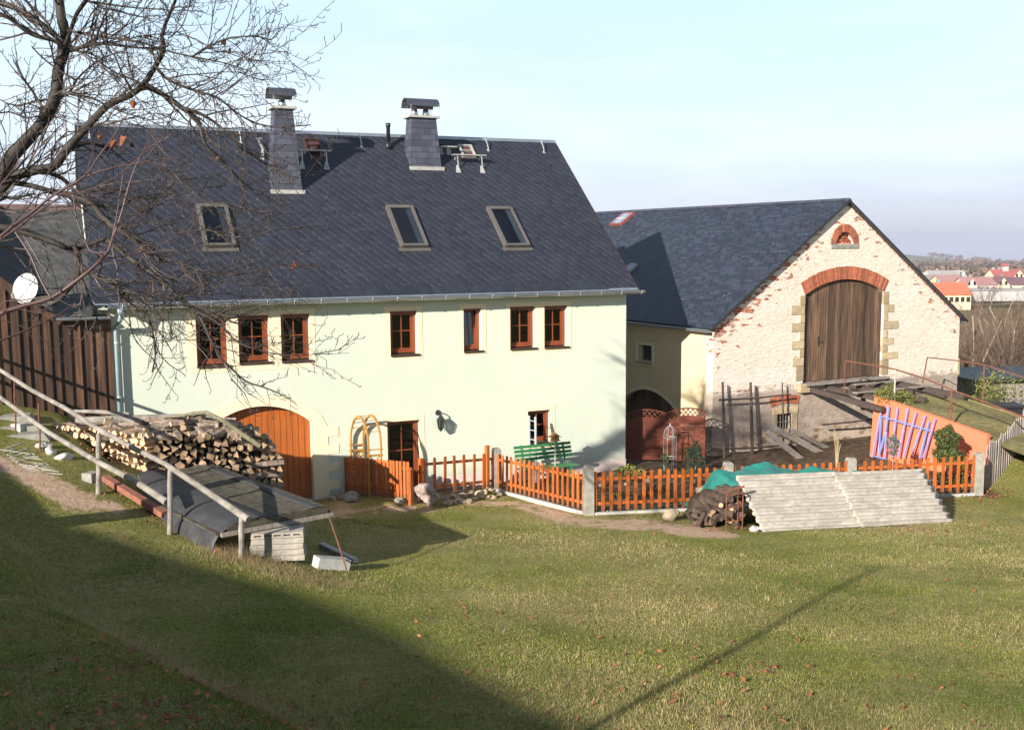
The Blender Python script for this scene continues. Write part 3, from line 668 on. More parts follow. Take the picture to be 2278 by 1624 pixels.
# --- vent pipe, hatches, steps, hooks
vp = MB(); a = RM @ Vector((-5.28 - RW0, 6.02, 0)); vp.tube([a, a + Vector((0, 0, .55)), a + Vector((0, 0, .56)), a + Vector((0, 0, .66))], [.055, .055, .07, .07], 10); vp.tube([a - Vector((0, 0, .05)), a + Vector((0, 0, .14))], [.13, .06], 10)
vp.build('vent_pipe', M_['blackplastic'], house, smooth=True)
def hatch(s0, s1, t0, t1, gs0, gs1, gt, side, feet=.55):
    x0, x1 = s0 - RW0, s1 - RW0; f = MB()
    for a in ((x0, x0 + .05, t0, t1), (x1 - .05, x1, t0, t1), (x0 + .05, x1 - .05, t1 - .05, t1), (x0 + .05, x1 - .05, t0, t0 + .05), (x0 + .05, x1 - .05, (t0 + t1) / 2 - .012, (t0 + t1) / 2 + .012)): f.box(*a, .001, .09 if a[1] - a[0] < .06 else .085)
    o = f.build('roof_hatch', side, roof)
    p = MB(); p.box(x0 + .05, x1 - .05, t0 + .05, t1 - .05, .001, .03); p.build('hatch_glass', M_['hatchglass'], o)
    gg = MB(); P0 = RM @ Vector((gs0 - RW0, gt, .2)); P1 = RM @ Vector((gs1 - RW0, gt, .2))
    for k in range(6): gg.box(P0.x, P1.x, P0.y - .14 + k * .045, P0.y - .125 + k * .045, P0.z, P0.z + .03)
    for x in np.arange(P0.x, P1.x, .08): gg.box(x, x + .006, P0.y - .14, P0.y + .1, P0.z + .004, P0.z + .026)
    st = gg.build('roof_step', M_['galv'], house)
    for x in (P0.x + .1, P1.x - .14):
        q = MB(); b0 = RM @ Vector((x - RW0 - .03, gt - feet, .012)); 
        q.beam((x, P0.y - .1, P0.z), (x, b0.y + .12, b0.z + .16), .03, .012); q.beam((x, b0.y + .2, b0.z + .22), (x - .04, b0.y, b0.z), .07, .012, w2=.15); q.beam((x, P0.y + .08, P0.z), (x, P0.y + .1, P0.z - .12), .03, .01)
        q.build('step_bracket', M_['galv'], st)
M_['hatchglass'] = simple('red_brown_wired_glass', (.09, .04, .04), .3, .3, 5)
hatch(-7.69, -7.24, 5.62, 6.2, -8.0, -7.1, 5.45, M_['sill']); hatch(-3.16, -2.74, 5.62, 6.16, -3.56, -2.58, 5.45, M_['lead'])
hatch(-3.72, -3.60, 6.12, 6.2, -3.85, -3.36, 5.82, M_['sill'], feet=.1)
for s in (-6.07, -2.23, -.41, -13.1, -9.37):
    b = MB(); x = s - RW0; b.tube([(x, 6.0, .01), (x, 6.06, .07), (x, 6.22, .12), (x - .02, 6.36, .17)], .016, 6); b.beam((x, 5.95, .012), (x, 6.04, .012), .07, .01); b.build('ladder_hook', M_['galv'], roof)
b = MB(); x = -8.93 - RW0; b.beam((x, 5.25, .015), (x + .05, 5.6, .12), .1, .012, w2=.05); b.beam((x + .05, 5.6, .12), (x, 5.95, .14), .05, .012); b.tube([(x - .06, 5.98, .16), (x + .1, 6.0, .16)], .015, 6); b.build('step_bracket', M_['galv'], roof)
# overhang trim under the eaves
sf = MB(); sf.box(RW0 + .12, -.002, -.28, -.002, 4.84, 4.87); sf.build('soffit', M_['green'], house)
# ================================================================ BARN (local frame: x along the gable, y away, z up)
barn = thing('barn', 'old barn with peeling pink plaster gable, brick arches and blue grey slate roof', 'barn', BF)
def m_barnwall():
    s = NB('peeling_barn_plaster'); P = s.sep(); b, n_, z = P[0], P[1], P[2]
    st = s.noise(4.5, 6, .7, s.vec((1, 1, 3.2)), .6); f = s.noise(1.2, 4)
    col = s.mix(s.rng(f, .35, .65), (.82, .69, .58), (.88, .77, .67)); col = s.mix(s.rng(st, .35, .62, .4, 0), col, (.50, .37, .29))
    low = s.rng(s.ma('ADD', z, s.ma('MULTIPLY', s.noise(3, 4), .35)), 2.02, 1.92)
    grey = s.mix(s.rng(s.noise(2.2, 5, .65), .35, .65), (.33, .265, .215), (.50, .41, .34)); col = s.mix(low, col, grey)
    # bricks laid bare where the plaster fell: near the left verge, and a ragged course above the plinth
    br = s.n('ShaderNodeTexBrick'); br.inputs['Scale'].default_value = 1; br.inputs['Brick Width'].default_value = .25; br.inputs['Row Height'].default_value = .08; br.inputs['Mortar Size'].default_value = .008
    br.inputs['Color1'].default_value = (.48, .13, .05, 1); br.inputs['Color2'].default_value = (.36, .10, .05, 1); br.inputs['Mortar'].default_value = (.55, .45, .36, 1)
    s.t.links.new(s.comb(b, z), br.inputs['Vector'])
    dv = s.ma('ABSOLUTE', s.ma('SUBTRACT', s.ma('SUBTRACT', 7.45, s.ma('MULTIPLY', s.ma('ABSOLUTE', s.ma('SUBTRACT', b, 5.1)), .70)), z))   # height below the verge
    blk = s.noise(2.6, 2, .5, s.vec((1, 1, 2.6))); blk2 = s.noise(9, 2, .5, s.vec((1, 1, 2.5)))
    near = s.ma('MULTIPLY', s.rng(dv, .1, 1.3, .265, 0), s.rng(b, 4.2, 3.0, .5, 1.0)); side = s.rng(b, 2.9, 0.2, 0, .03)
    m1 = s.rng(s.ma('ADD', s.ma('ADD', blk, s.ma('MULTIPLY', blk2, .22)), s.ma('ADD', near, side)), .83, .845)
    edge = s.rng(s.ma('ADD', dv, s.ma('MULTIPLY', blk2, .35)), .255, .235)
    up_ = s.ma('GREATER_THAN', z, 2.3)
    mask = s.ma('MULTIPLY', s.ma('MAXIMUM', m1, edge), up_)
    col = s.mix(mask, col, br.outputs['Color'])
    # rubble showing near the foot of the wall and along the old floor line
    vo = s.n('ShaderNodeTexVoronoi'); vo.inputs['Scale'].default_value = 1; s.t.links.new(s.vec((3.2, 1, 5.5)), vo.inputs['Vector'])
    vs_ = s.sep(vo.outputs['Color']); rub = s.mix(vs_[0], (.30, .17, .10), (.42, .33, .22)); rub = s.mix(s.rng(vo.outputs['Distance'], .35, .5), rub, (.55, .45, .36))
    rn = s.noise(2.1, 4, .6, s.vec((1, 1, 1.6)))
    m2 = s.rng(s.ma('ADD', rn, s.rng(z, .75, .1, 0, .34)), .67, .70)
    line = s.rng(s.ma('ABSOLUTE', s.ma('SUBTRACT', z, 1.86)), .16, .02, 0, .22)
    m3 = s.rng(s.ma('ADD', s.noise(3.5, 4, .6, s.vec((1, 1, 1.5), loc=(3, 0, 0))), line), .72, .75)
    col = s.mix(s.ma('MAXIMUM', m2, m3), col, rub)
    rough = s.ma('ADD', s.ma('MULTIPLY', st, 1.0), s.ma('MULTIPLY', mask, -.5))
    s.bump(rough, .85, .06); return s.done(col, .95, spec=.1)
M_['barnwall'] = m_barnwall()
def m_side():
    s = NB('yellow_roughcast'); st = s.noise(7, 6, .7, s.vec((1, 1, 2.5)), .4); f = s.noise(.9, 4)
    col = s.mix(s.rng(f, .35, .65), (.66, .53, .34), (.71, .58, .39)); col = s.mix(s.rng(st, .35, .6, .25, 0), col, (.45, .33, .18))
    s.bump(st, .6, .03); return s.done(col, .95, spec=.1)
M_['yellow'] = m_side()
AC, AH = 5.17, 1.68
gw_hole = [(AC - AH, 1.90)] + arc(AC, AH, 4.60, .43) + [(AC + AH, 1.90)]
semi = [(5.07 + .36 * math.cos(a), 6.12 + .38 * math.sin(a)) for a in np.linspace(0, math.pi, 14)]
w = MB(); w.prism([(0, -.6), (10.5, -.6), (10.5, 3.62), (5.1, 7.40), (0, 3.78)], 0, .30, holes=[gw_hole, semi, [(2.47, .54), (2.47, 1.02), (3.04, 1.02), (3.04, .54)]])
w.build('gable_wall', M_['barnwall'], barn)
MS = Matrix(((0, 1, 0, 0), (1, 0, 0, 0), (0, 0, 1, 0), (0, 0, 0, 1)))
gate_h = [(1.65, -1.2)] + arc(3.15, 1.5, 1.02, .56) + [(4.65, -1.2)]
w = MB(); w.prism([(0.30, -1.5), (16, -1.5), (16, 3.70), (0.30, 3.70)], 0, .30, MS, holes=[[(2.97, 2.47), (2.97, 2.99), (3.70, 2.99), (3.70, 2.47)], gate_h])
w.build('side_wall', M_['yellow'], barn)
w = MB(); w.prism([(0.30, -1.5), (15.7, -1.5), (15.7, 3.55), (0.30, 3.55)], 10.2, 10.5, MS); w.prism([(.30, -1.5), (10.2, -1.5), (10.2, 3.55), (5.1, 7.3), (.30, 3.7)], 15.7, 16); w.box(.31, 10.19, .31, 15.6, 1.7, 1.8)
w.box(.31, 10.19, 1.2, 1.3, -1, 3.6)
w.build('rear_walls', M_['yellow'], barn)
# windows and doors of the side wall
f = MB()
for a in ((2.97, 3.02, 2.47, 2.99), (3.65, 3.70, 2.47, 2.99), (3.02, 3.65, 2.47, 2.51), (3.02, 3.65, 2.95, 2.99)): f.box(.16, .20, *a)
o = f.build('side_window', M_['greystone'], barn); p = MB(); p.box(.19, .2, 3.02, 3.65, 2.51, 2.95); p.build('pane', M_['hatchglass2'] if 'hatchglass2' in M_ else M_['blackplastic'], o)
sr = MB(); sr.prism([(2.85, 2.36), (2.85, 3.06), (3.80, 3.06), (3.80, 2.36)], -.012, 0, MS, holes=[[(2.97, 2.47), (2.97, 2.99), (3.70, 2.99), (3.70, 2.47)]]); sr.build('window_surround', M_['cream'], o)
q = MB(); q.box(-.05, .1, 2.9, 3.76, 2.40, 2.455); q.build('sill', M_['greystone'], o)
g = MB()
for i in range(20):
    y0 = 1.65 + i * .15; g.box(.20, .24, y0 + .004, y0 + .146, -1.2, 1.6)
gd = g.build('side_gate', M_['barn_wood'], barn)
a_ = MB(); a_.prism([(1.53, .9)] + arc(3.15, 1.62, 1.02, .66) + [(4.77, .9), (4.65, .9)] + arc(3.15, 1.5, 1.02, .56)[::-1] + [(1.65, .9)], -.010, 0, MS); a_.build('arch_band', M_['cream'], gd)
# roof
bp_ = math.atan2(7.47 - 3.76, 5.3); BRL = math.hypot(7.47 - 3.76, 5.3); BY1 = 16.4
BRM = Matrix(((0, math.cos(bp_), -math.sin(bp_), -.2), (-1, 0, 0, BY1), (0, math.sin(bp_), math.cos(bp_), 3.76), (0, 0, 0, 1)))
r_ = MB(); r_.box(0, BY1 + .13, 0, BRL, -.07, 0); broof = r_.build('roof', M_['slate_old'], barn, BRM)
BRR = Matrix(((0, -math.cos(bp_), math.sin(bp_), 10.72), (1, 0, 0, -.13), (0, math.sin(bp_), math.cos(bp_), 3.62), (0, 0, 0, 1)))
bp2 = math.atan2(7.47 - 3.56, 5.62); BRR = Matrix(((0, -math.cos(bp2), math.sin(bp2), 10.72), (1, 0, 0, -.13), (0, math.sin(bp2), math.cos(bp2), 3.56), (0, 0, 0, 1)))
r_ = MB(); r_.box(0, BY1 + .13, 0, math.hypot(3.91, 5.62), -.07, 0); r_.build('rear_roof_slope', M_['slate_old'], barn, BRR)
vg = MB(); vg.prism([(-.22, 3.66), (5.1, 7.385), (10.74, 3.46), (10.74, 3.53), (5.1, 7.46), (-.22, 3.74)], -.150, -.132); vg.build('verge', M_['black_iron'], barn)
rc = MB(); rc.prism([(5.0, 7.42), (5.1, 7.51), (5.2, 7.42)], -.14, BY1); rc.build('ridge_cap', M_['slate_clad'], barn)
g = MB(); y0, y1, gx, gz2, gr2 = -.05, 10, -.26, 3.70, .075
pr = [(gx + gr2 * math.cos(t), gz2 + gr2 * math.sin(t)) for t in np.linspace(math.pi, 2 * math.pi, 8)]
g.add([(a, y, b) for y in (y0, y1) for a, b in pr], [(i, i + 1, 8 + i + 1, 8 + i) for i in range(7)]); g.add([(a, y0, b) for a, b in pr], [tuple(range(8))]); g.tube([(gx - gr2, y0, gz2), (gx - gr2, y1, gz2)], .012, 6)
g.build('gutter', M_['zinc'], barn)
g = MB(); g.add([(10.78 + (a - gx), y, b - .2) for y in (-.05, 16) for a, b in pr], [(i, i + 1, 8 + i + 1, 8 + i) for i in range(7)]); g.add([(10.78 + (a - gx), -.05, b - .2) for a, b in pr], [tuple(range(8))]); g.build('gutter', M_['zinc'], barn)
# roof lights on the slope
def blight(n0, n1, t0, t1, fm, pm, bars=True):
    x0, x1 = BY1 - n1, BY1 - n0; f = MB()
    for a in ((x0, x0 + .06, t0, t1), (x1 - .06, x1, t0, t1), (x0 + .06, x1 - .06, t0, t0 + .06), (x0 + .06, x1 - .06, t1 - .06, t1)): f.box(*a, .001, .10)
    o = f.build('roof_light', fm, broof)
    p = MB(); p.box(x0 + .06, x1 - .06, t0 + .06, t1 - .06, .001, .085); p.build('pane', pm, o)
    if bars:
        b = MB(); b.box((x0 + x1) / 2 - .02, (x0 + x1) / 2 + .02, t0 + .061, t1 - .061, .086, .10); b.box(x0 + .061, x1 - .061, (t0 + t1) / 2 - .02, (t0 + t1) / 2 + .02, .087, .099); b.build('glazing_bar', M_['white'], o)
M_['rustred'] = simple('red_painted_sheet', (.25, .07, .05), .5, .2, 5); M_['sky_glass'] = simple('bluish_roof_glass', (.20, .26, .36), .12, .1, 3, spec=.9)
M_['darkglass'] = simple('dark_barn_glass', (.012, .014, .016), .12, .2, 3)
blight(10.85, 11.65, 5.42, 6.22, M_['rustred'], M_['sky_glass']); blight(6.75, 7.15, 2.3, 2.85, M_['galv'], M_['sky_glass'], False)
# gable features
ar = MB(); rg = random.Random(5)
def voussoirs(m, cx, half, zs, rise, th, nb_, y0=-.02, y1=.05, gap=.012):
    Rr = (half * half + rise * rise) / (2 * rise); zc = zs + rise - Rr; th0 = math.asin(min(1, half / Rr)) if rise < half * .98 else math.pi / 2
    for i in range(nb_):
        a = -th0 + 2 * th0 * i / nb_; b = -th0 + 2 * th0 * (i + 1) / nb_; g_ = gap / 2 / Rr; j = rg.uniform(-.008, .01)
        pts = [(cx + r * math.sin(t), zc + r * math.cos(t)) for r, t in ((Rr, a + g_), (Rr + th + j, a + g_), (Rr + th + j, b - g_), (Rr, b - g_))]
        m.prism(pts, y0 - rg.uniform(0, .008), y1)
    return Rr, zc, th0
voussoirs(ar, AC, AH, 4.60, .43, .40, 52); ga = ar.build('brick_arch', M_['brick'], barn)
ar = MB(); voussoirs(ar, 5.07, .36, 6.12, .36, .235, 19); o = ar.build('attic_window_arch', M_['brick'], barn)
m = MB(); m.box(4.50, 5.66, -.03, .05, 5.98, 6.105); m.build('sill', M_['greystone'], o)
m = MB()
for r in range(5):
    for k in range(-3, 4):
        x = 5.07 + k * .15 + (.075 if r % 2 else 0); z = 6.13 + r * .075
        if (x - 5.07) ** 2 + (z + .03 - 6.12) ** 2 < .335 ** 2: m.box(x - .062, x + .05, .05 + (.03 if (r + k) % 2 else 0), .15, z, z + .055)
m.build('brick_lattice', M_['brick'], o)
m = MB(); m.box(4.6, 5.5, .2, .21, 6.0, 6.6); m.build('painted_dark_backing', M_['recess_dark'] if 'recess_dark' in M_ else M_['blackplastic'], o)  # black sheet: its colour stands in for the shade behind the lattice
# loft door
m = MB(); nb2 = 21; Rr = (AH * AH + .43 ** 2) / .86
def zt(x): return 4.60 + .43 - Rr + math.sqrt(max(0, Rr * Rr - (x - AC) ** 2))
x = AC - AH + .10
while x < AC + AH - .1:
    wd = rg.uniform(.12, .19); b = min(x + wd, AC + AH - .08); j = rg.uniform(0, .014); m.prism([(x + .003, 1.93), (x + .003, zt(x) - .05), (b - .003, zt(b) - .05), (b - .003, 1.93)], .10 - j, .13)
    x = b
ld_ = m.build('loft_door', M_['barn_wood'], barn)
m = MB(); m.box(AC - AH, AC - AH + .09, .07, .12, 1.9, 4.6); m.box(AC + AH - .075, AC + AH, .07, .12, 1.9, 4.6); m.build('door_frame', M_['dark_beam'], ld_)
m = MB(); m.box(AC - AH - .05, AC + AH + .15, -.22, .06, 1.84, 1.90); m.build('sill_board', M_['grey_wood'], ld_)
m = MB(); m.box(AC - 1.02, AC - .96, .08, .10, 3.0, 3.3); m.tube([(AC - .94, .07, 3.12), (AC - .82, .07, 3.12)], .015, 6); m.build('door_latch', M_['black_iron'], ld_)
# quoins either side
mq = {0: MB(), 1: MB()}
for (x0, x1, z0, z1) in ((2.93, 3.47, 4.02, 4.30), (2.96, 3.48, 3.50, 3.76), (2.96, 3.48, 2.97, 3.22), (3.02, 3.48, 2.45, 2.71), (3.28, 3.48, 4.31, 4.58), (3.30, 3.48, 3.77, 4.01), (3.31, 3.48, 3.23, 3.49), (3.32, 3.48, 2.72, 2.96), (3.2, 3.48, 2.0, 2.44),
                         (6.86, 7.31, 3.94, 4.19), (6.86, 7.53, 3.40, 3.66), (6.86, 7.33, 2.90, 3.12), (6.86, 7.55, 2.44, 2.66), (6.86, 7.06, 4.20, 4.60), (6.86, 7.04, 3.67, 3.93), (6.86, 7.05, 3.13, 3.39), (6.86, 7.05, 2.67, 2.89), (6.86, 7.12, 1.95, 2.43)):
    mq[int(x0 > 5)].box(x0 + rg.uniform(-.02, .02), x1, -.022 - rg.uniform(0, .012), .12, z0 + .006, z1 - .006)
for m in mq.values(): m.build('quoins', M_['sandstone'], barn)

m = MB(); m.box(3.28, 3.66, -.14, .02, 1.64, 1.885); m.build('corbel_stone', M_['sandstone'], barn)
m = MB(); voussoirs(m, 2.77, .54, 1.27, .08, .26, 13); o = m.build('cellar_window_arch', M_['brick'], barn)
m = MB(); m.box(2.32, 2.46, -.03, .12, .46, 1.03); m.box(3.05, 3.28, -.03, .12, .46, 1.03); m.box(2.30, 3.30, -.035, .12, 1.04, 1.24); m.box(2.36, 3.24, -.05, .12, .40, .45); m.build('window_stone_frame', M_['sandstone'], o)
m = MB()
for x in (2.58, 2.68, 2.78, 2.90): m.tube([(x, .07, .5), (x, .07, 1.03)], .010, 6)
m.box(2.47, 3.04, .065, .08, .76, .785); m.build('window_bars', M_['galv'], o)
m = MB(); m.box(2.47, 3.04, .12, .13, .53, 1.03); m.build('pane', M_['darkglass'], o)
# corner buttress stone on the far right and corner rubble
m = MB(); m.box(10.46, 10.56, -.03, .3, 1.7, 2.25); m.build('corner_stones', M_['sandstone'], barn)

# --- lath frame standing against the barn wall
t = thing('bean_pole_frame', 'dark pole frame with four rails leaning on the barn gable left of the barred window', 'plant frame', BF @ Matrix.Translation((.1, -.25, 0)))
for x, z0, z1, r in ((.08, -.15, 2.2, .045), (1.13, -.2, 2.12, .05), (2.36, -.2, 2.02, .028)):
    m = MB(); m.tube([(x, -.1, z0), (x + .02, -.02, lerp(z0, z1, .5)), (x, .04, z1)], [r, r * .9, r * .75], 8); m.build('pole', M_['pole_dark'] if 'pole_dark' in M_ else M_['dark_beam'], t)
for (x0, z0), (x1, z1) in (((-.1, 1.70), (2.65, 1.66)), ((0, .26), (2.75, .12))):
    m = MB(); m.tube([(x0, -.03, z0), (lerp(x0, x1, .5), -.04, (z0 + z1) / 2 - .03), (x1, -.02, z1)], [.032, .028, .02], 7); m.build('rail', M_['dark_beam'], t)

# ================================================================ RAMP to the loft door
RB, RB2 = 3.95, 7.35
ramp = thing('earth_ramp', 'grassy earth ramp with coral painted retaining wall leading up to the barn loft door', 'ramp', BF)
def rtop(n): return lerp(1.64, .72, (-2.3 - n) / 6.0)
m = MB(); ns = np.linspace(-2.3, -8.5, 14); bs = np.linspace(RB + .13, RB2 + .1, 9)
for n_ in ns:
    for b_ in bs: m.v.append((b_, n_, rtop(n_) + .04 * math.sin(b_ * 3 + n_ * 2) + (-.28 * max(0, (b_ - RB2 + .5)))))
for i in range(13):
    for k in range(8): m.f.append((i * 9 + k, i * 9 + k + 1, (i + 1) * 9 + k + 1, (i + 1) * 9 + k)); m.mi.append(0)
m.prism([(RB + .13, -.5), (RB + .13, 1.60), (RB2, 1.52), (RB2 + .1, -.5)], -2.29, -2.27)
m.prism([(-2.3, -.5), (-2.3, rtop(-2.3) - .08), (-8.5, rtop(-8.5) - .08), (-8.5, -.5)], RB2 + .1, RB2 + .12, MS)
M_['ramp_grass'] = None
def m_rg2():
    s = NB('ramp_grass'); f = s.noise(9, 6, .7, s.vec((1, 1, 1))); g = s.noise(1.3, 4); col = s.mix(s.rng(f, .3, .7), (.10, .095, .035), (.30, .24, .12)); col = s.mix(s.rng(g, .5, .65, 0, .6), col, (.16, .16, .05))
    s.bump(f, .8, .05); return s.done(col, .95, spec=.1)
M_['ramp_grass'] = m_rg2(); m.build('turf', M_['ramp_grass'], ramp)
m = MB(); m.prism([(-2.25, -.5), (-2.38, 1.80), (-6.1, rtop(-6.1) + .20), (-6.1, -.5)], RB, RB + .12, MS); m.build('retaining_wall', M_['coral'], ramp)
m = MB(); m.prism([(-2.45, 1.70), (-2.45, 1.72), (-6.1, rtop(-6.1) + .14), (-6.1, rtop(-6.1) + .12)], RB + .121, RB + .2, MS); m.build('wall_coping', M_['concrete'], ramp)
br = thing('ramp_bridge', 'broken bridge of bare dark beams with a few grey planks below the loft door', 'bridge', BF)
for b_, z0, z1 in ((3.72, 1.80, 1.50), (4.5, 1.78, 1.60), (5.45, 1.78, 1.62), (6.3, 1.80, 1.62), (7.15, 1.80, 1.60)):
    m = MB(); m.beam((b_, -.01, z0 - .08), (b_ + .02, -2.9, z1 - .02), .15, .14); m.build('beam', M_['dark_beam'], br)
for b0, b1, n0, z in ((4.05, 8.0, -1.55, 1.76), (5.0, 7.9, -.62, 1.83)):
    m = MB(); m.beam((b0, n0, z), (b1, n0 + .1, z - .04), .17, .03); m.build('plank', M_['grey_wood'], br)
m = MB(); m.beam((5.0, -1.0, 1.6), (5.02, -1.0, 1.1), .1, .1); m.build('strut', M_['dark_beam'], br)
rl = thing('pipe_railing', 'thin rusty pipe railing along the coral wall side of the ramp', 'railing', BF)
Z0 = 2.55
P = [BI @ p for p in (onplane(x, y, BO + bfx * (RB + .25), bfx) for x, y in ((1880, 803), (1965, 816), (1992, 822), (2060, 843), (2117, 867), (2200, 898), (2310, 940)))]
m = MB(); m.tube(P, .024, 7); m.build('handrail', M_['rust'], rl)
Q = [BI @ p for p in (onplane(x, y, BO + bfx * (RB + .25), bfx) for x, y in ((2100, 877), (2160, 900), (2225, 922)))]
for i, k in ((0, 0), (2, 1), (4, 2)):
    p = P[i]; m = MB(); zb = (1.72 if i == 0 else rtop(p.y) - .1); m.tube([(p.x, p.y, p.z), (p.x, p.y, zb)], .028 if i else .015, 7); m.build('post', M_['rust'] if i != 2 else M_['galv'], rl)
rl2 = thing('pipe_railing', 'thin rusty pipe railing on the far side of the ramp beyond the loose planks', 'railing', BF)
P = [BI @ p for p in (onplane(x, y, BO + bfx * (RB2 + .2), bfx) for x, y in ((2063, 795), (2135, 803), (2190, 812), (2240, 828), (2320, 853)))]
m = MB(); m.tube(P, .020, 6); m.build('handrail', M_['rust'], rl2)
p = P[0]; m = MB(); m.tube([p, (p.x - .05, p.y + .1, 1.75)], .022, 6); m.build('post', M_['rust'], rl2)
p = P[2]; m = MB(); m.tube([p, (p.x, p.y, rtop(p.y) - .1)], .022, 6); m.build('post', M_['rust'], rl2)
# stick on the barn wall, loose boards
def bw(x, y, off): return onplane(x, y, BO - bfw * off, bfw)
m = MB(); a, b = bw(1829, 945, .35), bw(1957, 930, .5); m.tube([a, a.lerp(b, .5) - Vector((0, 0, .02)), b], [.03, .028, .03], 7)
solo(m, 'rough_pole', 'crooked dark pole resting level between barn wall and coral wall', 'pole', M_['dark_beam'], a)
for (p0, p1, o0, o1, w_, lb) in (((1708, 945), (1860, 1025), .45, 1.25, .22, 'wide grey board leaning from the cellar window down to the fence'), ((1705, 960), (1800, 1035), .9, 1.6, .2, 'shorter grey board leaning lowest beside the pole frame'), ((1760, 955), (1900, 1028), .3, 1.0, .16, 'long thin grey board leaning to the right under the cellar window')):
    a, b = bw(*p0, o0), bw(*p1, o1); b.z = min(b.z, .25); m = MB(); m.beam(a, b, w_, .035, up=(0, -.6, .8)); solo(m, 'board', lb, 'board', M_['grey_wood'], a, 'old boards leaning by the barn')

# ================================================================ ANNEX at the left: boarded shed
ax = thing('boarded_shed', 'dark brown board clad shed with grey slate roof adjoining the left of the farmhouse', 'shed', HF)
m = MB(); x = -13.05; rg = random.Random(9)
def ztop(s): return 4.74 if s > -14.25 else 4.74 + (-14.25 - s) * .80
while x > -20:
    wd = rg.uniform(.16, .24); m.prism([(x - wd + .004, .8), (x - wd + .004, ztop(x - wd)), (x - .004, ztop(x)), (x - .004, .8)], -.11 - rg.uniform(0, .006), -.08)
    m.box(x - wd - .028, x - wd + .028, -.15 - rg.uniform(0, .01), -.112, .8, ztop(x - wd) - .04); x -= wd
m.build('board_wall', M_['shed_board'], ax)
m = MB(); m.prism([(-20, .5), (-13.32, .5), (-13.32, 4.72), (-14.25, 4.72), (-20, 9.2)], -.07, -.02); m.box(-20, -19.9, 0, 5, .5, 6); m.build('inner_wall', M_['dark_beam'], ax)
AP = R(41); ARM = Matrix.Translation((-22, -.42, 4.72)) @ Matrix.Rotation(AP, 4, 'X')
m = MB(); m.box(22 - 14.2, 22 - 13.44, 0, 3.7, -.08, 0); m.box(0, 22 - 14.2, .72, 3.7, -.08, -.004); aroof = m.build('roof', M_['slate_grey'], ax, ARM)
M_['ridge_brown'] = simple('brown_ridge_tiles', (.12, .07, .06), .8, .3, 5)
m = MB(); k0 = ARM @ Vector((0, 3.7, 0)); m.prism([(k0.y - .13, k0.z - .1), (k0.y, k0.z + .03), (k0.y + .13, k0.z - .1)], -22, -13.44, MX); m.build('ridge_tiles', M_['ridge_brown'], ax)
# cross gable slope: falls towards the farmhouse
cg = math.atan(.80); cl = 7.0
CRM = Matrix(((0, -math.cos(cg), math.sin(cg), -14.05), (1, 0, 0, -.30), (0, math.sin(cg), math.cos(cg), 4.74 - .12), (0, 0, 0, 1)))
m = MB(); m.box(0, 4.5, 0, cl, -.06, 0); m.build('cross_gable_roof', M_['slate_old'], ax, CRM)
m = MB(); a = Vector((-14.05, -.33, 4.60)); b = Vector((-14.05 - cl * math.cos(cg), -.33, 4.60 + cl * math.sin(cg))); m.beam(a, b, .04, .16, up=(0, 0, 1)); m.build('barge_board', M_['shed_board'], ax)
g = MB(); gy2 = -.50; prr = [(gy2 + .065 * math.cos(t_), 4.70 + .065 * math.sin(t_)) for t_ in np.linspace(math.pi, 2 * math.pi, 8)]
g.add([(x_, *p) for x_ in (-14.15, -13.08) for p in prr], [(i, i + 1, 9 + i, 8 + i) for i in range(7)]); g.add([(-14.15, *p) for p in prr], [tuple(range(8))]); g.build('gutter', M_['zinc'], ax)
# dish
D0 = HF @ Vector((hp(57, 642, -.62).x, -.62, hp(57, 642, -.62).z))
dn = Vector((-.12, -.93, .30)).normalized(); q = dn.to_track_quat('Z', 'Y').to_matrix().to_4x4()
dsh = thing('satellite_dish', 'white oval satellite dish fixed to the dark boards of the shed', 'satellite dish', Matrix.Translation(D0))
m = MB(); rr = 8; nn = 28
vs = [(0, 0, -.04)]
for i in range(1, rr + 1):
    r0 = .30 * i / rr
    for k in range(nn): a = 2 * math.pi * k / nn; vs.append((r0 * math.cos(a) * .93, r0 * 1.08 * math.sin(a), -.04 + .055 * (i / rr) ** 2))
fs = [(0, 1 + k, 1 + (k + 1) % nn) for k in range(nn)] + [(1 + (i - 1) * nn + k, 1 + i * nn + k, 1 + i * nn + (k + 1) % nn, 1 + (i - 1) * nn + (k + 1) % nn) for i in range(1, rr) for k in range(nn)]
m.add(vs, fs); m.build('reflector', M_['white'], dsh, q, smooth=True)
m = MB(); iq = q.inverted(); m.tube([(0, -.3, .0), (0, -.30, .38)], .014, 6); m.tube([(0, -.30, .36), (0, -.22, .42)], .03, 8); m.build('feed_arm', M_['galv'], dsh, q)
m = MB(); m.tube([(0, 0, -.05), (0, .1, -.08)], .03, 6); wv = HF.to_3x3() @ Vector((0, .5, 0)); m.tube([Vector((0, .02, -.02)), wv + Vector((0, 0, -.1))], .02, 6); m.build('bracket', M_['galv'], dsh)

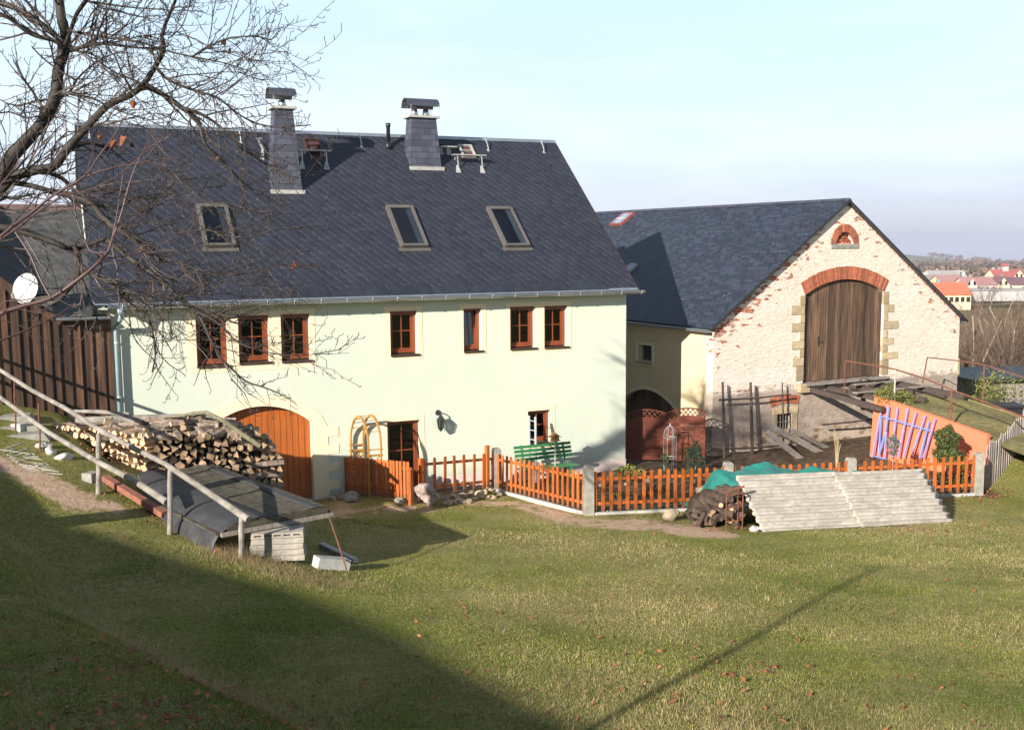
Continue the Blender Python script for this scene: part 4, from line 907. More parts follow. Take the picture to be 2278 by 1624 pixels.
# ================================================================ wall lantern
lp = HF @ Vector((-5.46, 0, 1.93)); lt = thing('wall_lantern', 'black iron carriage lantern on a bracket fixed to the pale green wall', 'lantern', frame(lp, 24.233))
m = MB(); m.tube([(0, -.002, .05), (0, -.03, .05)], [.075, .06], 12); m.tube([(0, -.03, .05), (0, -.12, .09), (0, -.19, .05), (0, -.19, -.02)], .016, 7); m.tube([(0, -.03, .0), (0, -.09, -.04), (0, -.05, .03)], .01, 6); m.build('bracket', M_['black_iron'], lt)
m = MB(); m.tube([(0, -.19, .0), (0, -.19, -.03), (0, -.19, -.10)], [.02, .05, .115], 6); m.tube([(0, -.19, -.32), (0, -.19, -.35), (0, -.19, -.40)], [.07, .05, .012], 6)
for k in range(6):
    a = math.pi / 3 * k; m.tube([(.10 * math.cos(a), -.19 + .10 * math.sin(a), -.10), (.065 * math.cos(a), -.19 + .065 * math.sin(a), -.33)], .008, 5)
m.build('lamp_head', M_['black_iron'], lt)
m = MB(); m.tube([(0, -.19, -.105), (0, -.19, -.32)], [.09, .058], 6); m.build('lamp_glass', M_['lampglass'] if 'lampglass' in M_ else M_['glass'], lt)
# ================================================================ picket fences and posts
def V2(p): return Vector((p.x, p.y, h(p.x, p.y)))
GA, GB = V2(gp(757, 1103)), V2(gp(919, 1121)); GC = V2(gp(931, 1112)); PA, PB = V2(gp(1104, 1092)), V2(gp(1309, 1146)); PE = V2(gp(2173, 1101))
def on_line(x):
    d = ray(x, 900); n = (PE - PB).cross(Vector((0, 0, 1))); p = CAM + d * ((PB - CAM).dot(n) / d.dot(n)); return V2(p)
PC, PD = on_line(1622), on_line(1897)
FENCE_PTS[:] = [GA, GB, PA, PB, PC, PD, PE]
def picket_mesh(hh, w=.078, t=.02):
    m = MB(); m.prism([(-w / 2, 0), (w / 2, 0), (w / 2, hh - w * .45)] + [(w / 2 * math.cos(a), hh - w * .45 + w * .45 * math.sin(a)) for a in np.linspace(.3, math.pi - .3, 5)] + [(-w / 2, hh - w * .45)], -t / 2, t / 2)
    return m
def picket_fence(A, B, n, label, z0=.10, z1=1.0, endpost=None, sag=0.0, ins=(.09, .09), gpid='orange picket fence panels'):
    A = Vector(A); B = Vector(B); d = (B - A); d.z = 0; Ln = d.length; d.normalize(); az = math.degrees(math.atan2(d.y, d.x))
    t = thing('picket_fence', label, 'fence', frame(Vector((A.x, A.y, A.z)), az), gpid)
    dz = (B.z - A.z) / Ln; me = picket_mesh(z1 - z0).mesh('picket', M_['fence'])
    for k in range(n):
        x = ins[0] + (Ln - ins[0] - ins[1]) * k / (n - 1); o = bpy.data.objects.new('picket', me); COL.objects.link(o); o.parent = t
        o.location = (x, -.032, z0 + dz * x + sag * math.sin(math.pi * k / (n - 1)) + random.uniform(-.008, .008)); o.rotation_euler = (random.uniform(-.02, .02), random.uniform(-.012, .012), random.uniform(-.05, .05))
    for z in (.26, .82):
        m = MB(); m.beam((.02, 0, z + sag * .5), (Ln - .02, 0, z + dz * Ln + sag * .5), .028, .065); m.build('rail', M_['fence'], t)
    if endpost:
        for x in endpost:
            m = MB(); m.box(x - .045, x + .045, -.09, -.0, -.05, z1 + .01); m.build('post', M_['fence'], t)
    return t
picket_fence(GA, GB, 22, 'orange picket panel standing across the corner below the rose arch', endpost=[(GB - GA).length - .03], ins=(.04, .12))
picket_fence(GC, PA, 8, 'orange picket panel behind the boulder up to the first concrete post', endpost=[.05, (PA - GC).length - .36], sag=.03, ins=(.16, .14), z1=.98)
picket_fence(PA, PB, 19, 'orange picket panel between the two left concrete posts, in front of the green bench', ins=(.14, .14), z1=.97)
picket_fence(PB, PC, 17, 'orange picket panel in front of the red garden screens', ins=(.14, .14))
picket_fence(PC, PD, 15, 'orange picket panel half hidden behind the green tarpaulin', ins=(.14, .14))
picket_fence(PD, PE, 16, 'orange picket panel in front of the coral wall', ins=(.14, .14))
for p, lb, hh, az in ((PA, 'narrow concrete post nearest the house wall, between two picket panels', 1.10, 24), (PB, 'square concrete post at the forward corner of the picket fence', 1.14, 12), (PC, 'concrete post left of the green tarpaulin', 1.10, 5), (PD, 'concrete post between barn boards and blue trellis', 1.08, 5), (PE, 'concrete post at the right end of the orange pickets, beside the grey fence', 1.05, 5)):
    m = MB(); m.add([(x, y, z) for z, k in ((-.2, 1), (hh - .05, .95), (hh, .72)) for x, y in ((-.11 * k, -.10 * k), (.11 * k, -.10 * k), (.11 * k, .10 * k), (-.11 * k, .10 * k))], [(0, 1, 5, 4), (1, 2, 6, 5), (2, 3, 7, 6), (3, 0, 4, 7), (4, 5, 9, 8), (5, 6, 10, 9), (6, 7, 11, 10), (7, 4, 8, 11), (8, 9, 10, 11)])
    o = m.build('concrete_post', M_['concrete'], None, frame(p, az)); tag(o, lb, 'post', 'concrete fence posts')
for A, B, lb in ((PA, PB, 'pale concrete edging strip under the picket panel before the bench'), (PB, PC, 'pale concrete edging strip under the picket panel right of the corner post'), (PC, PE, 'pale concrete edging strip running on to the right end post')):
    m = MB(); m.beam(A + Vector((0, -.05, .0)), B + Vector((0, -.05, .0)), .06, .14); solo(m, 'edging_strip', lb, 'edging', M_['curb'], A, 'concrete edging strips')
# grey weathered pickets on the right
gfa, gfb = gp(2192, 1090), at(2272, 1010, 27.3)
t = thing('picket_fence', 'silver grey weathered picket fence climbing the bank at the right edge', 'fence', Matrix.Translation(gfa))
N2 = 17
for k in range(N2):
    u = k / (N2 - 1); p = (gfb - gfa) * u; hh = random.uniform(1.14, 1.26) + .05 * u; m = MB(); a = math.degrees(math.atan2((gfb - gfa).y, (gfb - gfa).x))
    m.prism([(-.04, 0), (.04, 0), (.04, hh - .05), (0, hh), (-.04, hh - .05)], -.01, .01); o = m.build('picket', M_['grey_picket'], t, frame(p + Vector((0, 0, -.05 - .1 * math.sin(u * 3))), a + random.uniform(-6, 6)) @ Matrix.Rotation(random.uniform(-.03, .03), 4, 'Y'))
for z in (.3, .9):
    m = MB(); m.beam(Vector((0, .03, z)), (gfb - gfa) + Vector((0, .03, z - .03)), .03, .06); m.build('rail', M_['grey_picket'], t)
m = MB(); m.beam((gfb - gfa) + Vector((.05, 0, -.3)), (gfb - gfa) + Vector((.05, 0, 1.15)), .08, .05); m.build('post', M_['grey_picket'], t)

# ================================================================ garden things
# rose arch
t = thing('rose_arch', 'tan wooden garden arch with lattice sides beside the glazed door', 'garden arch', Matrix.Translation(at(781, 1100, 24.75)))
L0 = at(781, 1000, 24.75); L1 = at(808.6, 1000, 24.9); R0_ = at(820, 1000, 24.1); R1 = at(848, 1000, 24.25); zb = h(L0.x, L0.y); T0 = t.matrix_world.translation
zt_ = 2.12
def hoop(a, b):
    a = Vector(a); b = Vector(b); zs = 1.45; pts = [Vector((a.x, a.y, zb)), Vector((a.x, a.y, zs))]
    for q in np.linspace(0, math.pi, 13)[1:-1]:
        c = (a + b) / 2; e = (b - a) / 2; pts.append(Vector((c.x - e.x * math.cos(q), c.y - e.y * math.cos(q), zs + (zt_ - zs) * math.sin(q))))
    return pts + [Vector((b.x, b.y, zs)), Vector((b.x, b.y, zb))]
ha, hb = hoop(L0, R0_), hoop(L1, R1)
for hh in (ha, hb):
    m = MB()
    for p, q in zip(hh, hh[1:]): m.beam(p - T0, q - T0, .05, .035, up=(L1 - L0).normalized())
    m.build('hoop', M_['arbor'], t)
m = MB()
for i in (3, 4, 5, 7, 9, 10, 11): m.beam(ha[i] - T0, hb[i] - T0, .014, .014)
m.build('rungs', M_['arbor'], t)
for a, b in ((L0, L1), (R0_, R1)):
    m = MB(); e = (b - a).normalized()
    for z in (.5, 1.22): m.beam(Vector((a.x, a.y, z)) - T0 - e * (.04 if z > 1 else 0), Vector((b.x, b.y, z)) - T0 + e * (.04 if z > 1 else 0), .02, .05)
    m.beam(Vector((a.x, a.y, 1.36)) - T0 - e * .05, Vector((b.x, b.y, 1.36)) - T0 + e * .05, .02, .025)
    for k in range(5):
        z = .3 + k * .21
        if z + .3 > 1.24: continue
        m.beam(Vector((a.x, a.y, z)) - T0, Vector((b.x, b.y, z + .3)) - T0, .008, .022); m.beam(Vector((a.x, a.y, z + .3)) - T0 + Vector((.0, .012, 0)), Vector((b.x, b.y, z)) - T0 + Vector((0, .012, 0)), .008, .022)
    m.build('lattice_panel', M_['arbor'], t)
# green bench against the wall
def fm(s, g): return HF @ Vector((s, g, 0))
t = thing('garden_bench', 'green painted slatted bench standing below the small barred window', 'bench', HF @ Matrix.Translation((-3.66, -1.15, .10)))
BL = 1.62
for i, z in enumerate((.93, .83, .73, .63)):
    m = MB(); m.box(0, BL, .46 + i * -.035 + .04, .485 + i * -.035 + .04, z - .035, z + .035, Matrix.Rotation(0, 4, 'X')); m.build('back_slat', M_['bench_green'], t)
for i in range(5):
    m = MB(); m.box(0, BL, -.02 + i * .085, .05 + i * .085, .42 - i * .004, .445 - i * .004); m.build('seat_slat', M_['bench_green'], t)
for x in (.22, BL - .22):
    m = MB(); m.beam((x, .36, .40), (x, .53, .97), .05, .03); m.beam((x, -.02, .40), (x, .42, .385), .05, .05); m.beam((x, .02, .4), (x, -.04, -.08), .05, .05); m.beam((x, .36, .4), (x, .42, -.08), .05, .05); m.build('bench_frame', M_['bench_green'], t)
# ladder
a = at(1185, 1056, 26.0); a.z = .12; b = at(1184, 926, 26.55)
lad = thing('ladder', 'narrow aluminium ladder leaning on the house in front of the small window', 'ladder', Matrix.Translation(a))
wv = Vector((.16, -.20, 0))
for sgn in (-.5, .5):
    m = MB(); m.beam(wv * sgn, b - a + wv * sgn, .025, .06, up=wv); m.build('stile', M_['alu'], lad)
for k in range(7):
    c = (b - a) * ((k + .5) / 7); m = MB(); m.tube([c - wv * .48, c + wv * .48], .014, 6); m.build('rung', M_['alu'], lad)
# bird house on a pole
p = at(1235, 1064, 26.0); p.z = .1
bh = thing('bird_house', 'small wooden bird house on a thin grey pole behind the bench end', 'bird house', frame(p, 15))
zt2 = at(1235, 975, 26.0).z - p.z
m = MB(); m.tube([(0, 0, 0), (0, 0, zt2 - .06)], .016, 7); m.build('pole', M_['galv'], bh)
m = MB(); m.box(-.12, .12, -.09, .09, zt2 - .06, zt2 - .045); m.prism([(-.09, zt2 - .045), (.09, zt2 - .045), (.09, zt2 + .06), (0, zt2 + .12), (-.09, zt2 + .06)], -.07, .07); m.build('box', M_['sun_wood'], bh)
m = MB(); m.beam((-.09 - .05, 0, zt2 + .035), (0, 0, zt2 + .135), .22, .014, up=(-.6, 0, .8)); m.beam((.14, 0, zt2 + .035), (0.0, 0, zt2 + .139), .22, .014, up=(.6, 0, .8)); m.build('roof', M_['sun_wood'], bh)
m = MB(); m.tube([(0, -.071, zt2 + .03), (0, -.075, zt2 + .03)], .022, 12); m.build('entrance_hole', M_['blackplastic'], bh)
# red brown garden screens
def screen(A, B, zt0, zt1, peak, label, mirror=False):
    A = Vector(A); B = Vector(B); d = B - A; d.z = 0; Ln = d.length; t = thing('garden_screen', label, 'screen', frame(A, math.degrees(math.atan2(d.y, d.x))), 'red brown garden screens')
    def top(x): u = x / Ln; return lerp(zt0, zt1, u) + peak * math.sin(math.pi * u) ** .9
    m = MB(); hl = .22
    for x in (.02, Ln - .02): m.beam((x, 0, 0), (x, 0, top(x)), .05, .05)
    pts = [(x, 0, top(x)) for x in np.linspace(0, Ln, 12)]; lo = [(x, 0, top(x) - hl) for x in np.linspace(0, Ln, 12)]
    for P in (pts, lo):
        for p, q in zip(P, P[1:]): m.beam(p, q, .04, .035)
    m.beam((0, 0, .06), (Ln, 0, .06), .04, .05); m.build('frame', M_['screen'], t)
    m = MB(); n_ = 9
    for k in range(-1, n_):
        x0 = Ln * k / n_; x1 = x0 + .20
        for s_ in (0, 1):
            a, b = (x0, x1) if s_ == 0 else (x1, x0)
            a2, b2 = max(0.01, min(Ln - .01, a)), max(0.01, min(Ln - .01, b))
            if abs(a2 - b2) < .03: continue
            m.beam((a2, .006 * s_, top(a2) - hl), (b2, .006 * s_, top(b2) - .0), .01, .022)
    m.build('lattice', M_['screen'], t)
    m = MB(); nrow = 13
    for i in range(nrow):
        z0 = .09 + (min(top(0), top(Ln)) - hl - .09) * i / nrow; z1 = .09 + (min(top(0), top(Ln)) - hl - .09) * (i + 1) / nrow
        for j in range(4):
            xa, xb = Ln * j / 4 + .01, Ln * (j + 1) / 4 - .01; y = .010 if (i + j) % 2 else -.010
            m.add([(xa, 0, z0 + .004), (lerp(xa, xb, .5), y, z0 + .004), (xb, 0, z0 + .004), (xb, 0, z1 - .004), (lerp(xa, xb, .5), y, z1 - .004), (xa, 0, z1 - .004)], [(0, 1, 4, 5), (1, 2, 3, 4)])
            m.add([(xa, .012, z0 + .004), (xb, .012, z0 + .004), (xb, .012, z1 - .004), (xa, .012, z1 - .004)], [(0, 1, 2, 3)])
    xs = np.linspace(.03, Ln - .03, 10); zb_ = .09 + (min(top(0), top(Ln)) - hl - .09)
    m.prism([(xs[0], zb_ - .01)] + [(x, top(x) - hl - .01) for x in xs] + [(xs[-1], zb_ - .01)], -.004, .008)
    for j in (1, 2, 3): m.box(Ln * j / 4 - .012, Ln * j / 4 + .012, .013, .03, .08, zb_)
    m.build('woven_boards', M_['screen'], t)
S0, S1, S2 = at(1380, 1000, 28.95), at(1482, 1000, 28.75), at(1568, 1000, 28.5)
for s_ in (S0, S1, S2): s_.z = .06
screen(S0, S1, 1.22, 1.35, .17, 'red brown woven screen next to the house corner, left half in shade'); S1b = S1 + Vector((-.09, -.07, 0))
screen(S1b, S2, 1.34, 1.46, .13, 'red brown woven screen with sunlit arched lattice next to the barn corner')
# obelisk
p = at(1490, 1027, 27.6); p.z = .05
t = thing('plant_obelisk', 'round wire obelisk for climbing plants in front of the red screens', 'plant obelisk', Matrix.Translation(p)); m = MB()
for k in range(6):
    a = k * math.pi / 3; m.tube([(.17 * math.cos(a), .17 * math.sin(a), 0), (.17 * math.cos(a), .17 * math.sin(a), .95), (.14 * math.cos(a), .14 * math.sin(a), 1.1), (.07 * math.cos(a), .07 * math.sin(a), 1.2), (0, 0, 1.23)], .0075, 5)
m.build('uprights', M_['galv'], t); m = MB()
for z in (.35, .9): m.tube([(.175 * math.cos(a), .175 * math.sin(a), z) for a in np.linspace(0, 2 * math.pi, 17)], .009, 5)
m.tube([(0, 0, 1.2), (0, 0, 1.3)], .018, 6); m.build('rings', M_['galv'], t)

# ---- foliage helper: leaf clumps
def leafball(m, c, r, n, size, seed=0, shell=.55, flat=1.0, dens=None):
    rg = random.Random(seed); c = Vector(c)
    for _ in range(n):
        d = Vector((rg.gauss(0, 1), rg.gauss(0, 1), rg.gauss(0, 1))).normalized(); k = shell + (1 - shell) * rg.random() ** .5
        k *= 1 + .22 * math.sin(d.x * 5 + seed) * math.sin(d.y * 4 + 1 + seed) + .12 * math.sin(d.z * 7)
        p = c + Vector((d.x * r[0], d.y * r[1], d.z * r[2])) * k
        a = Vector((rg.gauss(0, 1), rg.gauss(0, 1), rg.gauss(0, 1))).normalized(); b = a.orthogonal().normalized(); s = size * rg.uniform(.6, 1.3)
        m.add([p - a * s, p + b * s * .5, p + a * s, p - b * s * .5], [(0, 1, 2, 3)])
def shrub(name, label, cat, base, balls, mat, size, stem=None, group=None, seed=1):
    t = thing(name, label, cat, Matrix.Translation(base), group)
    m = MB()
    for i, (c, r, n) in enumerate(balls): leafball(m, c, r, n, size, seed + i)
    m.build('foliage', mat, t)
    m = MB()
    for pts, rr in (stem or [([(0, 0, -.05), (0, 0, .3)], .015)]): m.tube(pts, rr, 6)
    m.build('stem', M_['pole_wood'], t); return t
p = at(2105, 1045, 25.6); p.z = h(p.x, p.y)
zc = at(2105, 975, 25.6).z - p.z; z2 = at(2105, 1012, 25.6).z - p.z
shrub('topiary_shrub', 'dark green shrub clipped into one ball above another before the coral wall', 'shrub', p, [((0, 0, zc), (.30, .28, .30), 2600), ((.02, 0, z2), (.34, .3, .25), 2200), ((.03, 0, .2), (.3, .3, .25), 600)], M_['leaf_green'], .035, [([(0, 0, -.05), (.01, 0, zc)], .018)])
p = at(1986, 1030, 26.0); p.z = h(p.x, p.y)
shrub('small_conifer', 'grey blue dwarf conifer in front of the blue lath trellis', 'conifer', p, [((0, 0, at(1986, 990, 26).z - p.z), (.16, .16, .30), 700)], M_['blue_conifer'], .03, [([(0, 0, -.05), (0, 0, .6)], .02)])
p = at(2141, 1040, 25.6); p.z = h(p.x, p.y)
shrub('small_conifer', 'slim bright green conifer right of the clipped shrub', 'conifer', p, [((0, 0, .38), (.14, .14, .40), 500), ((0, 0, .75), (.05, .05, .2), 90)], M_['leaf_yellow'], .028)
p = at(1547, 1046, 27.0); p.z = .05
shrub('small_conifer', 'dark green bushy conifer in front of the right screen', 'conifer', p, [((0, 0, .35), (.27, .25, .34), 900), ((.02, 0, .70), (.13, .13, .24), 300), ((-.16, 0, .62), (.10, .1, .14), 150)], M_['conifer'], .032)
p = at(1400, 1048, 26.6); p.z = .05
shrub('grass_clump', 'dry green grass clump behind the pickets at the house corner', 'plant', p, [((0, 0, .16), (.34, .25, .2), 500)], M_['leaf_yellow'], .05)
p = at(1478, 1048, 27.2); p.z = .05
shrub('low_shrub', 'small green climbing plant at the foot of the wire obelisk', 'shrub', p, [((0, 0, .3), (.13, .13, .3), 200)], M_['leaf_green'], .03)
bpos = onplane(1973, 893, BO + bfx * (RB + .3), bfx); bb = BI @ bpos
shrub('boxwood_bush', 'green and yellow bush growing over the top corner of the coral wall', 'bush', BF @ Vector((RB + .25, -2.65, 1.58)), [((0, 0, .22), (.36, .42, .30), 1500), ((.45, .15, .12), (.40, .35, .22), 900), ((-.12, .05, -.12), (.18, .25, .3), 400)], M_['leaf_mix'] if 'leaf_mix' in M_ else M_['leaf_yellow'], .032)
# low plants and stones scattered in the bed
rg = random.Random(21); k = 0
places = ['behind the pickets near the corner post', 'in the bed in front of the red screens', 'in the bed below the bean pole frame', 'in the bed before the leaning boards', 'behind the tarpaulin in the bed', 'in the bed below the coral wall']
for i in range(46):
    u = (i + .5) / 46; x = lerp(1330, 2150, u) + rg.uniform(-12, 12); yy = rg.uniform(1040, 1075); P = at(x, yy, lerp(24.6, 25.6, u) + rg.uniform(0, 1.8)); P.z = h(P.x, P.y)
    m = MB(); sz = rg.uniform(.10, .24)
    if i % 3 == 0:
        m.blob((0, 0, sz * .3), (sz, sz * .8, sz * .55), 2, .5, i); o = m.build('garden_stone', M_['stone'], None, Matrix.Translation(P)); tag(o, ('rounded brown stone ', 'angular pale stone ')[i % 2] + places[min(5, int(u * 6))], 'stone', 'stones in the garden bed')
    else:
        leafball(m, (0, 0, sz * .6), (sz, sz, sz * .7), 110, .035, i, .2); o = m.build('bedding_plant', (M_['leaf_green'], M_['dead_leaf'], M_['leaf_yellow'], M_['twig'])[i % 4], None, Matrix.Translation(P)); tag(o, ('low dark green ', 'withered brown ', 'pale yellow green ', 'bare brown ')[i % 4] + 'plant ' + places[min(5, int(u * 6))], 'plant', 'plants in the garden bed')
# straw coloured dry stalk
p = at(1861, 1040, 27.0); p.z = 0; m = MB()
for k in range(5): m.tube([(0, 0, 0), (.02 * k - .04, 0, .6), (.05 * k - .1 + random.uniform(-.03, .03), .02, 1.25 - .1 * k)], .007, 4)
M_['straw'] = simple('straw', (.42, .33, .18), .8, .25, 6, isl=.3)
o = m.build('dry_stalk', M_['straw'], None, Matrix.Translation(p)); tag(o, 'tall straw coloured dry stalk before the barn foot', 'plant')

# blue and violet trellis leaning on the coral wall
def cw(x, y, off=.06): 
    return onplane(x, y, BO + bfx * (RB - off), bfx)
def z4c(x, y): return (2200 + x * .3694) * .7929, (950 + y * .3694) * .7929
o0 = cw(*z4c(740, 900))
tr = thing('lath_trellis', 'blue and violet painted lath trellis fanned out against the coral wall', 'trellis', Matrix.Translation(o0))
for i, (a, b) in enumerate((((745, 512), (672, 900)), ((738, 590), (720, 880)), ((798, 515), (772, 700)), ((772, 700), (722, 885)), ((790, 512), (762, 912)), ((862, 528), (812, 900)), ((942, 530), (868, 900)), ((1005, 558), (908, 900)), ((1075, 585), (965, 905)), ((1102, 630), (1028, 925)), ((1150, 610), (1058, 905)))):
    m = MB(); m.beam(cw(*z4c(*a), .10) - o0, cw(*z4c(*b), .24) - o0, .035, .05, up=bfx); m.build('lath', M_['blue_trellis'] if i in (1, 3, 2, 9) else M_['violet_trellis'], tr)
for a, b in (((738, 590), (1112, 700)), ((668, 885), (780, 918))):
    m = MB(); m.beam(cw(*z4c(*a), .14) - o0, cw(*z4c(*b), .14) - o0, .03, .055, up=bfx); m.build('cross_lath', M_['blue_trellis'], tr)

# ================================================================ boulder and stone row
p = gp(952, 1128); m = MB(); m.blob((0, .2, .26), (.36, .30, .29), 4, .55, 4); solo_p = Vector((p.x, p.y, h(p.x, p.y)))
o = m.build('boulder', M_['boulder'], None, Matrix.Translation(solo_p)); tag(o, 'big pinkish granite boulder at the corner of the picket fence', 'boulder')
rg = random.Random(12)
for i in range(18):
    u = i / 17; P = gp(lerp(992, 1112, u) + rg.uniform(-4, 4), lerp(1119, 1098, u) + (6 if i % 2 else -7) + rg.uniform(-3, 3)); sz = rg.uniform(.09, .16)
    P.z = h(P.x, P.y); m = MB(); m.blob((0, 0, sz * .45), (sz * 1.2, sz, sz * .7), 2, .6, 100 + i); o = m.build('stone', M_['stone'], None, Matrix.Translation(P) @ Matrix.Rotation(rg.uniform(0, 6), 4, 'Z'))
    tag(o, ('%s fieldstone in the row %s' % (('brown', 'ochre', 'rounded grey brown')[i % 3], ('next to the boulder', 'between boulder and first concrete post', 'at the foot of the first concrete post')[min(2, int(u * 3))])), 'stone', 'stone row along the pickets')
for i, (x, y, s_, lb, mt) in enumerate(((787, 1113, .28, 'flat grey stone slab under the left picket panel', 'greystone'), (757, 1110, .2, 'brown stone at the house plinth beside the arched gate', 'stone'), (740, 1113, .12, 'small reddish stone left of the picket panel', 'stone'), (768, 1106, .15, 'pale rounded stone at the start of the picket panel', 'stone'),
        (1498, 1157, .26, 'large ochre stone at the left end of the firewood heap', 'stone'), (1530, 1148, .17, 'ochre stone leaning by the heap of dark logs', 'stone'), (1520, 1134, .15, 'upper pale stone on the stones beside the dark logs', 'stone'), (1490, 1132, .10, 'small stone on top of the large ochre stone', 'stone'), (1538, 1128, .10, 'narrow stone upright beside the tarpaulin edge', 'stone'), (1680, 1181, .14, 'pale stone holding down the left end of the corrugated sheets', 'white_stone'),
        (1340, 1141, .07, 'round white pebble at the foot of the corner post', 'white_stone'), (1357, 1141, .08, 'second white pebble, further from the corner post', 'white_stone'), (888, 1122, .2, 'grey concrete chunk left of the boulder under the pickets', 'greystone'))):
    P = gp(x, y); P.z = h(P.x, P.y); m = MB(); m.blob((0, 0, s_ * .4 + (.14 if 'upper' in lb or 'on top' in lb else 0)), (s_, s_ * .8, s_ * .62), 3, .6, 50 + i); o = m.build('stone', M_[mt], None, Matrix.Translation(P)); tag(o, lb, 'stone')

# ================================================================ log heap, tarpaulin, corrugated sheets
# sheets: bottom line and top line from the photograph's geometry
B0_, B1_ = gp(1703, 1184), gp(2124, 1160); B0_.z = h(B0_.x, B0_.y); B1_.z = h(B1_.x, B1_.y)
ax_ = (B1_ - B0_); Lx = ax_.length; ax_.normalize(); back = Vector((-ax_.y, ax_.x, 0)).normalized(); up_s = (back * .66 + Vector((0, 0, .75))).normalized(); nr_ = ax_.cross(up_s).normalized()
if nr_.z < 0: nr_ = -nr_
def sheet(x0, x1, w0, w1, off, lb, seed, shear=0.0):
    m = MB(); nx = 26; nw = 66; rg = random.Random(seed); per = .158; ed = [rg.uniform(-.012, .012) for _ in range(nw + 1)]
    vs = []
    for j in range(nw + 1):
        w_ = lerp(w0, w1, j / nw)
        for i in range(nx + 1):
            x = lerp(x0, x1, i / nx) + (ed[j] if i in (0, nx) else 0) + shear * w_
            z = off + .033 * math.sin(2 * math.pi * w_ / per) + .006 * math.sin(x * 2.3 + w_ * 3)
            vs.append(ax_ * x + up_s * w_ + nr_ * z)
    n1 = len(vs); vs += [v - nr_ * .007 for v in vs]; fs = []
    for j in range(nw):
        for i in range(nx):
            a = j * (nx + 1) + i; fs.append((a, a + 1, a + nx + 2, a + nx + 1)); fs.append((n1 + a, n1 + a + nx + 1, n1 + a + nx + 2, n1 + a + 1))
    for j in range(nw):
        a = j * (nx + 1); fs.append((a, a + nx + 1, n1 + a + nx + 1, n1 + a)); a += nx; fs.append((a, n1 + a, n1 + a + nx + 1, a + nx + 1))
    for i in range(nx):
        fs.append((i, n1 + i, n1 + i + 1, i + 1)); a = nw * (nx + 1) + i; fs.append((a, a + 1, n1 + a + 1, n1 + a))
    m.add(vs, fs); o = m.build('corrugated_sheet', M_['asbestos'], None, Matrix.Translation(B0_), smooth=True); tag(o, lb, 'corrugated sheet', 'corrugated fibre cement sheets')
def m_sheet():
    s = NB('weathered_fibre_cement'); f = s.noise(3, 6, .65, s.vec((.6, 2, 2))); g = s.noise(16, 5, .7, s.vec((.5, 1, 1)))
    col = s.mix(s.rng(f, .35, .65), (.31, .28, .24), (.47, .43, .38)); col = s.mix(s.rng(g, .5, .72, 0, .8), col, (.20, .165, .11)); col = s.mix(s.rng(s.noise(1.1, 3), .6, .75, 0, .5), col, (.42, .43, .43))
    s.bump(g, .3, .006); return s.done(col, .9, spec=.1)
M_['asbestos'] = m_sheet()
W1 = 1.26
mid = Lx * .52
for k in range(3): sheet(-.0 - .02 * k, mid + .02, .02 - .0 * k, W1 + .02 * k, -.05 + .016 * k - .02, ('lowest', 'middle', 'topmost')[k] + ' corrugated sheet of the left leaning stack', 30 + k, -.12)
for k in range(3): sheet(mid - .12 - .02 * k, Lx - .02 * k - (.03 if k == 2 else 0), .0 + .03 * k, W1 + .02 - .02 * k, .0 + .016 * k - .016, ('lowest', 'middle', 'topmost')[k] + ' corrugated sheet of the right leaning stack', 40 + k, -.12)
# tarpaulin over the pile
def tarp_mesh():
    m = MB(); nx, ny = 110, 60; L_ = Lx + .25; vs = []
    for j in range(ny + 1):
        for i in range(nx + 1):
            u, v = i / nx, j / ny; x = -.35 + L_ * u * .93 - .10; y = lerp(.80, 2.6, v)
            z = .79 + .20 * math.exp(-((u - .36) / .12) ** 2) + .03 * math.exp(-((u - .13) / .06) ** 2) + .10 * math.exp(-((u - .66) / .1) ** 2) - .16 * u
            z += .030 * math.sin(x * 5 + y * 4 + math.sin(y * 3)) + .018 * math.sin(x * 11 - y * 6) + .008 * math.sin(x * 27 + y * 9)
            fall = sstep(.10, .0, u) ; z = lerp(z, -.02, fall); x -= fall * .12 * math.sin(v * 9)
            z = lerp(z, .0, sstep(.72, 1, v)); z = lerp(z, .75, sstep(.12, 0, v) * .8); z = lerp(z, .1, sstep(.96, 1, u))
            vs.append(ax_ * x + back * y + Vector((0, 0, z)))
    m.add(vs, [(j * (nx + 1) + i, j * (nx + 1) + i + 1, (j + 1) * (nx + 1) + i + 1, (j + 1) * (nx + 1) + i) for j in range(ny) for i in range(nx)])
    return m
o = tarp_mesh().build('tarpaulin', M_['tarp'], None, Matrix.Translation(B0_), smooth=True); tag(o, 'crumpled blue green tarpaulin covering the wood heap behind the corrugated sheets', 'tarpaulin')
# dark logs at the open end
rg = random.Random(77)
def log_mesh(ln, r, sides, seed, wedge=1.0, ends=0, wob=.0):
    rr = random.Random(seed); pts = []
    for k in range(sides): a = 2 * math.pi * k / sides + rr.uniform(-.25, .25) * 3 / sides; q = r * rr.uniform(.78, 1.12) * (1 if k % 2 else wedge); pts.append((q * math.cos(a), q * math.sin(a)))
    m = MB(); n = sides; st = 4; dx, dz = rr.uniform(-wob, wob), rr.uniform(-wob, wob); vs = []
    for j in range(st + 1):
        u = j / st; sc_ = 1 - .12 * u * rr.random(); bnd = math.sin(u * math.pi); vs += [(x * sc_ + dx * bnd, (u - .5) * ln + rr.uniform(-.008, .008), z * sc_ + dz * bnd) for x, z in pts]
    fs = [(j * n + k, (j + 1) * n + k, (j + 1) * n + (k + 1) % n, j * n + (k + 1) % n) for j in range(st) for k in range(n)]
    m.add(vs, fs, 1); m.add(vs[:n], [tuple(range(n))], 0); m.add(vs[-n:], [tuple(range(n))[::-1]], 0); return m
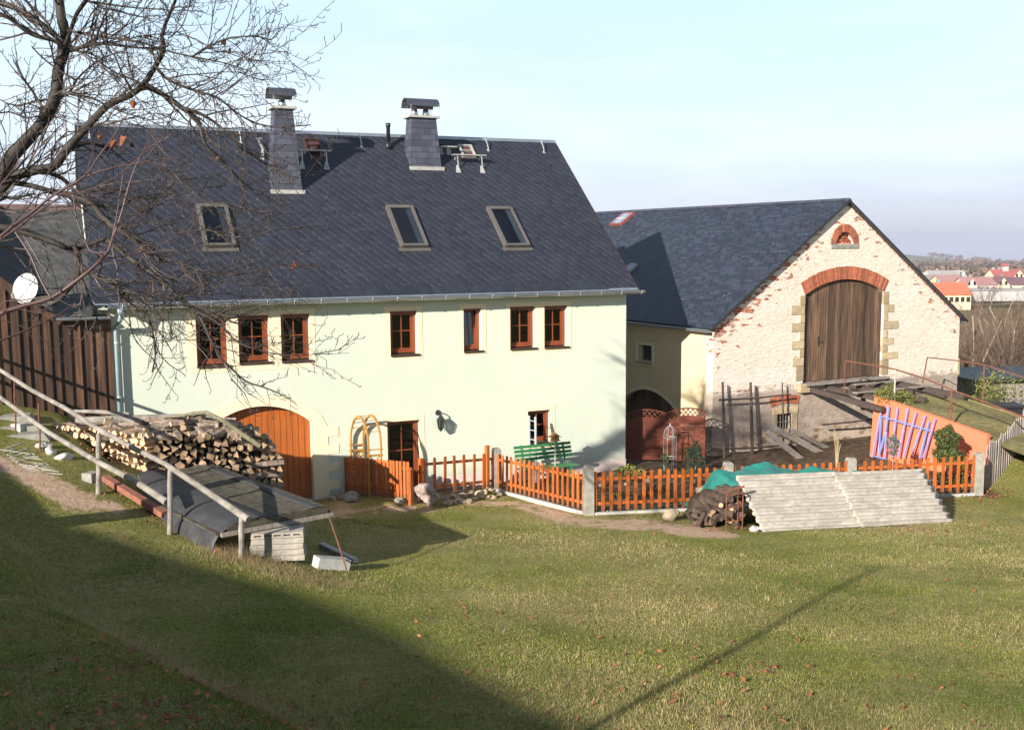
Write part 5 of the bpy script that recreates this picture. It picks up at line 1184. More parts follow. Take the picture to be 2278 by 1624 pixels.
for i in range(38):
    px = rg.uniform(1556, 1650); P = gp(px, 1172); P.z = h(P.x, P.y); u = (px - 1556) / 94
    lay = rg.uniform(0, 1); hgt = lay * lerp(.25, .75, u); P += back * rg.uniform(0, .35) + Vector((0, 0, hgt + .06)); r = rg.uniform(.04, .085)
    m = log_mesh(rg.uniform(.4, .8), r, 9, i, 1, wob=.05); M = Matrix.Translation(P) @ Matrix.Rotation(rg.uniform(-.5, 1.3) + math.pi * (i % 2), 4, 'Z') @ Matrix.Rotation(rg.uniform(-.5, .5), 4, 'X')
    o = m.build('round_log', [M_['bark'], M_['bark']] if i % 3 else [M_['log_pink'] if 'log_pink' in M_ else M_['wood_end'], M_['bark']], None, M, smooth=False); tag(o, ('dark knotty', 'blackish', 'pale ended')[i % 3] + ' log ' + ('low', 'halfway up', 'high')[min(2, int(lay * 3))] + ' in the heap ' + ('beside the ochre stones', 'behind the iron rack')[int(u > .55)], 'log', 'dark logs under the tarpaulin')
m = MB(); m.blob((0, 0, .3), (.55, .5, .5), 3, .4, 5); P = gp(1605, 1165) + back * .6; P.z = h(P.x, P.y); o = m.build('firewood', M_['bark'], None, Matrix.Translation(P)); tag(o, 'dark brushwood filling the open end of the tarpaulin covered heap', 'firewood', None, 'stuff')
# rusty frame basket
P = gp(1632, 1182); P.z = h(P.x, P.y); t = thing('iron_rack', 'rusty iron rack standing at the open end of the log heap', 'rack', frame(P, 8))
m = MB()
for x, y in ((-.16, 0), (.20, .05), (.20, .32)): m.tube([(x, y, -.03), (x + .0, y, .78)], .013, 6)
m.build('uprights', M_['rust'], t); m = MB()
for z in (.22, .5, .76): m.tube([(-.16, 0, z - .02), (.20, .05, z), (.20, .32, z)], .014, 6)
m.build('cross_bars', M_['rust'], t); m = MB(); m.tube([(-.22, -.01, .80), (.22, .04, .90)], .022, 6); m.build('top_bar', M_['rust'], t)
# piece of wood on top
P = at(1585, 1085, 23.0); m = log_mesh(.75, .1, 8, 5); o = m.build('round_log', [M_['wood_end'], M_['wood_side']], None, Matrix.Translation(P) @ Matrix.Rotation(1.2, 4, 'Z') @ Matrix.Rotation(-.35, 4, 'X')); tag(o, 'pale grey split log lying highest on the heap by the tarpaulin', 'log', 'dark logs under the tarpaulin')
m = MB(); m.blob((0, 0, 0), (.09, .06, .05), 2, .3, 3); P = at(2018, 1052, 22.6); o = m.build('brick_piece', M_['brick'], None, Matrix.Translation(P)); tag(o, 'broken orange brick weighing down the tarpaulin near the coral wall', 'brick')
# ================================================================ FIREWOOD STACK (house frame: s along, g into house)
def gback(s): return lerp(-1.4, -2.35, sstep(-13.8, -11.4, s))
def topz(s, g):
    z = 2.43 + .10 * math.sin(s * 2.1 + 1) + .12 * sstep(-3.3, -1.6, g)
    z -= .55 * sstep(-10.75, -10.1, s) ** 1.3 + .12 * sstep(-11.6, -10.6, s); z += .08 * sstep(-11.5, -13, s)
    return z
logs = []
VAR = []
for i in range(8): VAR.append(log_mesh(.42, .078, (3, 4, 4, 3, 5, 3, 4, 5)[i], 200 + i, 1.0).mesh('firewood_log', [M_['wood_end'], M_['wood_side'] if i % 3 else M_['bark']]))
VL = [log_mesh(.7, .075, (4, 5, 4, 6)[i], 300 + i, 1.0, wob=.03).mesh('firewood_log', [M_['wood_end'], M_['wood_side']]) for i in range(4)]
M_['fresh_end'] = simple('freshly_split_end_grain', (.58, .41, .25), .8, .22, 9, objr=.2, bump=.4, bdist=.006); M_['fresh_side'] = simple('freshly_split_side', (.52, .34, .20), .8, .35, 6, objr=.25)
VF = [log_mesh(.40, .082, (3, 4, 5, 4, 3)[i], 400 + i).mesh('firewood_log', [M_['fresh_end'], M_['fresh_side']]) for i in range(5)]
rgw = random.Random(31); NLOG = [0]
def putlog(me, M, lb, grp='split firewood logs in the big stack'):
    o = bpy.data.objects.new('firewood_log', me); COL.objects.link(o); o.matrix_world = M; tag(o, lb, 'firewood', grp); NLOG[0] += 1
def hz(s, g): p = HF @ Vector((s, g, 0)); return h(p.x, p.y)
# face A: log ends towards the meadow
z = 1.05; row = 0
while z < 2.62:
    s = -12.5 + (row % 2) * .075
    while s < -10.72:
        if z < topz(s, -3.3) - .05 and z > hz(s, -3.4) + .1:
            M = HF @ Matrix.Translation((s + rgw.uniform(-.015, .015), -3.22 + rgw.uniform(-.12, .08), z + rgw.uniform(-.012, .012))) @ Matrix.Rotation(rgw.uniform(-.10, .10), 4, 'Z') @ Matrix.Rotation(rgw.uniform(0, 6.28), 4, 'Y')
            M = M @ Matrix.Diagonal((rgw.uniform(.65, 1.3),) * 3 + (1,))
            c = ('left end', 'middle', 'right part')[min(2, int((s + 12.5) / .6))]; r_ = ('lowest rows', 'middle rows', 'upper rows')[min(2, int((z - .95) / .55))]
            putlog(rgw.choice(VAR), M, 'split log end facing the meadow, %s, %s' % (r_, c))
        s += rgw.uniform(.125, .165)
    z += .125; row += 1
# crosswise tower at the right end
z = .78; row = 0
while z < 2.45:
    if row % 2 == 0:
        for g in (-3.32, -3.1, -2.9):
            if z < topz(-10.4, g):
                M = HF @ Matrix.Translation((-10.40 + rgw.uniform(-.05, .03) - .12 * sstep(1.9, 2.5, z), g, z)) @ Matrix.Rotation(math.pi / 2 + rgw.uniform(-.08, .08), 4, 'Z') @ Matrix.Rotation(rgw.uniform(0, 6.28), 4, 'Y')
                putlog(rgw.choice(VL), M, 'long split log in the crossed right end of the stack, %s' % ('low', 'middle', 'high')[min(2, int((z - .78) / .56))])
    else:
        s = -10.72
        while s < -10.12 - .35 * sstep(2.0, 2.5, z):
            M = HF @ Matrix.Translation((s, -3.15 + rgw.uniform(-.06, .06), z)) @ Matrix.Rotation(rgw.uniform(-.1, .1), 4, 'Z') @ Matrix.Rotation(rgw.uniform(0, 6.28), 4, 'Y')
            putlog(rgw.choice(VAR), M, 'short split log end in the crossed right end of the stack, %s' % ('low', 'middle', 'high')[min(2, int((z - .78) / .56))]); s += .145
    z += .125; row += 1
# loose logs on top
for i in range(95):
    u = rgw.random(); g = lerp(-3.3, -1.3, rgw.random() ** 1.1); smin = lerp(-12.6, -14.2, sstep(-3.3, -1.2, g)); s = lerp(smin, -10.45, u); g = lerp(-3.3, gback(s) - .15, (g + 3.3) / 2)
    M = HF @ Matrix.Translation((s, g, topz(s, g) + rgw.uniform(-.03, .12))) @ Matrix.Rotation(math.pi / 2 + rgw.gauss(0, .7), 4, 'Z') @ Matrix.Rotation(rgw.uniform(-.28, .28), 4, 'X') @ Matrix.Rotation(rgw.uniform(0, 6.28), 4, 'Y')
    putlog(rgw.choice(VL if i % 3 else VAR), M, 'grey log loose on the stack, %s, %s' % (('near the shed', 'at the middle', 'near the arched gate')[min(2, int(u * 3))], ('front edge', 'centre', 'back by the wall')[min(2, int((g + 3.3) / .7))]))
# face B: fresh pale ends towards the railing
ca, cb = Vector((-12.62, -3.38, 0)), Vector((-14.6, -1.0, 0)); dB = (cb - ca).normalized(); azB = math.atan2(dB.y, dB.x); LB = (cb - ca).length
z = 1.55; row = 0; nb_ = 0
while z < 2.66:
    s = .06 + (row % 2) * .06
    while s < LB:
        q = ca + dB * s; g0 = hz(q.x, q.y)
        if z > g0 + .02 and z < 2.66 - .0 * s and nb_ < 135:
            M = HF @ Matrix.Translation((q.x + rgw.uniform(-.012, .012), q.y + rgw.uniform(-.03, .03), z)) @ Matrix.Rotation(azB, 4, 'Z') @ Matrix.Translation((0, -.12, 0)) @ Matrix.Rotation(rgw.uniform(-.1, .1), 4, 'Z') @ Matrix.Rotation(rgw.uniform(0, 6.28), 4, 'Y') @ Matrix.Diagonal((rgw.uniform(.8, 1.1),) * 3 + (1,))
            putlog(rgw.choice(VF), M, 'freshly cut pale log end behind the railing, %s, %s' % (('lower rows', 'upper rows')[int(z > 2.15)], ('near the railing post', 'middle', 'far end by the shed')[min(2, int(s / LB * 3))]), 'pale fresh firewood behind the railing'); nb_ += 1
        s += rgw.uniform(.135, .17)
    z += .125; row += 1
# packed core
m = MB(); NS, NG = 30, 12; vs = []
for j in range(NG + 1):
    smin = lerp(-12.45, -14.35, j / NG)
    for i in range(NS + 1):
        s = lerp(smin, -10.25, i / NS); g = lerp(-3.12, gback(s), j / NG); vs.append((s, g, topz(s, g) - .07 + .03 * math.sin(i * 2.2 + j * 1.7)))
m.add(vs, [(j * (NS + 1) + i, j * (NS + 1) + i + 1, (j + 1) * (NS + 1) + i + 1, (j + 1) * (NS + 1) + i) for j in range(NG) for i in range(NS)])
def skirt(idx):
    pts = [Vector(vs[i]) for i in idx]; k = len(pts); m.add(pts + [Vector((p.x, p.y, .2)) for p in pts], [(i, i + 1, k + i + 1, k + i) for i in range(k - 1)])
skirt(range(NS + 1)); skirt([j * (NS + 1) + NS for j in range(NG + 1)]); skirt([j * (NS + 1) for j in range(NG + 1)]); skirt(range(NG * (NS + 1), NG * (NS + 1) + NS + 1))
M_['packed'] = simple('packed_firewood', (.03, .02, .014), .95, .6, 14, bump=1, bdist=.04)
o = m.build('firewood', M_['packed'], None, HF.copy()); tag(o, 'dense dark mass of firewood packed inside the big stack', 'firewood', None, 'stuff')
# big pole and curved branch on the pile
a, b = HF @ Vector((-13.9, -1.85, 2.70)), HF @ Vector((-11.5, -2.35, 2.66)); m = MB(); m.tube([a, a.lerp(b, .5), b, b + (b - a) * .17 - Vector((0, 0, .05))], [.085, .10, .095, .03], 10); solo(m, 'round_timber', 'thick grey round timber lying along the top of the stack towards the shed', 'timber', M_['pole_wood'], a)
a, b = HF @ Vector((-14.0, -1.6, 2.88)), HF @ Vector((-12.9, -2.1, 2.80)); m = MB(); m.tube([a, a.lerp(b, .5) + Vector((0, 0, .02)), b], [.03, .045, .04], 7); solo(m, 'round_timber', 'thin pale branch pointing at the shed corner on top of the stack', 'timber', M_['pole_wood'], a)
pp = [at(x, y, Y) for x, y, Y in ((355, 930, 20.8), (400, 925, 20.7), (434, 919, 20.6), (461, 918, 20.5), (499, 937, 20.3), (547, 971, 20.2), (580, 993, 20.15))]
m = MB(); m.tube(pp, [.015, .025, .035, .04, .045, .05, .055], 8); M_['mossy'] = m_bark('mossy_branch', (.10, .09, .05), (.20, .18, .11), (.28, .25, .18)); solo(m, 'curved_branch', 'curved mossy branch lying over the right shoulder of the stack', 'branch', M_['mossy'], pp[3])

# ================================================================ covered plank slide with rubber belt
NC = Vector((-3.74, 15.85, 0)); FC = Vector((-6.35, 19.15, 0)); bd3 = (FC - NC).normalized(); pr3 = Vector((bd3.y, -bd3.x, 0)); LBt = (FC - NC).length
def bpt(u, v, z): c = NC + bd3 * v + pr3 * u; return Vector((c.x, c.y, 1.90 - .07 * v / LBt + z))
def strip(prof, v0, v1, th, nv=24, wave=.0):
    m = MB(); k = len(prof); vs = []
    for j in range(nv + 1):
        v = lerp(v0, v1, j / nv)
        for u, z in prof: vs.append(bpt(u, v, z + wave * math.sin(v * 3 + u * 2)))
    n1 = len(vs); vs += [p - Vector((0, 0, th)) + pr3 * (.0) for p in vs]
    fs = []
    for j in range(nv):
        for i in range(k - 1):
            a = j * k + i; fs += [(a, a + 1, a + k + 1, a + k), (n1 + a, n1 + a + k, n1 + a + k + 1, n1 + a + 1)]
    for i in range(k - 1): fs.append((i, n1 + i, n1 + i + 1, i + 1))
    for j in range(nv): fs += [(j * k, (j + 1) * k, n1 + (j + 1) * k, n1 + j * k), (j * k + k - 1, n1 + j * k + k - 1, n1 + (j + 1) * k + k - 1, (j + 1) * k + k - 1)]
    m.add(vs, fs); return m
leftp = [(-1.03, -.36), (-1.02, -.27), (-.99, -.17), (-.93, -.08), (-.85, -.01), (-.75, .045), (-.62, .085), (-.48, .105), (-.3, .11), (-.12, .108)]
o = strip(leftp, .02, LBt + .6, .014, wave=.006); solo(o, 'rubber_belt', 'wide black rubber belt curling over the left side of the plank slide', 'rubber belt', M_['rubber'], bpt(-.6, 0, 0), smooth=True)
rp_ = [(.62, .108), (.78, .10), (.90, .07), (.97, .01), (1.0, -.08)]
o = strip(rp_, .02, LBt + .6, .014, wave=.006); solo(o, 'rubber_belt', 'narrow black rubber belt along the right edge of the plank slide', 'rubber belt', M_['rubber'], bpt(.8, 0, 0), smooth=True)
t = thing('plank_slide', 'low slide of dark mossy boards on a pale front beam running up to the woodpile', 'plank slide', Matrix.Translation(bpt(0, 0, -.1))); T0 = bpt(0, 0, -.1)
M_['damp_board'] = simple('damp_mossy_boards', (.05, .042, .03), .85, .5, 3, (2, 2, 2), isl=.3, bump=.6, bdist=.008, c2=(.11, .095, .06))
m = MB()
for i in range(8):
    u0 = -.95 + i * .235; zz = .070 if u0 > -.3 else -.05; m.beam(bpt(u0 + .11, .03, zz) - T0, bpt(u0 + .11, LBt + .5, zz) - T0, .225, .03)
m.build('boards', M_['damp_board'], t)
m = MB(); m.beam(bpt(-.9, -.03, -.06) - T0, bpt(1.0, -.03, -.06) - T0, .05, .06); m.build('front_beam', M_['grey_wood'], t)
m = MB(); m.beam(bpt(-.78, .0, .0) - T0, bpt(.93, .0, .0) - T0, .02, .11); m.build('edge_strip', M_['damp_board'], t)
m = MB()
for v in (1.2, 2.6, 4.0): m.beam(bpt(-.9, v, -.09) - T0, bpt(.95, v, -.09) - T0, .08, .12)
m.build('cross_beam', M_['damp_board'], t)
# stack of hollow concrete slabs under the front
pz = at(618, 1252, 15.55); pz.z = h(pz.x, pz.y); top = bpt(.05, 0, -.105).z; pz.z += .17; azs = math.degrees(math.atan2(pr3.y, pr3.x)) - 30
pz.z -= .12; nh = 5; hh_ = (top - pz.z + .06) / nh
for i in range(nh):
    m = MB(); L_, dpt = .80 - .012 * (i % 2), .5; z0, z1 = .004, hh_ - .004
    if i == nh - 1:
        holes = [[(x + .006, z1 - .055), (x + .0, z1 - .028), (x + .11, z1 - .028), (x + .104, z1 - .055)] for x in np.linspace(-.35, .24, 5)]
        m.prism([(-L_ / 2, z0), (-L_ / 2 + .01, z1), (L_ / 2 - .01, z1), (L_ / 2, z0)], 0, dpt, holes=holes)
    else: m.prism([(-L_ / 2, z0), (-L_ / 2 - .012, (z0 + z1) / 2), (-L_ / 2, z1), (L_ / 2, z1), (L_ / 2 + .0, z0)], 0, dpt)
    o = m.build('hollow_slab', M_['slab_grey'] if 'slab_grey' in M_ else M_['concrete'], None, frame(Vector((pz.x + random.uniform(-.01, .01), pz.y, pz.z - .06 + i * hh_)), azs + random.uniform(-2, 2)))
    tag(o, ('lowest', 'second lowest', 'middle', 'second highest', 'topmost')[i] + ' concrete slab of the stack under the plank slide' + (', with open cores' if i == 4 else ''), 'concrete slab', 'stacked concrete slabs')
for (x0, y0), (x1, y1), w_, hh, lb in (((700, 1272), (770, 1276), .22, .17, 'square concrete kerb block lying at the front end of the slide'), ((712, 1225), (790, 1262), .10, .07, 'narrow concrete kerb lying behind the front block'), ):
    a, b = gp(x0, y0 - 6), gp(x1, y1 - 6); m = MB(); m.beam(Vector((a.x, a.y + .1, h(a.x, a.y) + hh / 2)), Vector((b.x, b.y + .1, h(b.x, b.y) + hh / 2)), w_, hh); solo(m, 'concrete_block', lb, 'concrete block', M_['curb'], a)
a = bpt(.93, -.02, -.06); b = gp(774, 1277); b.z = h(b.x, b.y); m = MB(); m.tube([a, a.lerp(b, .5) + Vector((0, 0, .02)), b], [.014, .013, .012], 6); solo(m, 'wooden_stick', 'brown stick leaning from the slide edge to the concrete kerb block', 'stick', M_['rust'], a)
m = MB(); a = gp(480, 1235); b = gp(388, 1165); m.beam(a + Vector((0, .15, .03)), b + Vector((0, .15, .03)), .10, .05); solo(m, 'rusty_rail', 'thin rusty rail lying along the left edge of the rubber belt', 'rail', M_['rust_beam'], a)
m = MB(); a = gp(232, 1073); b = gp(368, 1160); a.z = h(a.x, a.y) + .09; b.z = h(b.x, b.y) + .12
m.beam(a, b, .13, .10); solo(m, 'steel_beam', 'red rusty steel beam lying in the grass below the lower handrail', 'steel beam', M_['rust_beam'], a)

# ================================================================ RAILING
PO = [(535, 1243, 1150, 15.1, .045, 'pole_wood'), (376, 1172, 1040, 16.2, .045, 'pole_wood'), (217, 1075, 965, 17.6, .05, 'pole_wood'), (87, 978, 897, 19.2, .018, 'rust'), (33, 948, 848, 19.8, .018, 'rust')]
rail = thing('wooden_railing', 'grey round timber handrail on five posts running up the slope past the woodpile', 'railing', Matrix.Translation(at(376, 1172, 16.2))); T0 = at(376, 1172, 16.2)
for x, yb, yt, Y, r, mt in PO:
    b = at(x, yb, Y); t_ = at(x + (3 if mt == 'pole_wood' else -1), yt, Y); b.z = min(b.z, h(b.x, b.y)) - .1
    m = MB(); m.tube([b - T0, b.lerp(t_, .4) - T0 + Vector((.006, 0, 0)), b.lerp(t_, .75) - T0 - Vector((.005, 0, 0)), t_ - T0], [r, r * .93, r * .95, r * .88], 10); m.build('post', M_[mt], rail, smooth=False)
m = MB(); m.tube([at(x, y, Y) - T0 for x, y, Y in ((-120, 755, 21.4), (0, 823, 20.1), (70, 868, 19.35), (140, 905, 18.5), (225, 958, 17.55), (300, 998, 16.85), (376, 1036, 16.2))], [.036, .038, .04, .04, .044, .044, .04], 9); m.build('handrail', M_['pole_wood'], rail)
m = MB(); m.tube([at(x, y, Y) - T0 for x, y, Y in ((372, 1035, 16.2), (430, 1073, 15.8), (490, 1113, 15.4), (553, 1156, 15.0))], [.046, .048, .05, .056], 10); m.build('handrail', M_['pole_wood'], rail)
m = MB(); m.tube([at(x, y, Y) - T0 for x, y, Y in ((-120, 805, 21.3), (0, 884, 20.05), (110, 963, 18.85), (217, 1027, 17.5), (300, 1070, 16.85), (371, 1117, 16.35))], [.036, .04, .044, .048, .052, .06], 10); m.build('lower_rail', M_['pole_wood'], rail)
for i, (x, y, sx, sy, lb, mt) in enumerate(((96, 996, .33, .18, 'long pale limestone block nearest the dark shed wall', 'white_stone'), (112, 1008, .22, .16, 'pale limestone block between two others by the light firewood', 'white_stone'), (143, 1020, .30, .24, 'broad pale limestone block nearest the railing', 'white_stone'))):
    P = gp(x, y); P.z = h(P.x, P.y); m = MB(); m.blob((0, 0, .04), (sx * .62, sy, .11), 3, .55, 70 + i); o = m.build('limestone_block', M_[mt], None, Matrix.Translation(P) @ Matrix.Rotation(-.5, 4, 'Z')); tag(o, lb, 'stone block')
P = gp(193, 1072); m = MB(); m.prism([(-.11, -.1), (-.11, .15), (.11, .15), (.11, -.1)], 0, .22); o = m.build('concrete_block', M_['concrete'], None, frame(Vector((P.x, P.y, h(P.x, P.y))), -20)); tag(o, 'square concrete block beside the third railing post', 'concrete block')
P = gp(35, 958); m = MB(); m.prism([(-.12, -.1), (-.12, .13), (.12, .13), (.12, -.1)], 0, .2); o = m.build('concrete_block', M_['curb'], None, frame(Vector((P.x, P.y, h(P.x, P.y))), -20)); tag(o, 'small pale concrete block under the far left iron post', 'concrete block')
for i, (x, y, w_) in enumerate(((15, 935, 1.3), (30, 957, 1.2), (48, 975, 1.1))):
    P = gp(x, y); m = MB(); m.prism([(-.75, -.1), (-.75, .06), (.4, .06), (.5, -.1)], 0, .5); o = m.build('stone_step', M_['greystone'], None, frame(Vector((P.x, P.y, h(P.x, P.y))), 18)); tag(o, ('uppermost', 'middle', 'lowest')[i] + ' worn stone step at the left edge below the shed', 'step', 'worn stone steps')
# white lattice mat in the grass
Pm = gp(60, 1022); m = MB(); 
for k in range(9):
    for s_ in (-1, 1):
        a = Vector((-.55 + k * .14, -.25, 0)); b = Vector((-.55 + k * .14 + s_ * .32, .25, 0)); z = .004
        def on(q): w_ = Vector((Pm.x, Pm.y, 0)) + Matrix.Rotation(-.75, 3, 'Z') @ q; return Vector((w_.x - Pm.x, w_.y - Pm.y, h(w_.x, w_.y) - h(Pm.x, Pm.y) + z + random.uniform(-.015, .01)))
        m.beam(on(a), on(a.lerp(b, .5)), .022, .010); m.beam(on(a.lerp(b, .5)), on(b), .022, .010)
o = m.build('lattice_mat', M_['white_stone'], None, Matrix.Translation((Pm.x, Pm.y, h(Pm.x, Pm.y)))); tag(o, 'pale lattice mat sunk in the grass beside the dirt path', 'mat')
# ================================================================ BARE FRUIT TREE in front, at the left
DS = 1.62
tree = thing('fruit_tree', 'bare gnarled fruit tree reaching in from the left edge before the farmhouse roof', 'tree', Matrix.Translation(G(-8.9, 13.4))); T0 = Vector(tree.matrix_world.translation)
class Twigs:
    def __init__(s): s.v = []; s.f = []
    def seg(s, pts, rad, n=3):
        m = MB(); m.tube(pts, rad, n, cap=False); o = len(s.v); s.v += m.v; s.f += [tuple(i + o for i in f) for f in m.f]
def z1p(l): return [(x * .3418, y * .3418) for x, y in l]
def z2p(l): return [(x * .3418, y * .3418 + 475.7) for x, y in l]
LIMBS = [  # (pixel path, depth start, depth end, r0, r1 in m, branchiness)
 ([(-112, 560), (-60, 470)] + z1p([(10, 1160), (60, 1040), (130, 960), (250, 830), (330, 710), (370, 590), (375, 500), (395, 400), (425, 300), (420, 200), (400, 120), (385, 0), (370, -150)]), 8.7, 8.3, .105, .034, 1.1),
 ([(-112, 560), (-50, 500)] + z1p([(40, 1190), (200, 1115), (350, 1085), (430, 980), (560, 835), (700, 690), (850, 620), (930, 555), (1000, 450), (1065, 330), (1055, 240), (1080, 150), (1140, 10), (1180, -120)]), 8.7, 7.9, .085, .008, 1.3),
 (z1p([(930, 555), (1050, 610), (1180, 700), (1290, 790), (1330, 930), (1400, 1010), (1480, 1080), (1560, 1170), (1640, 1230), (1740, 1250)]), 8.1, 8.3, .042, .005, 1.2),
 (z1p([(1180, 700), (1300, 740), (1400, 800), (1520, 900), (1620, 1000), (1750, 1080), (1880, 1150), (2010, 1160)]), 8.1, 8.2, .024, .004, 1.3),
 (z1p([(1010, 430), (1080, 510), (1180, 560), (1300, 600), (1420, 640), (1520, 720), (1630, 790), (1760, 825), (1900, 825), (2020, 815)]), 8.0, 7.8, .022, .004, 1.3),
 (z1p([(460, 330), (560, 300), (650, 285), (760, 295), (900, 312), (1060, 328), (1250, 372), (1430, 405), (1640, 470)]), 8.2, 7.8, .026, .004, 1.4),
 (z1p([(1250, 372), (1370, 300), (1500, 248), (1680, 240), (1760, 262), (1810, 220)]), 7.8, 7.7, .013, .004, 1.2),
 (z1p([(440, 200), (560, 225), (700, 245), (850, 265), (960, 290), (1070, 330)]), 8.2, 8.0, .020, .007, 1.4),
 (z1p([(460, 330), (430, 300), (380, 250), (320, 200), (200, 110), (100, 55), (0, 20), (-120, -30)]), 8.2, 8.6, .034, .024, .9),
 (z1p([(450, 320), (400, 300), (340, 262), (230, 235), (150, 190), (60, 120), (0, 95), (-100, 60)]), 8.2, 8.0, .025, .015, 1.0),
 (z1p([(425, 300), (460, 200), (500, 90), (550, 20), (590, -60)]), 8.2, 7.9, .028, .018, 1.0),
 (z1p([(360, 240), (300, 140), (220, 60), (150, -10)]), 8.3, 8.5, .02, .012, 1.2),
 (z1p([(320, 700), (270, 690), (215, 600), (150, 510), (105, 405)]), 8.4, 8.6, .02, .008, 1.2),
 (z1p([(340, 630), (430, 620), (480, 560), (500, 520), (570, 450), (640, 400), (720, 360), (800, 335)]), 8.3, 8.6, .022, .004, 1.3),
 (z1p([(400, 610), (520, 620), (620, 650), (700, 690), (820, 740), (960, 780), (1100, 850)]), 8.3, 8.0, .016, .004, 1.3),
 (z1p([(560, 10), (700, 30), (850, 50), (1000, 60), (1150, 70), (1320, 75)]), 8.0, 7.8, .014, .003, 1.1), (z1p([(640, 50), (780, 80), (900, 110), (1010, 128)]), 8.0, 7.9, .010, .003, 1),
 (z1p([(450, 330), (600, 350), (640, 400), (760, 480), (870, 520), (930, 555)]), 8.2, 8.0, .012, .008, 1.4),
 (z1p([(820, 230), (820, 300), (840, 420), (870, 520)]), 8.1, 8.0, .010, .006, .9), (z1p([(690, 0), (692, 110), (690, 220)]), 8.0, 8.1, .006, .008, .8),
 (z1p([(1100, 250), (1180, 180), (1220, 80), (1250, -20)]), 7.8, 7.7, .008, .003, 1), (z1p([(1350, 300), (1375, 200), (1385, 100), (1405, 0), (1420, -60)]), 7.7, 7.6, .006, .003, .7), (z1p([(1140, 130), (1200, 200), (1250, 300)]), 7.8, 7.7, .008, .005, .8),
 (z1p([(1280, 430), (1350, 500), (1440, 620)]), 7.9, 7.8, .006, .003, 1), (z1p([(1440, 620), (1520, 560), (1600, 500), (1700, 475)]), 7.8, 7.7, .007, .003, 1.2), (z1p([(1450, 330), (1540, 350), (1640, 390), (1760, 400)]), 7.8, 7.7, .007, .003, 1.2),
 ([(-40, 500)] + z1p([(0, 1215), (150, 1200), (330, 1245), (500, 1285), (600, 1330), (700, 1345), (790, 1350), (880, 1290), (1050, 1262)]), 8.6, 8.9, .05, .006, 1.2),
 (z1p([(330, 1245), (480, 1280), (600, 1330), (680, 1430), (780, 1500), (900, 1560)]) + z2p([(1000, 260), (1040, 300)]), 8.6, 8.4, .042, .03, 1.1),
 ([(-60, 545)] + z1p([(0, 1485), (150, 1510), (300, 1560), (400, 1600), (480, 1630), (560, 1600), (700, 1550)]), 8.5, 8.8, .060, .015, 1.1),
 (z1p([(200, 1115), (300, 1125), (400, 1160), (470, 1230), (540, 1330)]), 8.5, 8.8, .035, .012, 1),
 (z1p([(430, 990), (560, 930), (650, 950), (730, 970)]), 8.4, 8.7, .030, .012, 1.2), (z1p([(600, 830), (700, 790), (820, 800), (1000, 850), (1160, 890)]), 8.3, 8.1, .010, .003, 1.2),
 (z2p([(480, 200), (520, 300), (500, 420), (440, 500), (390, 560), (330, 600)]), 8.7, 8.5, .04, .012, 1.1),
 (z2p([(520, 330), (600, 400), (700, 440), (800, 505), (900, 585), (965, 650), (985, 740), (1005, 830), (1010, 930), (990, 1030)]), 8.6, 8.0, .036, .005, 1.0),
 (z2p([(1005, 830), (1040, 910), (1100, 980), (1180, 1030), (1210, 1060)]), 8.1, 8.0, .009, .003, 1.2),
 (z2p([(700, 170), (780, 240), (900, 330), (1040, 425), (1150, 530), (1280, 640), (1345, 760), (1420, 920), (1500, 1000), (1600, 1090), (1720, 1130), (1850, 1185), (1935, 1245)]), 8.5, 7.8, .042, .003, 1.0),
 (z2p([(1290, 640), (1400, 700), (1480, 770), (1560, 845), (1700, 890), (1850, 920), (2030, 915), (2227, 880)]), 8.1, 7.7, .018, .003, 1.0),
 (z2p([(900, 570), (1050, 600), (1200, 590), (1300, 600), (1400, 640), (1530, 660)]), 8.2, 8.0, .014, .004, 1.2), (z2p([(1100, 640), (1180, 690), (1270, 730)]), 8.2, 8.1, .010, .004, 1), (z2p([(1090, 630), (1110, 720), (1110, 830)]), 8.2, 8.1, .009, .004, 1),
 (z1p([(1060, 1060), (1140, 1150), (1240, 1230), (1330, 1310), (1500, 1330), (1660, 1370), (1780, 1390)]), 8.1, 7.8, .010, .003, 1.3), (z1p([(1000, 970), (1060, 1050), (1130, 1130), (1250, 1170)]), 8.1, 8.0, .008, .003, 1.1),
 (z1p([(1150, 1520), (1350, 1500), (1500, 1540), (1650, 1540), (1800, 1490), (2000, 1480)]), 8.2, 7.9, .012, .003, 1.2), (z2p([(760, 200), (1000, 260), (1200, 330), (1400, 400), (1600, 380), (1800, 350), (1990, 345), (2120, 380)]), 8.4, 8.0, .014, .003, 1.3),
 (z2p([(1150, 540), (1300, 520), (1500, 450), (1700, 480), (1930, 515)]), 8.2, 8.0, .010, .003, 1.2), (z2p([(600, 480), (800, 500), (1000, 520), (1150, 560)]), 8.4, 8.2, .012, .005, 1.2),
 (z1p([(500, 1280), (700, 1230), (860, 1250), (1000, 1230), (1150, 1260)]), 8.7, 8.5, .010, .003, 1.3), (z1p([(640, 1430), (900, 1390), (1100, 1300), (1260, 1230), (1450, 1215)]), 8.6, 8.4, .010, .003, 1.3), (z1p([(780, 1500), (1000, 1440), (1150, 1480), (1290, 1560)]), 8.5, 8.4, .010, .003, 1.3),
 ([(-60, 470)] + z1p([(0, 1290), (100, 1290), (230, 1260)]), 8.6, 8.7, .03, .008, 1.2), (z1p([(0, 650), (100, 690), (240, 660), (380, 640), (430, 620)]), 8.7, 8.4, .008, .01, 1.1), (z1p([(-60, 750), (60, 730), (180, 770), (300, 740)]), 8.5, 8.4, .008, .006, 1.2), (z1p([(210, 310), (290, 390), (400, 470), (490, 520)]), 8.3, 8.3, .010, .008, 1.1),
]
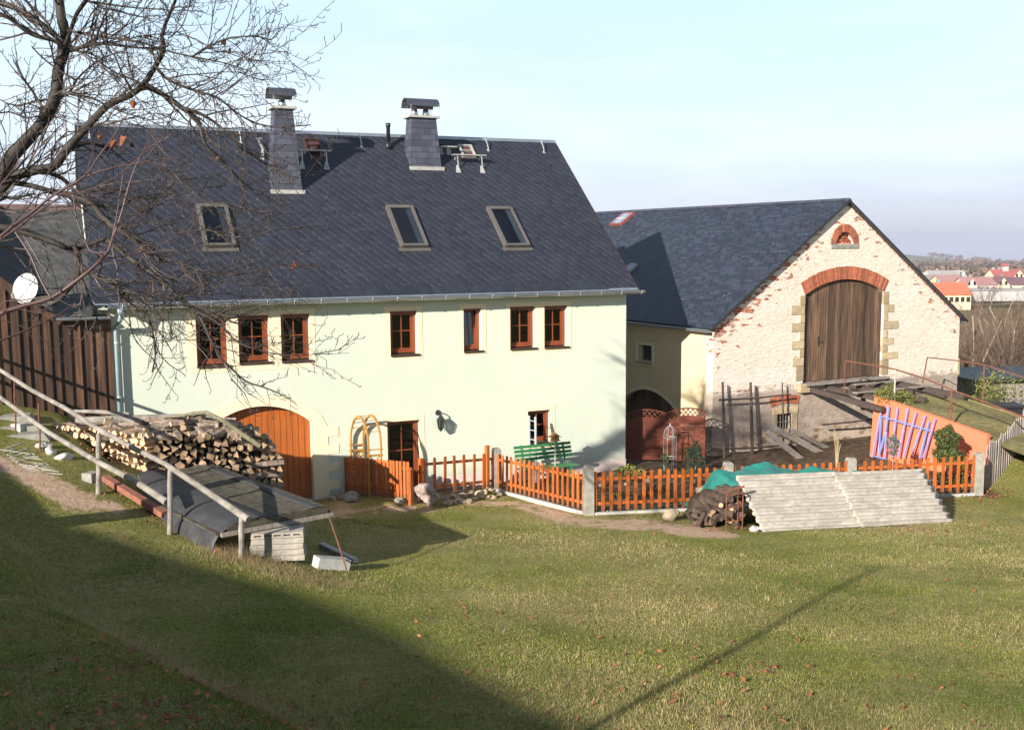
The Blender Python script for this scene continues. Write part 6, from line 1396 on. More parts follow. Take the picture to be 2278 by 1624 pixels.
SHOOTS = [
 ([(-60, 715)] + z2p([(0, 650), (150, 600), (330, 550), (500, 435), (620, 335), (700, 250), (745, 130), (790, 0)]) + z1p([(830, 1240), (880, 1090), (965, 925)]), 6.0, 6.4, .022, .003),
 (z1p([(0, 1545), (100, 1460), (200, 1390), (350, 1270), (550, 1150), (640, 1020), (740, 890), (800, 770)]), 5.8, 6.1, .014, .003), (z2p([(700, 250), (600, 250), (550, 170), (500, 40)]) + z1p([(480, 1300), (440, 1100), (430, 800), (425, 590)]), 6.1, 6.3, .008, .002),
 (z2p([(0, 825), (120, 780), (250, 720), (400, 645), (470, 585)]), 5.7, 6.0, .009, .003), (z2p([(100, 120), (200, 275), (260, 420), (330, 545)]), 6.1, 6.0, .009, .006), (z2p([(0, 170), (120, 90), (230, 0)]) + z1p([(380, 1290), (560, 1150), (800, 1080), (1050, 1040), (1200, 1030)]), 6.2, 6.5, .010, .003),
 (z1p([(0, 1210), (120, 1070), (260, 960), (330, 880)]), 6.1, 6.3, .006, .002), (z1p([(720, 1590), (760, 1400), (800, 1130)]), 6.1, 6.2, .005, .002), (z1p([(380, 1270), (560, 1240), (760, 1150), (900, 1030), (1020, 920)]), 6.1, 6.3, .007, .002), (z1p([(0, 1550), (150, 1380), (260, 1250), (330, 1080), (380, 960)]), 6.3, 6.6, .006, .002),
 (z2p([(640, 300), (900, 260), (1100, 180), (1210, 110)]), 6.3, 6.6, .007, .002), (z2p([(0, 690), (130, 730), (260, 800), (340, 880), (420, 935)]), 6.6, 6.8, .005, .002),
]
LIMBS = [(a, b * DS, c * DS, d * .62 * DS, e * DS, f) for a, b, c, d, e, f in LIMBS]
SHOOTS = [(a, b * DS, c * DS, d * .72 * DS, e * DS) for a, b, c, d, e in SHOOTS]
rgt = random.Random(99); big = MB(); tw = Twigs(); rtw = Twigs(); leaves = MB()
def smooth_path(P, rad, sub=3):
    out = []; ro = []
    for i in range(len(P) - 1):
        p0, p1, p2, p3 = P[max(0, i - 1)], P[i], P[i + 1], P[min(len(P) - 1, i + 2)]
        for k in range(sub):
            t = k / sub; out.append(.5 * ((2 * p1) + (p2 - p0) * t + (2 * p0 - 5 * p1 + 4 * p2 - p3) * t * t + (3 * p1 - p0 - 3 * p2 + p3) * t ** 3)); ro.append(lerp(rad[i], rad[i + 1], t))
    out.append(P[-1]); ro.append(rad[-1]); return out, ro
def leafat(p, s):
    a = Vector((rgt.gauss(0, 1), rgt.gauss(0, 1), -1.2)).normalized(); b = a.orthogonal().normalized(); c = a.cross(b)
    leaves.add([p, p + a * s * .5 + b * s * .35 + c * s * .1, p + a * s, p + a * s * .5 - b * s * .35 + c * s * .12], [(0, 1, 2), (0, 2, 3)])
def grow(T, p, d, ln, r, lvl, spur):
    n = max(3, int(ln / .07 / DS)); pts = [p]; q = Vector(p); d = Vector(d)
    for i in range(n):
        d = (d + Vector((rgt.gauss(0, .10), rgt.gauss(0, .10), rgt.gauss(0, .10) + .02))).normalized(); q = q + d * (ln / n); pts.append(q.copy())
    rad = [lerp(r, max(.0019 * DS, r * .4), i / n) for i in range(n + 1)]; T.seg(pts, rad, 4 if r > .01 else 3)
    for i in range(1, n + 1):
        if rgt.random() < spur:        # knobbly little fruit spurs
            a = d.orthogonal().normalized(); a = Matrix.Rotation(rgt.uniform(0, 6.28), 3, d) @ a; e = (a + (pts[i] - pts[i - 1]).normalized() * .6).normalized(); l2 = rgt.uniform(.015, .055) * DS
            T.seg([pts[i], pts[i] + e * l2, pts[i] + (e + Vector((0, 0, .3))).normalized() * l2 * 1.35], [.0028 * DS, .0024 * DS, .0032 * DS], 3)
        if lvl > 0 and i > 1 and rgt.random() < .24:
            a = d.orthogonal().normalized(); a = Matrix.Rotation(rgt.uniform(0, 6.28), 3, d) @ a; e = (a * rgt.uniform(.4, .8) + (pts[i] - pts[i - 1]).normalized()).normalized()
            grow(T, pts[i], e, ln * rgt.uniform(.3, .7), r * .65, lvl - 1, spur)
for path, d0, d1, r0, r1, br in LIMBS:
    n = len(path); P = [at(x, y, lerp(d0, d1, i / (n - 1)) + (rgt.uniform(-.08, .08) if 0 < i < n - 1 else 0)) - T0 for i, (x, y) in enumerate(path)]
    rad = [lerp(r0, r1, (i / (n - 1)) ** .8) for i in range(n)]; P, rad = smooth_path(P, rad, 3 if r0 > .03 else 2)
    rad = [max(.0035, r * rgt.uniform(.9, 1.12)) for r in rad]; big.tube(P, rad, 10 if r0 > .04 else 6)
    for i in range(1, len(P)):
        dd = (P[i] - P[i - 1]); sl_ = dd.length; dd.normalize(); k = sl_ / .040 / DS * br * (.6 if r0 > .08 else 1)
        while k > 0:
            if rgt.random() < k * .55:
                a = dd.orthogonal().normalized(); a = Matrix.Rotation(rgt.uniform(0, 6.28), 3, dd) @ a; e = (a + dd * rgt.uniform(.6, 1.7)).normalized(); c = P[i - 1].lerp(P[i], rgt.random())
                lr = rgt.random(); ln = (.10 + .85 * lr ** 1.8) * DS * lerp(1, .4, i / len(P)); grow(tw, c, e, ln, min(rad[i] * .6, (.0034 + .006 * lr) * DS), 1 if ln > .18 * DS else 0, .7)
                if rgt.random() < .0015: leafat(c + e * ln * .6, rgt.uniform(.05, .09))
            k -= 1
for path, d0, d1, r0, r1 in SHOOTS:
    n = len(path); P = [at(x, y, lerp(d0, d1, i / (n - 1))) - T0 for i, (x, y) in enumerate(path)]; rad = [lerp(r0, r1, i / (n - 1)) for i in range(n)]; P, rad = smooth_path(P, rad, 3); rtw.seg(P, rad, 6)
    for i in range(2, len(P)):
        if rgt.random() < .5:
            dd = (P[i] - P[i - 1]).normalized(); a = dd.orthogonal().normalized(); a = Matrix.Rotation(rgt.uniform(0, 6.28), 3, dd) @ a; grow(rtw, P[i], (a * .7 + dd).normalized(), rgt.uniform(.1, .5), .0042, 0, .2)
for x, y, s_ in ((268, 310, .17), (258, 318, .10), (228, 305, .08), (298, 228, .10), (497, 92, .09), (510, 114, .07), (420, 87, .06), (652, 588, .09), (648, 596, .07), (260, 330, .08), (290, 325, .07), (484, 357, .07), (195, 395, .05), (142, 263, .05)): leafat(at(x, y - 8, 7.9 * DS) - T0, s_ * DS * .8)
# trunk from the ground up to the first fork
tb = Vector((0, 0, -.15)); f0 = at(-112, 560, 8.7 * DS) - T0; P, rad = smooth_path([tb, Vector((.1, 0, 1.0)), Vector((.55, .2, 1.9)), tb.lerp(f0, .65) + Vector((-.1, 0, .12)), f0], [.26, .20, .185, .165, .125], 4); trk = MB(); trk.tube(P, rad, 14)
trk.build('trunk', M_['tree_bark'], tree, smooth=True); big.build('limbs', M_['tree_bark'], tree, smooth=True)
m = MB(); m.v, m.f, m.mi = tw.v, tw.f, [0] * len(tw.f); m.build('twigs', M_['twig'], tree)
m = MB(); m.v, m.f, m.mi = rtw.v, rtw.f, [0] * len(rtw.f); m.build('young_shoots', M_['redtwig'], tree, smooth=True); leaves.build('withered_leaves', M_['dead_leaf'], tree)

# ================================================================ background bushes and trees (bare thicket)
def thicket_meshes(seed, H, W, stems, tall=False):
    rg = random.Random(seed); tr = MB(); cr = MB()
    def lim(p, d, ln, r, lv):
        n = 5; q = Vector(p); pts = [q.copy()]; d = Vector(d)
        for i in range(n): d = (d + Vector((rg.gauss(0, .14), rg.gauss(0, .14), .07))).normalized(); q = q + d * ln / n; pts.append(q.copy())
        (tr if lv == 0 else cr).tube(pts, [lerp(r, r * .35, i / n) for i in range(n + 1)], 4 if lv == 0 else 3, cap=False)
        if lv < (3 if tall else 2):
            for _ in range(9 if lv == 0 else 7):
                i = rg.randint(1, n); a = d.orthogonal().normalized(); a = Matrix.Rotation(rg.uniform(0, 6.28), 3, d) @ a; lim(pts[i], (a * rg.uniform(.4, .9) + d).normalized(), ln * rg.uniform(.3, .55), max(.006, r * .42), lv + 1)
    for k in range(stems):
        a = rg.uniform(0, 6.28); R0 = W * .45 * rg.random(); lim((R0 * math.cos(a), R0 * math.sin(a), -.1), Vector((.35 * math.cos(a), .35 * math.sin(a), 1)).normalized(), H * rg.uniform(.6, .95), .035 if not tall else .09, 0)
    return tr.mesh('trunk', M_['pale_trunk'] if tall else M_['thicket']), cr.mesh('crown', M_['thicket'])
TM = [thicket_meshes(1, 3.4, 3.0, 9), thicket_meshes(2, 3.0, 3.6, 10), thicket_meshes(3, 4.0, 2.4, 7)]; TT = [thicket_meshes(7, 7.5, 1, 2, True), thicket_meshes(8, 6.5, 1.2, 3, True)]
def plant(kind, meshes, P, sc, rz, label, cat, grp):
    t = bpy.data.objects.new(kind, None); COL.objects.link(t); t.matrix_world = Matrix.Translation(P) @ Matrix.Rotation(rz, 4, 'Z') @ Matrix.Diagonal((sc, sc, sc, 1)); tag(t, label, cat, grp)
    for nm, me in zip(('trunk', 'crown'), meshes): o = bpy.data.objects.new(nm, me); COL.objects.link(o); o.parent = t
rg = random.Random(4)
rowsT = ((47, 'front row behind the dark shed'), (54, 'second row behind the shed'), (63, 'third row'), (75, 'fourth row'), (92, 'back row near the village'))
pos = ('next to the barn corner', 'left of the middle', 'right of the middle', 'by the right edge')
for i, (Y, rl_) in enumerate(rowsT):
    for k in range(7):
        u = (k + rg.uniform(.1, .9)) / 7; X = lerp(.405, .53, u) * Y; P = G(X, Y + rg.uniform(-2, 2)); plant('bare_bush', TM[(i + k) % 3], P, rg.uniform(.72, .95) * (1 - .03 * i), rg.uniform(0, 6), 'bare bush, %s, %s' % (rl_, pos[min(3, int(u * 4))]), 'bush', 'bare thicket right of the barn')
for x, Y, k, lb in ((2165, 50, 0, 'pale trunked bare tree bending left close to the barn corner'), (2205, 58, 1, 'pale trunked bare tree in the middle of the thicket'), (2262, 52, 0, 'pale trunked bare tree near the right edge'), (2233, 105, 1, 'tall bare tree standing before the white building of the village'), (2190, 110, 0, 'tall bare tree standing before the orange roofed house')):
    P = at(x, 700, Y); plant('bare_tree', TT[k], G(P.x, P.y), rg.uniform(.5, .6) if Y < 80 else .78, rg.uniform(0, 6), lb, 'tree', 'bare trees beyond the barn')
m = MB(); 
for _ in range(5): leafball(m, (rg.uniform(-1, 1), rg.uniform(-.5, .5), rg.uniform(.3, 1.2)), (.7, .5, .6), 260, .05, _, .2)
P = at(2165, 860, 37); o = m.build('yellowing_bush', M_['leaf_yellow'], None, Matrix.Translation(G(P.x, P.y))); tag(o, 'thin yellow green leaved bush between barn corner and dark shed', 'bush')
# dark shed behind the ramp
P = at(2168, 890, 38.5); sz_ = at(2160, 843, 38.5).z; t = thing('board_hut', 'low dark board hut with flat black roof behind the ramp at the right edge', 'hut', frame(Vector((P.x, P.y, 0)), 8)); gz_ = h(P.x, P.y)
m = MB(); x = 0
while x < 7: m.box(x + .005, x + .2, 0, .05, gz_ - .3, sz_ - .06); x += .205
m.box(.0, 7, .06, 3, gz_ - .3, sz_ - .07); m.build('board_wall', M_['grey_wood'], t); m = MB(); m.box(-.35, 7.3, -.35, 3.3, sz_ - .05, sz_ + .02); m.build('flat_roof', M_['black_iron'], t)
P = at(2200, 905, 36); m = MB(); m.box(-.3, 1.2, -.4, .5, 0, .08); m.box(-.2, 1.1, -.3, .4, -.9, 0); o = m.build('black_trough', M_['blackplastic'], None, frame(P, 5)); tag(o, 'black covered trough in front of the board hut', 'trough')

# ================================================================ VILLAGE
def vmat(n, c): return simple(n, c, .85, .08, .5)
VR = {'orange': vmat('orange_tiles', (.46, .14, .07)), 'pinkred': vmat('faded_pink_tiles', (.34, .18, .17)), 'purple': vmat('dark_purple_tiles', (.16, .085, .10)), 'grey': vmat('pale_grey_roofing', (.36, .33, .31)), 'red': vmat('bright_red_tiles', (.32, .10, .08)), 'dark': vmat('dark_slate_tiles', (.10, .10, .12)), 'brown': vmat('grey_brown_roofing', (.26, .22, .20))}
VW = {'cream': vmat('cream_walls', (.68, .58, .40)), 'white': vmat('white_walls', (.66, .62, .58)), 'grey': vmat('grey_walls', (.40, .38, .37)), 'pink': vmat('pinkish_walls', (.60, .46, .40))}
def vhouse(label, xl, xr, yr, ye, yb, Y, roofc, wallc, az=0.0, gable=None, depth=9, wins=6, name='village_house'):
    A = at(xl, yb, Y); L_ = (xr - xl) / 2300 * Y; zr = at(xl, yr, Y + depth / 2).z; ze = at(xl, ye, Y).z; zb_ = A.z - 2
    t = thing(name, label, 'house', frame(Vector((A.x, A.y, 0)), az), 'village houses beyond the barn')
    m = MB(); m.box(0, L_, 0, depth, zb_, ze); m.prism([(0, ze), (depth / 2, zr - .1), (depth, ze)], 0, L_, MX if False else Matrix(((0, 1, 0, 0), (1, 0, 0, 0), (0, 0, 1, 0), (0, 0, 0, 1)))); m.build('wall', VW[wallc], t)
    m = MB(); k = .35; s_ = (zr - ze) / (depth / 2)
    for sg in (0, 1):
        y0, y1 = (-k, depth / 2) if sg == 0 else (depth + k, depth / 2)
        m.add([(-k, y0, ze - k * s_ + .1), (L_ + k, y0, ze - k * s_ + .1), (L_ + k, y1, zr + .1), (-k, y1, zr + .1), (-k, y0, ze - k * s_ - .05), (L_ + k, y0, ze - k * s_ - .05), (L_ + k, y1, zr - .05), (-k, y1, zr - .05)], [(0, 1, 2, 3), (7, 6, 5, 4), (0, 4, 5, 1), (1, 5, 6, 2), (3, 7, 4, 0)])
    rf_ = m.build('roof', VR[roofc], t)
    m = MB(); m.box(L_ * .3, L_ * .3 + .7, depth / 2 - .4, depth / 2 + .3, zr - .6, zr + .8); m.build('chimney', VR['brown'], rf_)
    for i in range(wins):
        x = L_ * (i + .5) / wins; 
        if ze - at(xl, yb, Y).z > 1.2: m = MB(); m.box(x - .45, x + .45, -.06, .0, ze - 1.9, ze - .7); m.build('window', M_['darkglass'], t)
    if gable:                                     # cross gable on the front
        gx, gw_, gy = gable; g0 = (gx - xl) / 2300 * Y; w2 = gw_ / 2300 * Y / 2; zg = at(gx, gy, Y).z
        m = MB(); m.prism([(g0 - w2, zb_), (g0 - w2, ze), (g0, zg), (g0 + w2, ze), (g0 + w2, zb_)], -1.2, depth / 2); m.build('gable_wall', VW[wallc], t)
        m = MB(); m.beam((g0 - w2 * 1.08, depth / 4 - .7, ze - .3), (g0, depth / 4 - .7, zg + .15), depth / 2 + 1.6, .2, up=(-.6, 0, .8)); m.beam((g0 + w2 * 1.08, depth / 4 - .7, ze - .3), (g0, depth / 4 - .7, zg + .19), depth / 2 + 1.6, .2, up=(.6, 0, .8)); m.build('gable_roof', VR[roofc], t)
        for dx in (-.8, .8): m = MB(); m.box(g0 + dx - .35, g0 + dx + .35, -1.26, -1.2, ze - .1, ze + 1.0); m.build('window', M_['darkglass'], t)
    return t
vhouse('village house with long bright orange roof and cream wall nearest the barn verge', 2072, 2160, 629.5, 655, 672, 250, 'orange', 'cream', wins=7)
vhouse('village house with purplish roof and cream gable above the orange roof', 2094, 2142, 613, 629, 640, 300, 'pinkred', 'cream', gable=(2127, 29, 613.5), wins=0)
vhouse('long low building with grey brown roof left of the purplish house', 2040, 2099, 612, 630, 640, 315, 'brown', 'grey', wins=0)
vhouse('long building with pale grey roof highest behind the purplish house', 2071, 2144, 602.5, 613, 622, 360, 'grey', 'white', gable=(2139, 14, 603), wins=0)
vhouse('village house with faded pink roof and cream gable at its left end', 2150, 2216, 617, 633.5, 650, 290, 'pinkred', 'pink', gable=(2157, 26, 618), wins=5)
vhouse('village house with dark purple roof and cream gable in its middle', 2205, 2320, 617.5, 633.5, 648, 300, 'purple', 'cream', gable=(2227, 30, 616.5), wins=4)
vhouse('small dark slate roofed house between the cream gables', 2128, 2150, 613.5, 626, 632, 330, 'dark', 'grey', wins=0)
vhouse('long white walled building low behind the thicket at the right', 2163, 2300, 642, 646, 653, 262, 'grey', 'grey', wins=14)
c_ = vhouse('red roofed village hall with a small grey bell turret', 2214, 2270, 599, 616, 626, 380, 'red', 'cream', gable=(2263, 26, 600), wins=0, name='village_hall')
cx_ = at(2235, 600, 384); lo_ = c_.matrix_world.inverted() @ cx_; zt3 = at(2235, 592.5, 384).z; zb3 = at(2235, 606, 384).z
m = MB(); m.box(lo_.x - 1, lo_.x + 1, 3, 5.2, zb3, zt3); m.build('bell_turret', VW['grey'], c_)
m = MB(); m.add([(lo_.x - 1.4, 2.7, zt3), (lo_.x + 1.4, 2.7, zt3), (lo_.x + 1.4, 5.5, zt3), (lo_.x - 1.4, 5.5, zt3), (lo_.x - .5, 4.1, zt3 + 1.1), (lo_.x + .5, 4.1, zt3 + 1.1)], [(0, 1, 5, 4), (1, 2, 5), (2, 3, 4, 5), (3, 0, 4), (0, 3, 2, 1)]); m.build('turret_roof', VR['red'], c_)
P = at(2209, 606, 400); m = MB(); m.tube([P - Vector((0, 0, 1.5)), P + Vector((0, 0, .6)), P + Vector((0, 0, 1.6))], [2.4, 1.8, .3], 14); solo(m, 'white_dome', 'small white domed tank left of the bell turret', 'tank', VW['white'], P)
# woods behind the village
m = MB(); rg = random.Random(8)
for i in range(1500):
    Y = rg.uniform(430, 1150) ** 1.0; X = Y * rg.uniform(.34, .58); P = G(X, Y)
    if Y > 560 and math.sin(X * .016) + math.sin(Y * .011 + 1) < .2: continue
    hh = rg.uniform(5, 9); leafball(m, (P.x, P.y, P.z + hh * .55), (hh * .55, hh * .55, hh * .5), 26, hh * .20, i, .2)
M_['woods'] = simple('distant_bare_woods', (.14, .10, .075), .9, .3, .08, isl=.4, c2=(.20, .13, .085))
o = m.build('woods', M_['woods'], None); tag(o, 'brown leafless woods and hedges spreading behind the village', 'woods', None, 'stuff')
rg = random.Random(10); k_ = 0
for x in (2075, 2094, 2112, 2135, 2172, 2186, 2196, 2222, 2240, 2251):
    P = at(x, 560, 2350); P = G(P.x, P.y); m = MB(); leafball(m, (0, 0, 6), (9 + rg.uniform(0, 8), 7, 6), 160, 2.0, k_, .1); m.tube([(0, 0, -2), (0, 0, 6)], 1.0, 5); k_ += 1
    t = thing('hill_tree', 'tiny dark round tree on the crest of the far hill, number counted by gaps', 'tree', Matrix.Translation(P), 'trees on the far hill crest'); t['label'] = 'tiny dark tree on the crest of the far hill'; m.build('crown', M_['woods'], t)
# ================================================================ what stands behind the photographer and throws the long shadows
def uq(p, q): a = R(SUN_AZ); return Vector((p * math.sin(a) + q * math.cos(a), -p * math.cos(a) + q * math.sin(a), 0))
QB = -9.5; RH = 7.9 + (-8 - QB) * math.tan(R(SUN_EL))
def proj_shadow(P):
    a = R(SUN_AZ); p = P.x * math.sin(a) - P.y * math.cos(a); q = P.x * math.cos(a) + P.y * math.sin(a); return p, P.z + (q - QB) * math.tan(R(SUN_EL))
prof_px = [(0, 1120), (90, 1138), (170, 1152), (260, 1172), (330, 1190), (395, 1192), (420, 1210), (432, 1240), (500, 1275), (560, 1308), (630, 1340), (700, 1373), (780, 1398), (850, 1425), (930, 1460), (1000, 1498), (1080, 1532), (1150, 1560), (1220, 1600), (1262, 1626)]
prof_w = [proj_shadow(gp(*p)) for p in prof_px]
if __name__ == '__main__' and False: print(prof_w)
bz = [round(v[1], 2) for v in prof_w]; bpv = [round(v[0], 2) for v in prof_w]
print('SHADOW PROFILE', list(zip(bpv, bz)))
az_b = SUN_AZ - 90
tt = math.tan(R(SUN_EL)); zr_ = max(bz) + .0; fit = np.polyfit(bpv[-13:], bz[-13:], 1) + np.array([0, .08])
def qof(p): return QB - (zr_ - (fit[0] * p + fit[1])) / tt
p1 = max(bpv) + 1.5; A_, B_ = uq(p1, qof(p1)), uq(p1 - 34, qof(p1 - 34)); dd_ = (A_ - B_).normalized(); az_b = math.degrees(math.atan2(dd_.y, dd_.x))
BF2 = frame(Vector((A_.x, A_.y, 0)), az_b); gnd = h(A_.x, A_.y)
t = thing('neighbour_barn', 'long plain barn standing up the slope behind the viewpoint', 'barn', BF2)
m = MB(); m.box(-34, -.3, -3.0, 3.0, gnd - 4, zr_ - 1.9); m.prism([(-3.0, zr_ - 1.9), (0, zr_ - .1), (3.0, zr_ - 1.9)], -34, -.3, MX); m.build('wall', M_['yellow'], t)
m = MB(); m.prism([(-3.3, zr_ - 2.0), (0, zr_), (3.3, zr_ - 2.0), (3.3, zr_ - 2.12), (0, zr_ - .12), (-3.3, zr_ - 2.12)], -34.5, 0, MX); m.build('roof', M_['slate_old'], t)
# slim pole whose shadow crosses the meadow
tip = gp(1950, 1263); a0 = R(SUN_AZ); d0 = 20.0
pp_ = Vector((tip.x - math.cos(a0) * d0, tip.y - math.sin(a0) * d0, 0)); ptop = tip.z + d0 * math.tan(R(SUN_EL)); pb = h(pp_.x, pp_.y)
m = MB(); m.tube([(0, 0, -.3), (0, 0, ptop - pb)], [.05, .035], 8); o = m.build('wooden_pole', M_['pole_wood'], None, Matrix.Translation((pp_.x, pp_.y, pb))); tag(o, 'slim wooden pole standing behind the viewpoint', 'pole')
# ================================================================ GROUND, GRASS, LEAVES
ground_sheet()
def blades(name, N, seed, y0, y1, hlo, hhi, wid, matn, label, mask, lean=.5, tuft=1):
    rg = np.random.default_rng(seed); Xs = []; Ys = []; n = 0
    while n < N:
        Y = y0 * (y1 / y0) ** rg.random(60000); X = rg.uniform(-.60, .60, 60000) * Y + rg.uniform(-.3, .3, 60000); k = mask(X, Y, rg); Xs.append(X[k]); Ys.append(Y[k]); n += int(k.sum()) * tuft
    X = np.concatenate(Xs); Y = np.concatenate(Ys)
    if tuft > 1: X = np.repeat(X, tuft) + rg.normal(0, .02, len(X) * tuft); Y = np.repeat(Y, tuft) + rg.normal(0, .02, len(Y) * tuft)
    X = X[:N]; Y = Y[:N]; P = np.stack([X, Y, hv(X, Y)], 1)
    n = len(P); a = rg.uniform(0, 2 * np.pi, n); hh = rg.uniform(hlo, hhi, n); w = wid * (0.7 + P[:, 1] / 15.0)
    dx = np.cos(a) * w / 2; dy = np.sin(a) * w / 2; la = rg.uniform(0, 2 * np.pi, n); ll = hh * lean * rg.random(n)
    v = np.zeros((n, 3, 3)); v[:, 0] = P + np.stack([dx, dy, -.005 * np.ones(n)], 1); v[:, 1] = P - np.stack([dx, dy, .005 * np.ones(n)], 1); v[:, 2] = P + np.stack([np.cos(la) * ll, np.sin(la) * ll, hh], 1)
    me = bpy.data.meshes.new(name); me.vertices.add(3 * n); me.vertices.foreach_set('co', v.ravel()); me.loops.add(3 * n); me.loops.foreach_set('vertex_index', np.arange(3 * n)); me.polygons.add(n); me.polygons.foreach_set('loop_start', np.arange(0, 3 * n, 3)); me.polygons.foreach_set('loop_total', np.full(n, 3)); me.update()
    me.materials.append(matn); o = bpy.data.objects.new(name, me); COL.objects.link(o); tag(o, label, name.replace('_', ' '), None, 'stuff'); return o
def segv(X, Y, pts):
    best = np.full(X.shape, 9e9)
    for a, b in zip(pts, pts[1:]):
        dx, dy = b[0] - a[0], b[1] - a[1]; t = np.clip(((X - a[0]) * dx + (Y - a[1]) * dy) / (dx * dx + dy * dy + 1e-9), 0, 1); best = np.minimum(best, np.hypot(X - a[0] - dx * t, Y - a[1] - dy * t))
    return best
def pathv(X, Y):
    a = 1 - ss(.25, .55, segv(X, Y, PATH)); a = np.maximum(a, (1 - ss(.2, .5, segv(X, Y, PATH2))) * .6)
    return np.maximum(a, np.maximum(.75 * (1 - ss(.2, .8, segv(X, Y, BARE))), 1 - ss(.2, .45, segv(X, Y, BARE2))))
FX = [p.x for p in FENCE_PTS]; FY = [p.y for p in FENCE_PTS]
def clear(X, Y):
    X = np.asarray(X, float); Y = np.asarray(Y, float); s_, g_ = hq(X, Y); k = ~((g_ > -.1) & (s_ > -20)); k &= ~((s_ > -14.6) & (s_ < -10) & (g_ > -3.5))
    k &= ~((X > -4) & (X < 12.2) & (Y > np.interp(X, FX, FY) - .02))
    v = (X - NC.x) * bd3.x + (Y - NC.y) * bd3.y; u = (X - NC.x) * pr3.x + (Y - NC.y) * pr3.y; k &= ~((u > -.98) & (u < 1.0) & (v > -.05))
    a = (X - B0_.x) * ax_.x + (Y - B0_.y) * ax_.y; b = (X - B0_.x) * back.x + (Y - B0_.y) * back.y; k &= ~((a > -.6) & (a < Lx + .1) & (b > 0) & (b < 2.4))
    return k
def dryness(X, Y): return .42 + .12 * ss(-2, 7, X) + .28 * np.sin(X * .9 + .7 * np.sin(Y * .7)) + .25 * np.sin(Y * 1.3 + X * .5 + 2) + .12 * np.sin(X * 3.1 + Y * 2.3)
def mk_green(X, Y, rg): return clear(X, Y) & (rg.random(X.shape) > worn(X, Y) * .3) & (rg.random(X.shape) > pathv(X, Y) * 1.3) & (rg.random(X.shape) > dryness(X, Y) * .75 * ss(-7, -1, X))
def mk_dry(X, Y, rg): return clear(X, Y) & (rg.random(X.shape) > worn(X, Y) * .2) & (rg.random(X.shape) > pathv(X, Y) * 1.2) & (rg.random(X.shape) < (dryness(X, Y) + .1) * (.25 + .75 * ss(-5, -1, X)))
def mk_clump(X, Y, rg): return clear(X, Y) & (pathv(X, Y) < .3) & (np.sin(5.1 * X + 2 * np.sin(3.7 * Y)) * np.sin(6.3 * Y + 2 * np.sin(2.9 * X)) > .72) & (rg.random(X.shape) < .25 + .6 * (1 - ss(-3, 4, X)))
def mk_tuft(X, Y, rg): return clear(X, Y) & (X > -4) & (Y > 5) & (Y < 22) & (pathv(X, Y) < .3) & (rg.random(X.shape) < np.maximum(0, dryness(X, Y) - .35))
def gm(name, c, c2, isl):
    s = NB(name); f = s.noise(.8, 4); col = s.mix(s.rng(f, .35, .65), c, c2); k = s.rng(s.island(), 0, 1, 1 - isl, 1 + isl); nd = s.n('ShaderNodeVectorMath', operation='SCALE'); s.t.links.new(col, nd.inputs[0]); s.t.links.new(k, nd.inputs['Scale'])
    m = s.done(nd.outputs[0], .6, spec=.25)
    tl = s.n('ShaderNodeBsdfTranslucent'); s.t.links.new(nd.outputs[0], tl.inputs[0]); mx = s.n('ShaderNodeMixShader'); mx.inputs[0].default_value = .3; s.t.links.new(s.b.outputs[0], mx.inputs[1]); s.t.links.new(tl.outputs[0], mx.inputs[2]); s.t.links.new(mx.outputs[0], s.out.inputs[0]); return m
M_['grass'] = gm('green_grass_blades', (.085, .135, .02), (.25, .27, .05), .5); M_['drygrass'] = gm('straw_grass_blades', (.33, .26, .12), (.50, .40, .21), .4)
M_['clumpgrass'] = gm('lush_grass_clumps', (.045, .10, .012), (.11, .19, .03), .5); M_['bleached'] = gm('bleached_long_grass', (.19, .14, .07), (.36, .27, .14), .45)
blades('grass', 380000, 1, 6.2, 27, .010, .034, .0055, M_['grass'], 'short green grass of the sloping meadow', mk_green, lean=.9)
blades('dry_grass', 200000, 2, 6.2, 27, .008, .028, .005, M_['drygrass'], 'short straw coloured dead grass mixed into the meadow', mk_dry, lean=1.0)
blades('dry_grass_tufts', 9000, 3, 6.5, 22, .03, .085, .0045, M_['drygrass'], 'upright pale dead grass stubble standing in tufts', mk_tuft, lean=.45, tuft=5)
tuftc = [gp(*p) for p in ((500, 1232), (520, 1240), (545, 1240), (560, 1245), (590, 1262), (480, 1225), (640, 1275), (690, 1290), (740, 1300), (360, 1110), (345, 1095), (330, 1085), (395, 1130), (300, 1068), (600, 1258), (528, 1215), (505, 1215), (930, 1138), (955, 1140), (610, 1270), (660, 1290), (700, 1300), (720, 1285), (570, 1262))]
rg = np.random.default_rng(5); m = MB()
for i, c in enumerate(tuftc):
    for k in range(40 if i in (17, 18) else 200):
        x, y = c.x + rg.normal(0, .26), c.y + rg.normal(0, .2); z = h(x, y); hh = rg.uniform(.02, .17) * (1.5 if i in (0, 1, 2, 15, 16) else .6); a = rg.uniform(0, 6.28); l = hh * rg.uniform(.2, 1.0); w_ = .0032
        m.add([(x - w_, y, z), (x + w_, y, z), (x + math.cos(a) * l * .4, y + math.sin(a) * l * .4, z + hh * .7), (x + math.cos(a) * l, y + math.sin(a) * l, z + hh * .8), (x + math.cos(a) * l * .4 - math.sin(a) * .005, y + math.sin(a) * l * .4 + math.cos(a) * .005, z + hh * .7)], [(0, 1, 2), (2, 3, 4)])
o = m.build('tall_dry_grass', M_['bleached'], None); tag(o, 'long bleached grass around the slide posts and the lower handrail', 'dry grass', None, 'stuff')
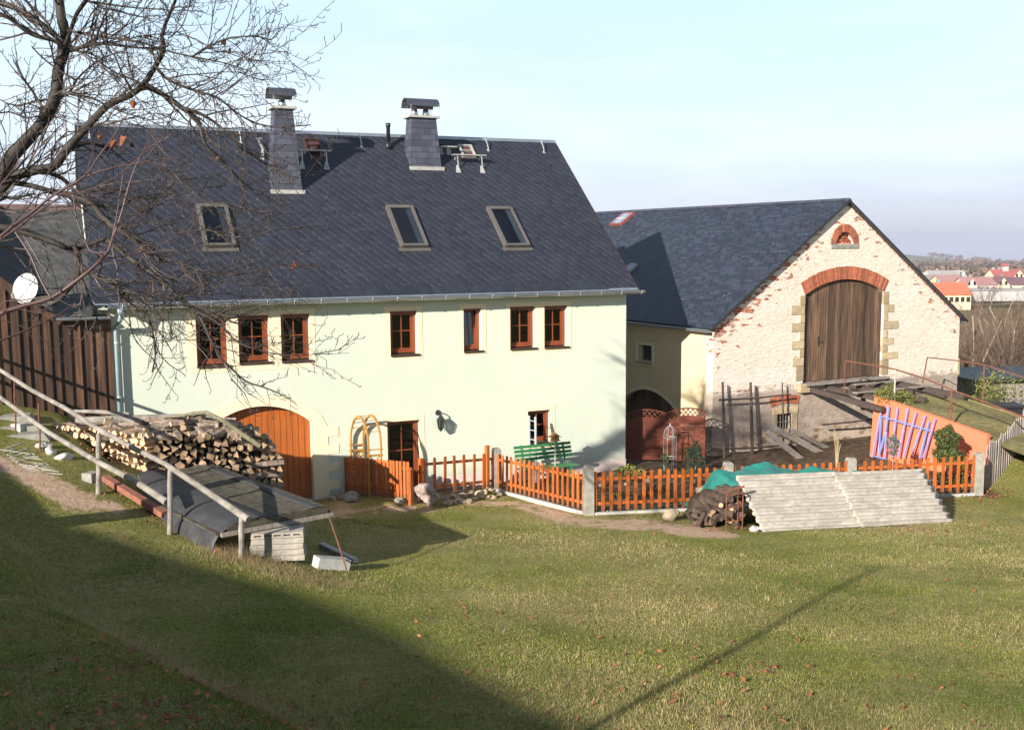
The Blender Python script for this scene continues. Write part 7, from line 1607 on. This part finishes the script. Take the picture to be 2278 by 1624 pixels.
# bank crest with bleached grass in the left foreground
m = MB()
for k in range(5200):
    u = rg.random(); x = lerp(-8.3, -1.2, u) + rg.normal(0, .17); y = lerp(15.8, 8.0, u) + rg.normal(0, .17); z = h(x, y); hh = rg.uniform(.02, .09); a = rg.uniform(0, 6.28); l = hh * rg.uniform(.3, 1.2); w_ = .004
    m.add([(x - w_, y, z), (x + w_, y, z), (x + math.cos(a) * l, y + math.sin(a) * l, z + hh)], [(0, 1, 2)])
o = m.build('dry_grass', M_['drygrass'], None); tag(o, 'strip of bleached grass along the crest of the bank in the left foreground', 'dry grass', None, 'stuff')
# fallen leaves
m = MB()
def lf(x, y, s_):
    z = h(x, y) + rg.uniform(.012, .045); a = rg.uniform(0, 6.28); n_ = Vector((rg.normal(0, .45), rg.normal(0, .45), 1)).normalized(); b = (n_.orthogonal()).normalized(); b = Matrix.Rotation(a, 3, n_) @ b; c = n_.cross(b); p = Vector((x, y, z))
    m.add([p - b * s_, p - b * s_ * .3 + c * s_ * .55 + n_ * s_ * .2, p + b * s_ + n_ * s_ * .25, p - b * s_ * .2 - c * s_ * .5 + n_ * s_ * .15], [(0, 1, 2), (0, 2, 3)])
def scat(n, cx, cy, sx, sy, s0, s1):
    for _ in range(n): lf(rg.normal(cx, sx), rg.normal(cy, sy), rg.uniform(s0, s1))
for _ in range(620):
    Y = 6.5 * (24 / 6.5) ** rg.random(); X = rg.uniform(-.5, .5) * Y
    if clear(X, Y): lf(X, Y, rg.uniform(.015, .04))
for px, py, n_, sx in ((600, 1560, 90, .7), (330, 1480, 90, .6), (120, 1500, 60, .6), (520, 1600, 80, .5), (120, 1400, 40, .5), (350, 1580, 90, .5), (230, 1600, 60, .4), (860, 1580, 14, .5), (1650, 1500, 24, .45), (1600, 1480, 20, .4), (1700, 1580, 20, .5), (1020, 1350, 15, .8), (2210, 1098, 170, .45), (2150, 1112, 60, .5), (2000, 1165, 50, .8), (2060, 1180, 30, .8), (190, 1005, 40, .3), (230, 1045, 50, .3), (330, 1120, 70, .35), (300, 1095, 40, .3), (380, 1165, 50, .3), (1010, 1125, 40, .5), (930, 1140, 20, .4), (1620, 1180, 40, .3), (1560, 1160, 20, .2)):
    P = gp(px, py); scat(n_, P.x, P.y, sx, sx * .7, .018, .045)
o = m.build('fallen_leaves', M_['dead_leaf'], None); tag(o, 'rust brown fallen leaves scattered over the meadow and heaped by the grey fence', 'fallen leaves', None, 'stuff')
# pot plants on the window boards
for s, z, lb, hh, c in ((-8.86, 3.60, 'yellow flowering pot plant in the third upper window', .3, 'leaf_yellow'), (-6.16, 3.6, 'spiky green pot plant in the fourth upper window', .18, 'leaf_green'), (-2.92, 3.6, 'spiky pot plant in the window left of the last', .2, 'leaf_yellow'), (-3.2, 3.6, 'low pot plant in the left half of the last but one window', .14, 'leaf_green'), (-2.02, 3.59, 'low green pot plant in the last upper window', .14, 'leaf_green'), (-11.02, 3.6, 'sunflower like flower in the first upper window', .24, 'leaf_yellow')):
    t = thing('pot_plant', lb, 'plant', HF @ Matrix.Translation((s, .30, z)), 'pot plants in the upper windows'); m = MB(); leafball(m, (0, 0, hh * .6), (.09, .08, hh * .5), 60, .035, 3, .2); m.build('leaves', M_[c], t); m = MB(); m.tube([(0, 0, -.04), (0, 0, .06)], [.04, .055], 8); m.build('pot', M_['white'], t)
print('objects', len(bpy.data.objects), 'logs', NLOG[0])

HAZE = True
if HAZE:
    hz3 = NB('air_haze'); hz3.t.nodes.remove(hz3.b); pv = hz3.n('ShaderNodeVolumePrincipled'); pv.inputs['Density'].default_value = .00022; pv.inputs['Color'].default_value = (.80, .84, 1, 1); pv.inputs['Anisotropy'].default_value = .15
    hz3.t.links.new(pv.outputs[0], hz3.out.inputs['Volume'])
    m = MB(); m.box(-6000, 6000, -6000, 6000, -620, 40); o = m.build('haze', hz3.m, None); tag(o, 'thin pale blue air haze over the whole valley', 'haze', None, 'stuff')
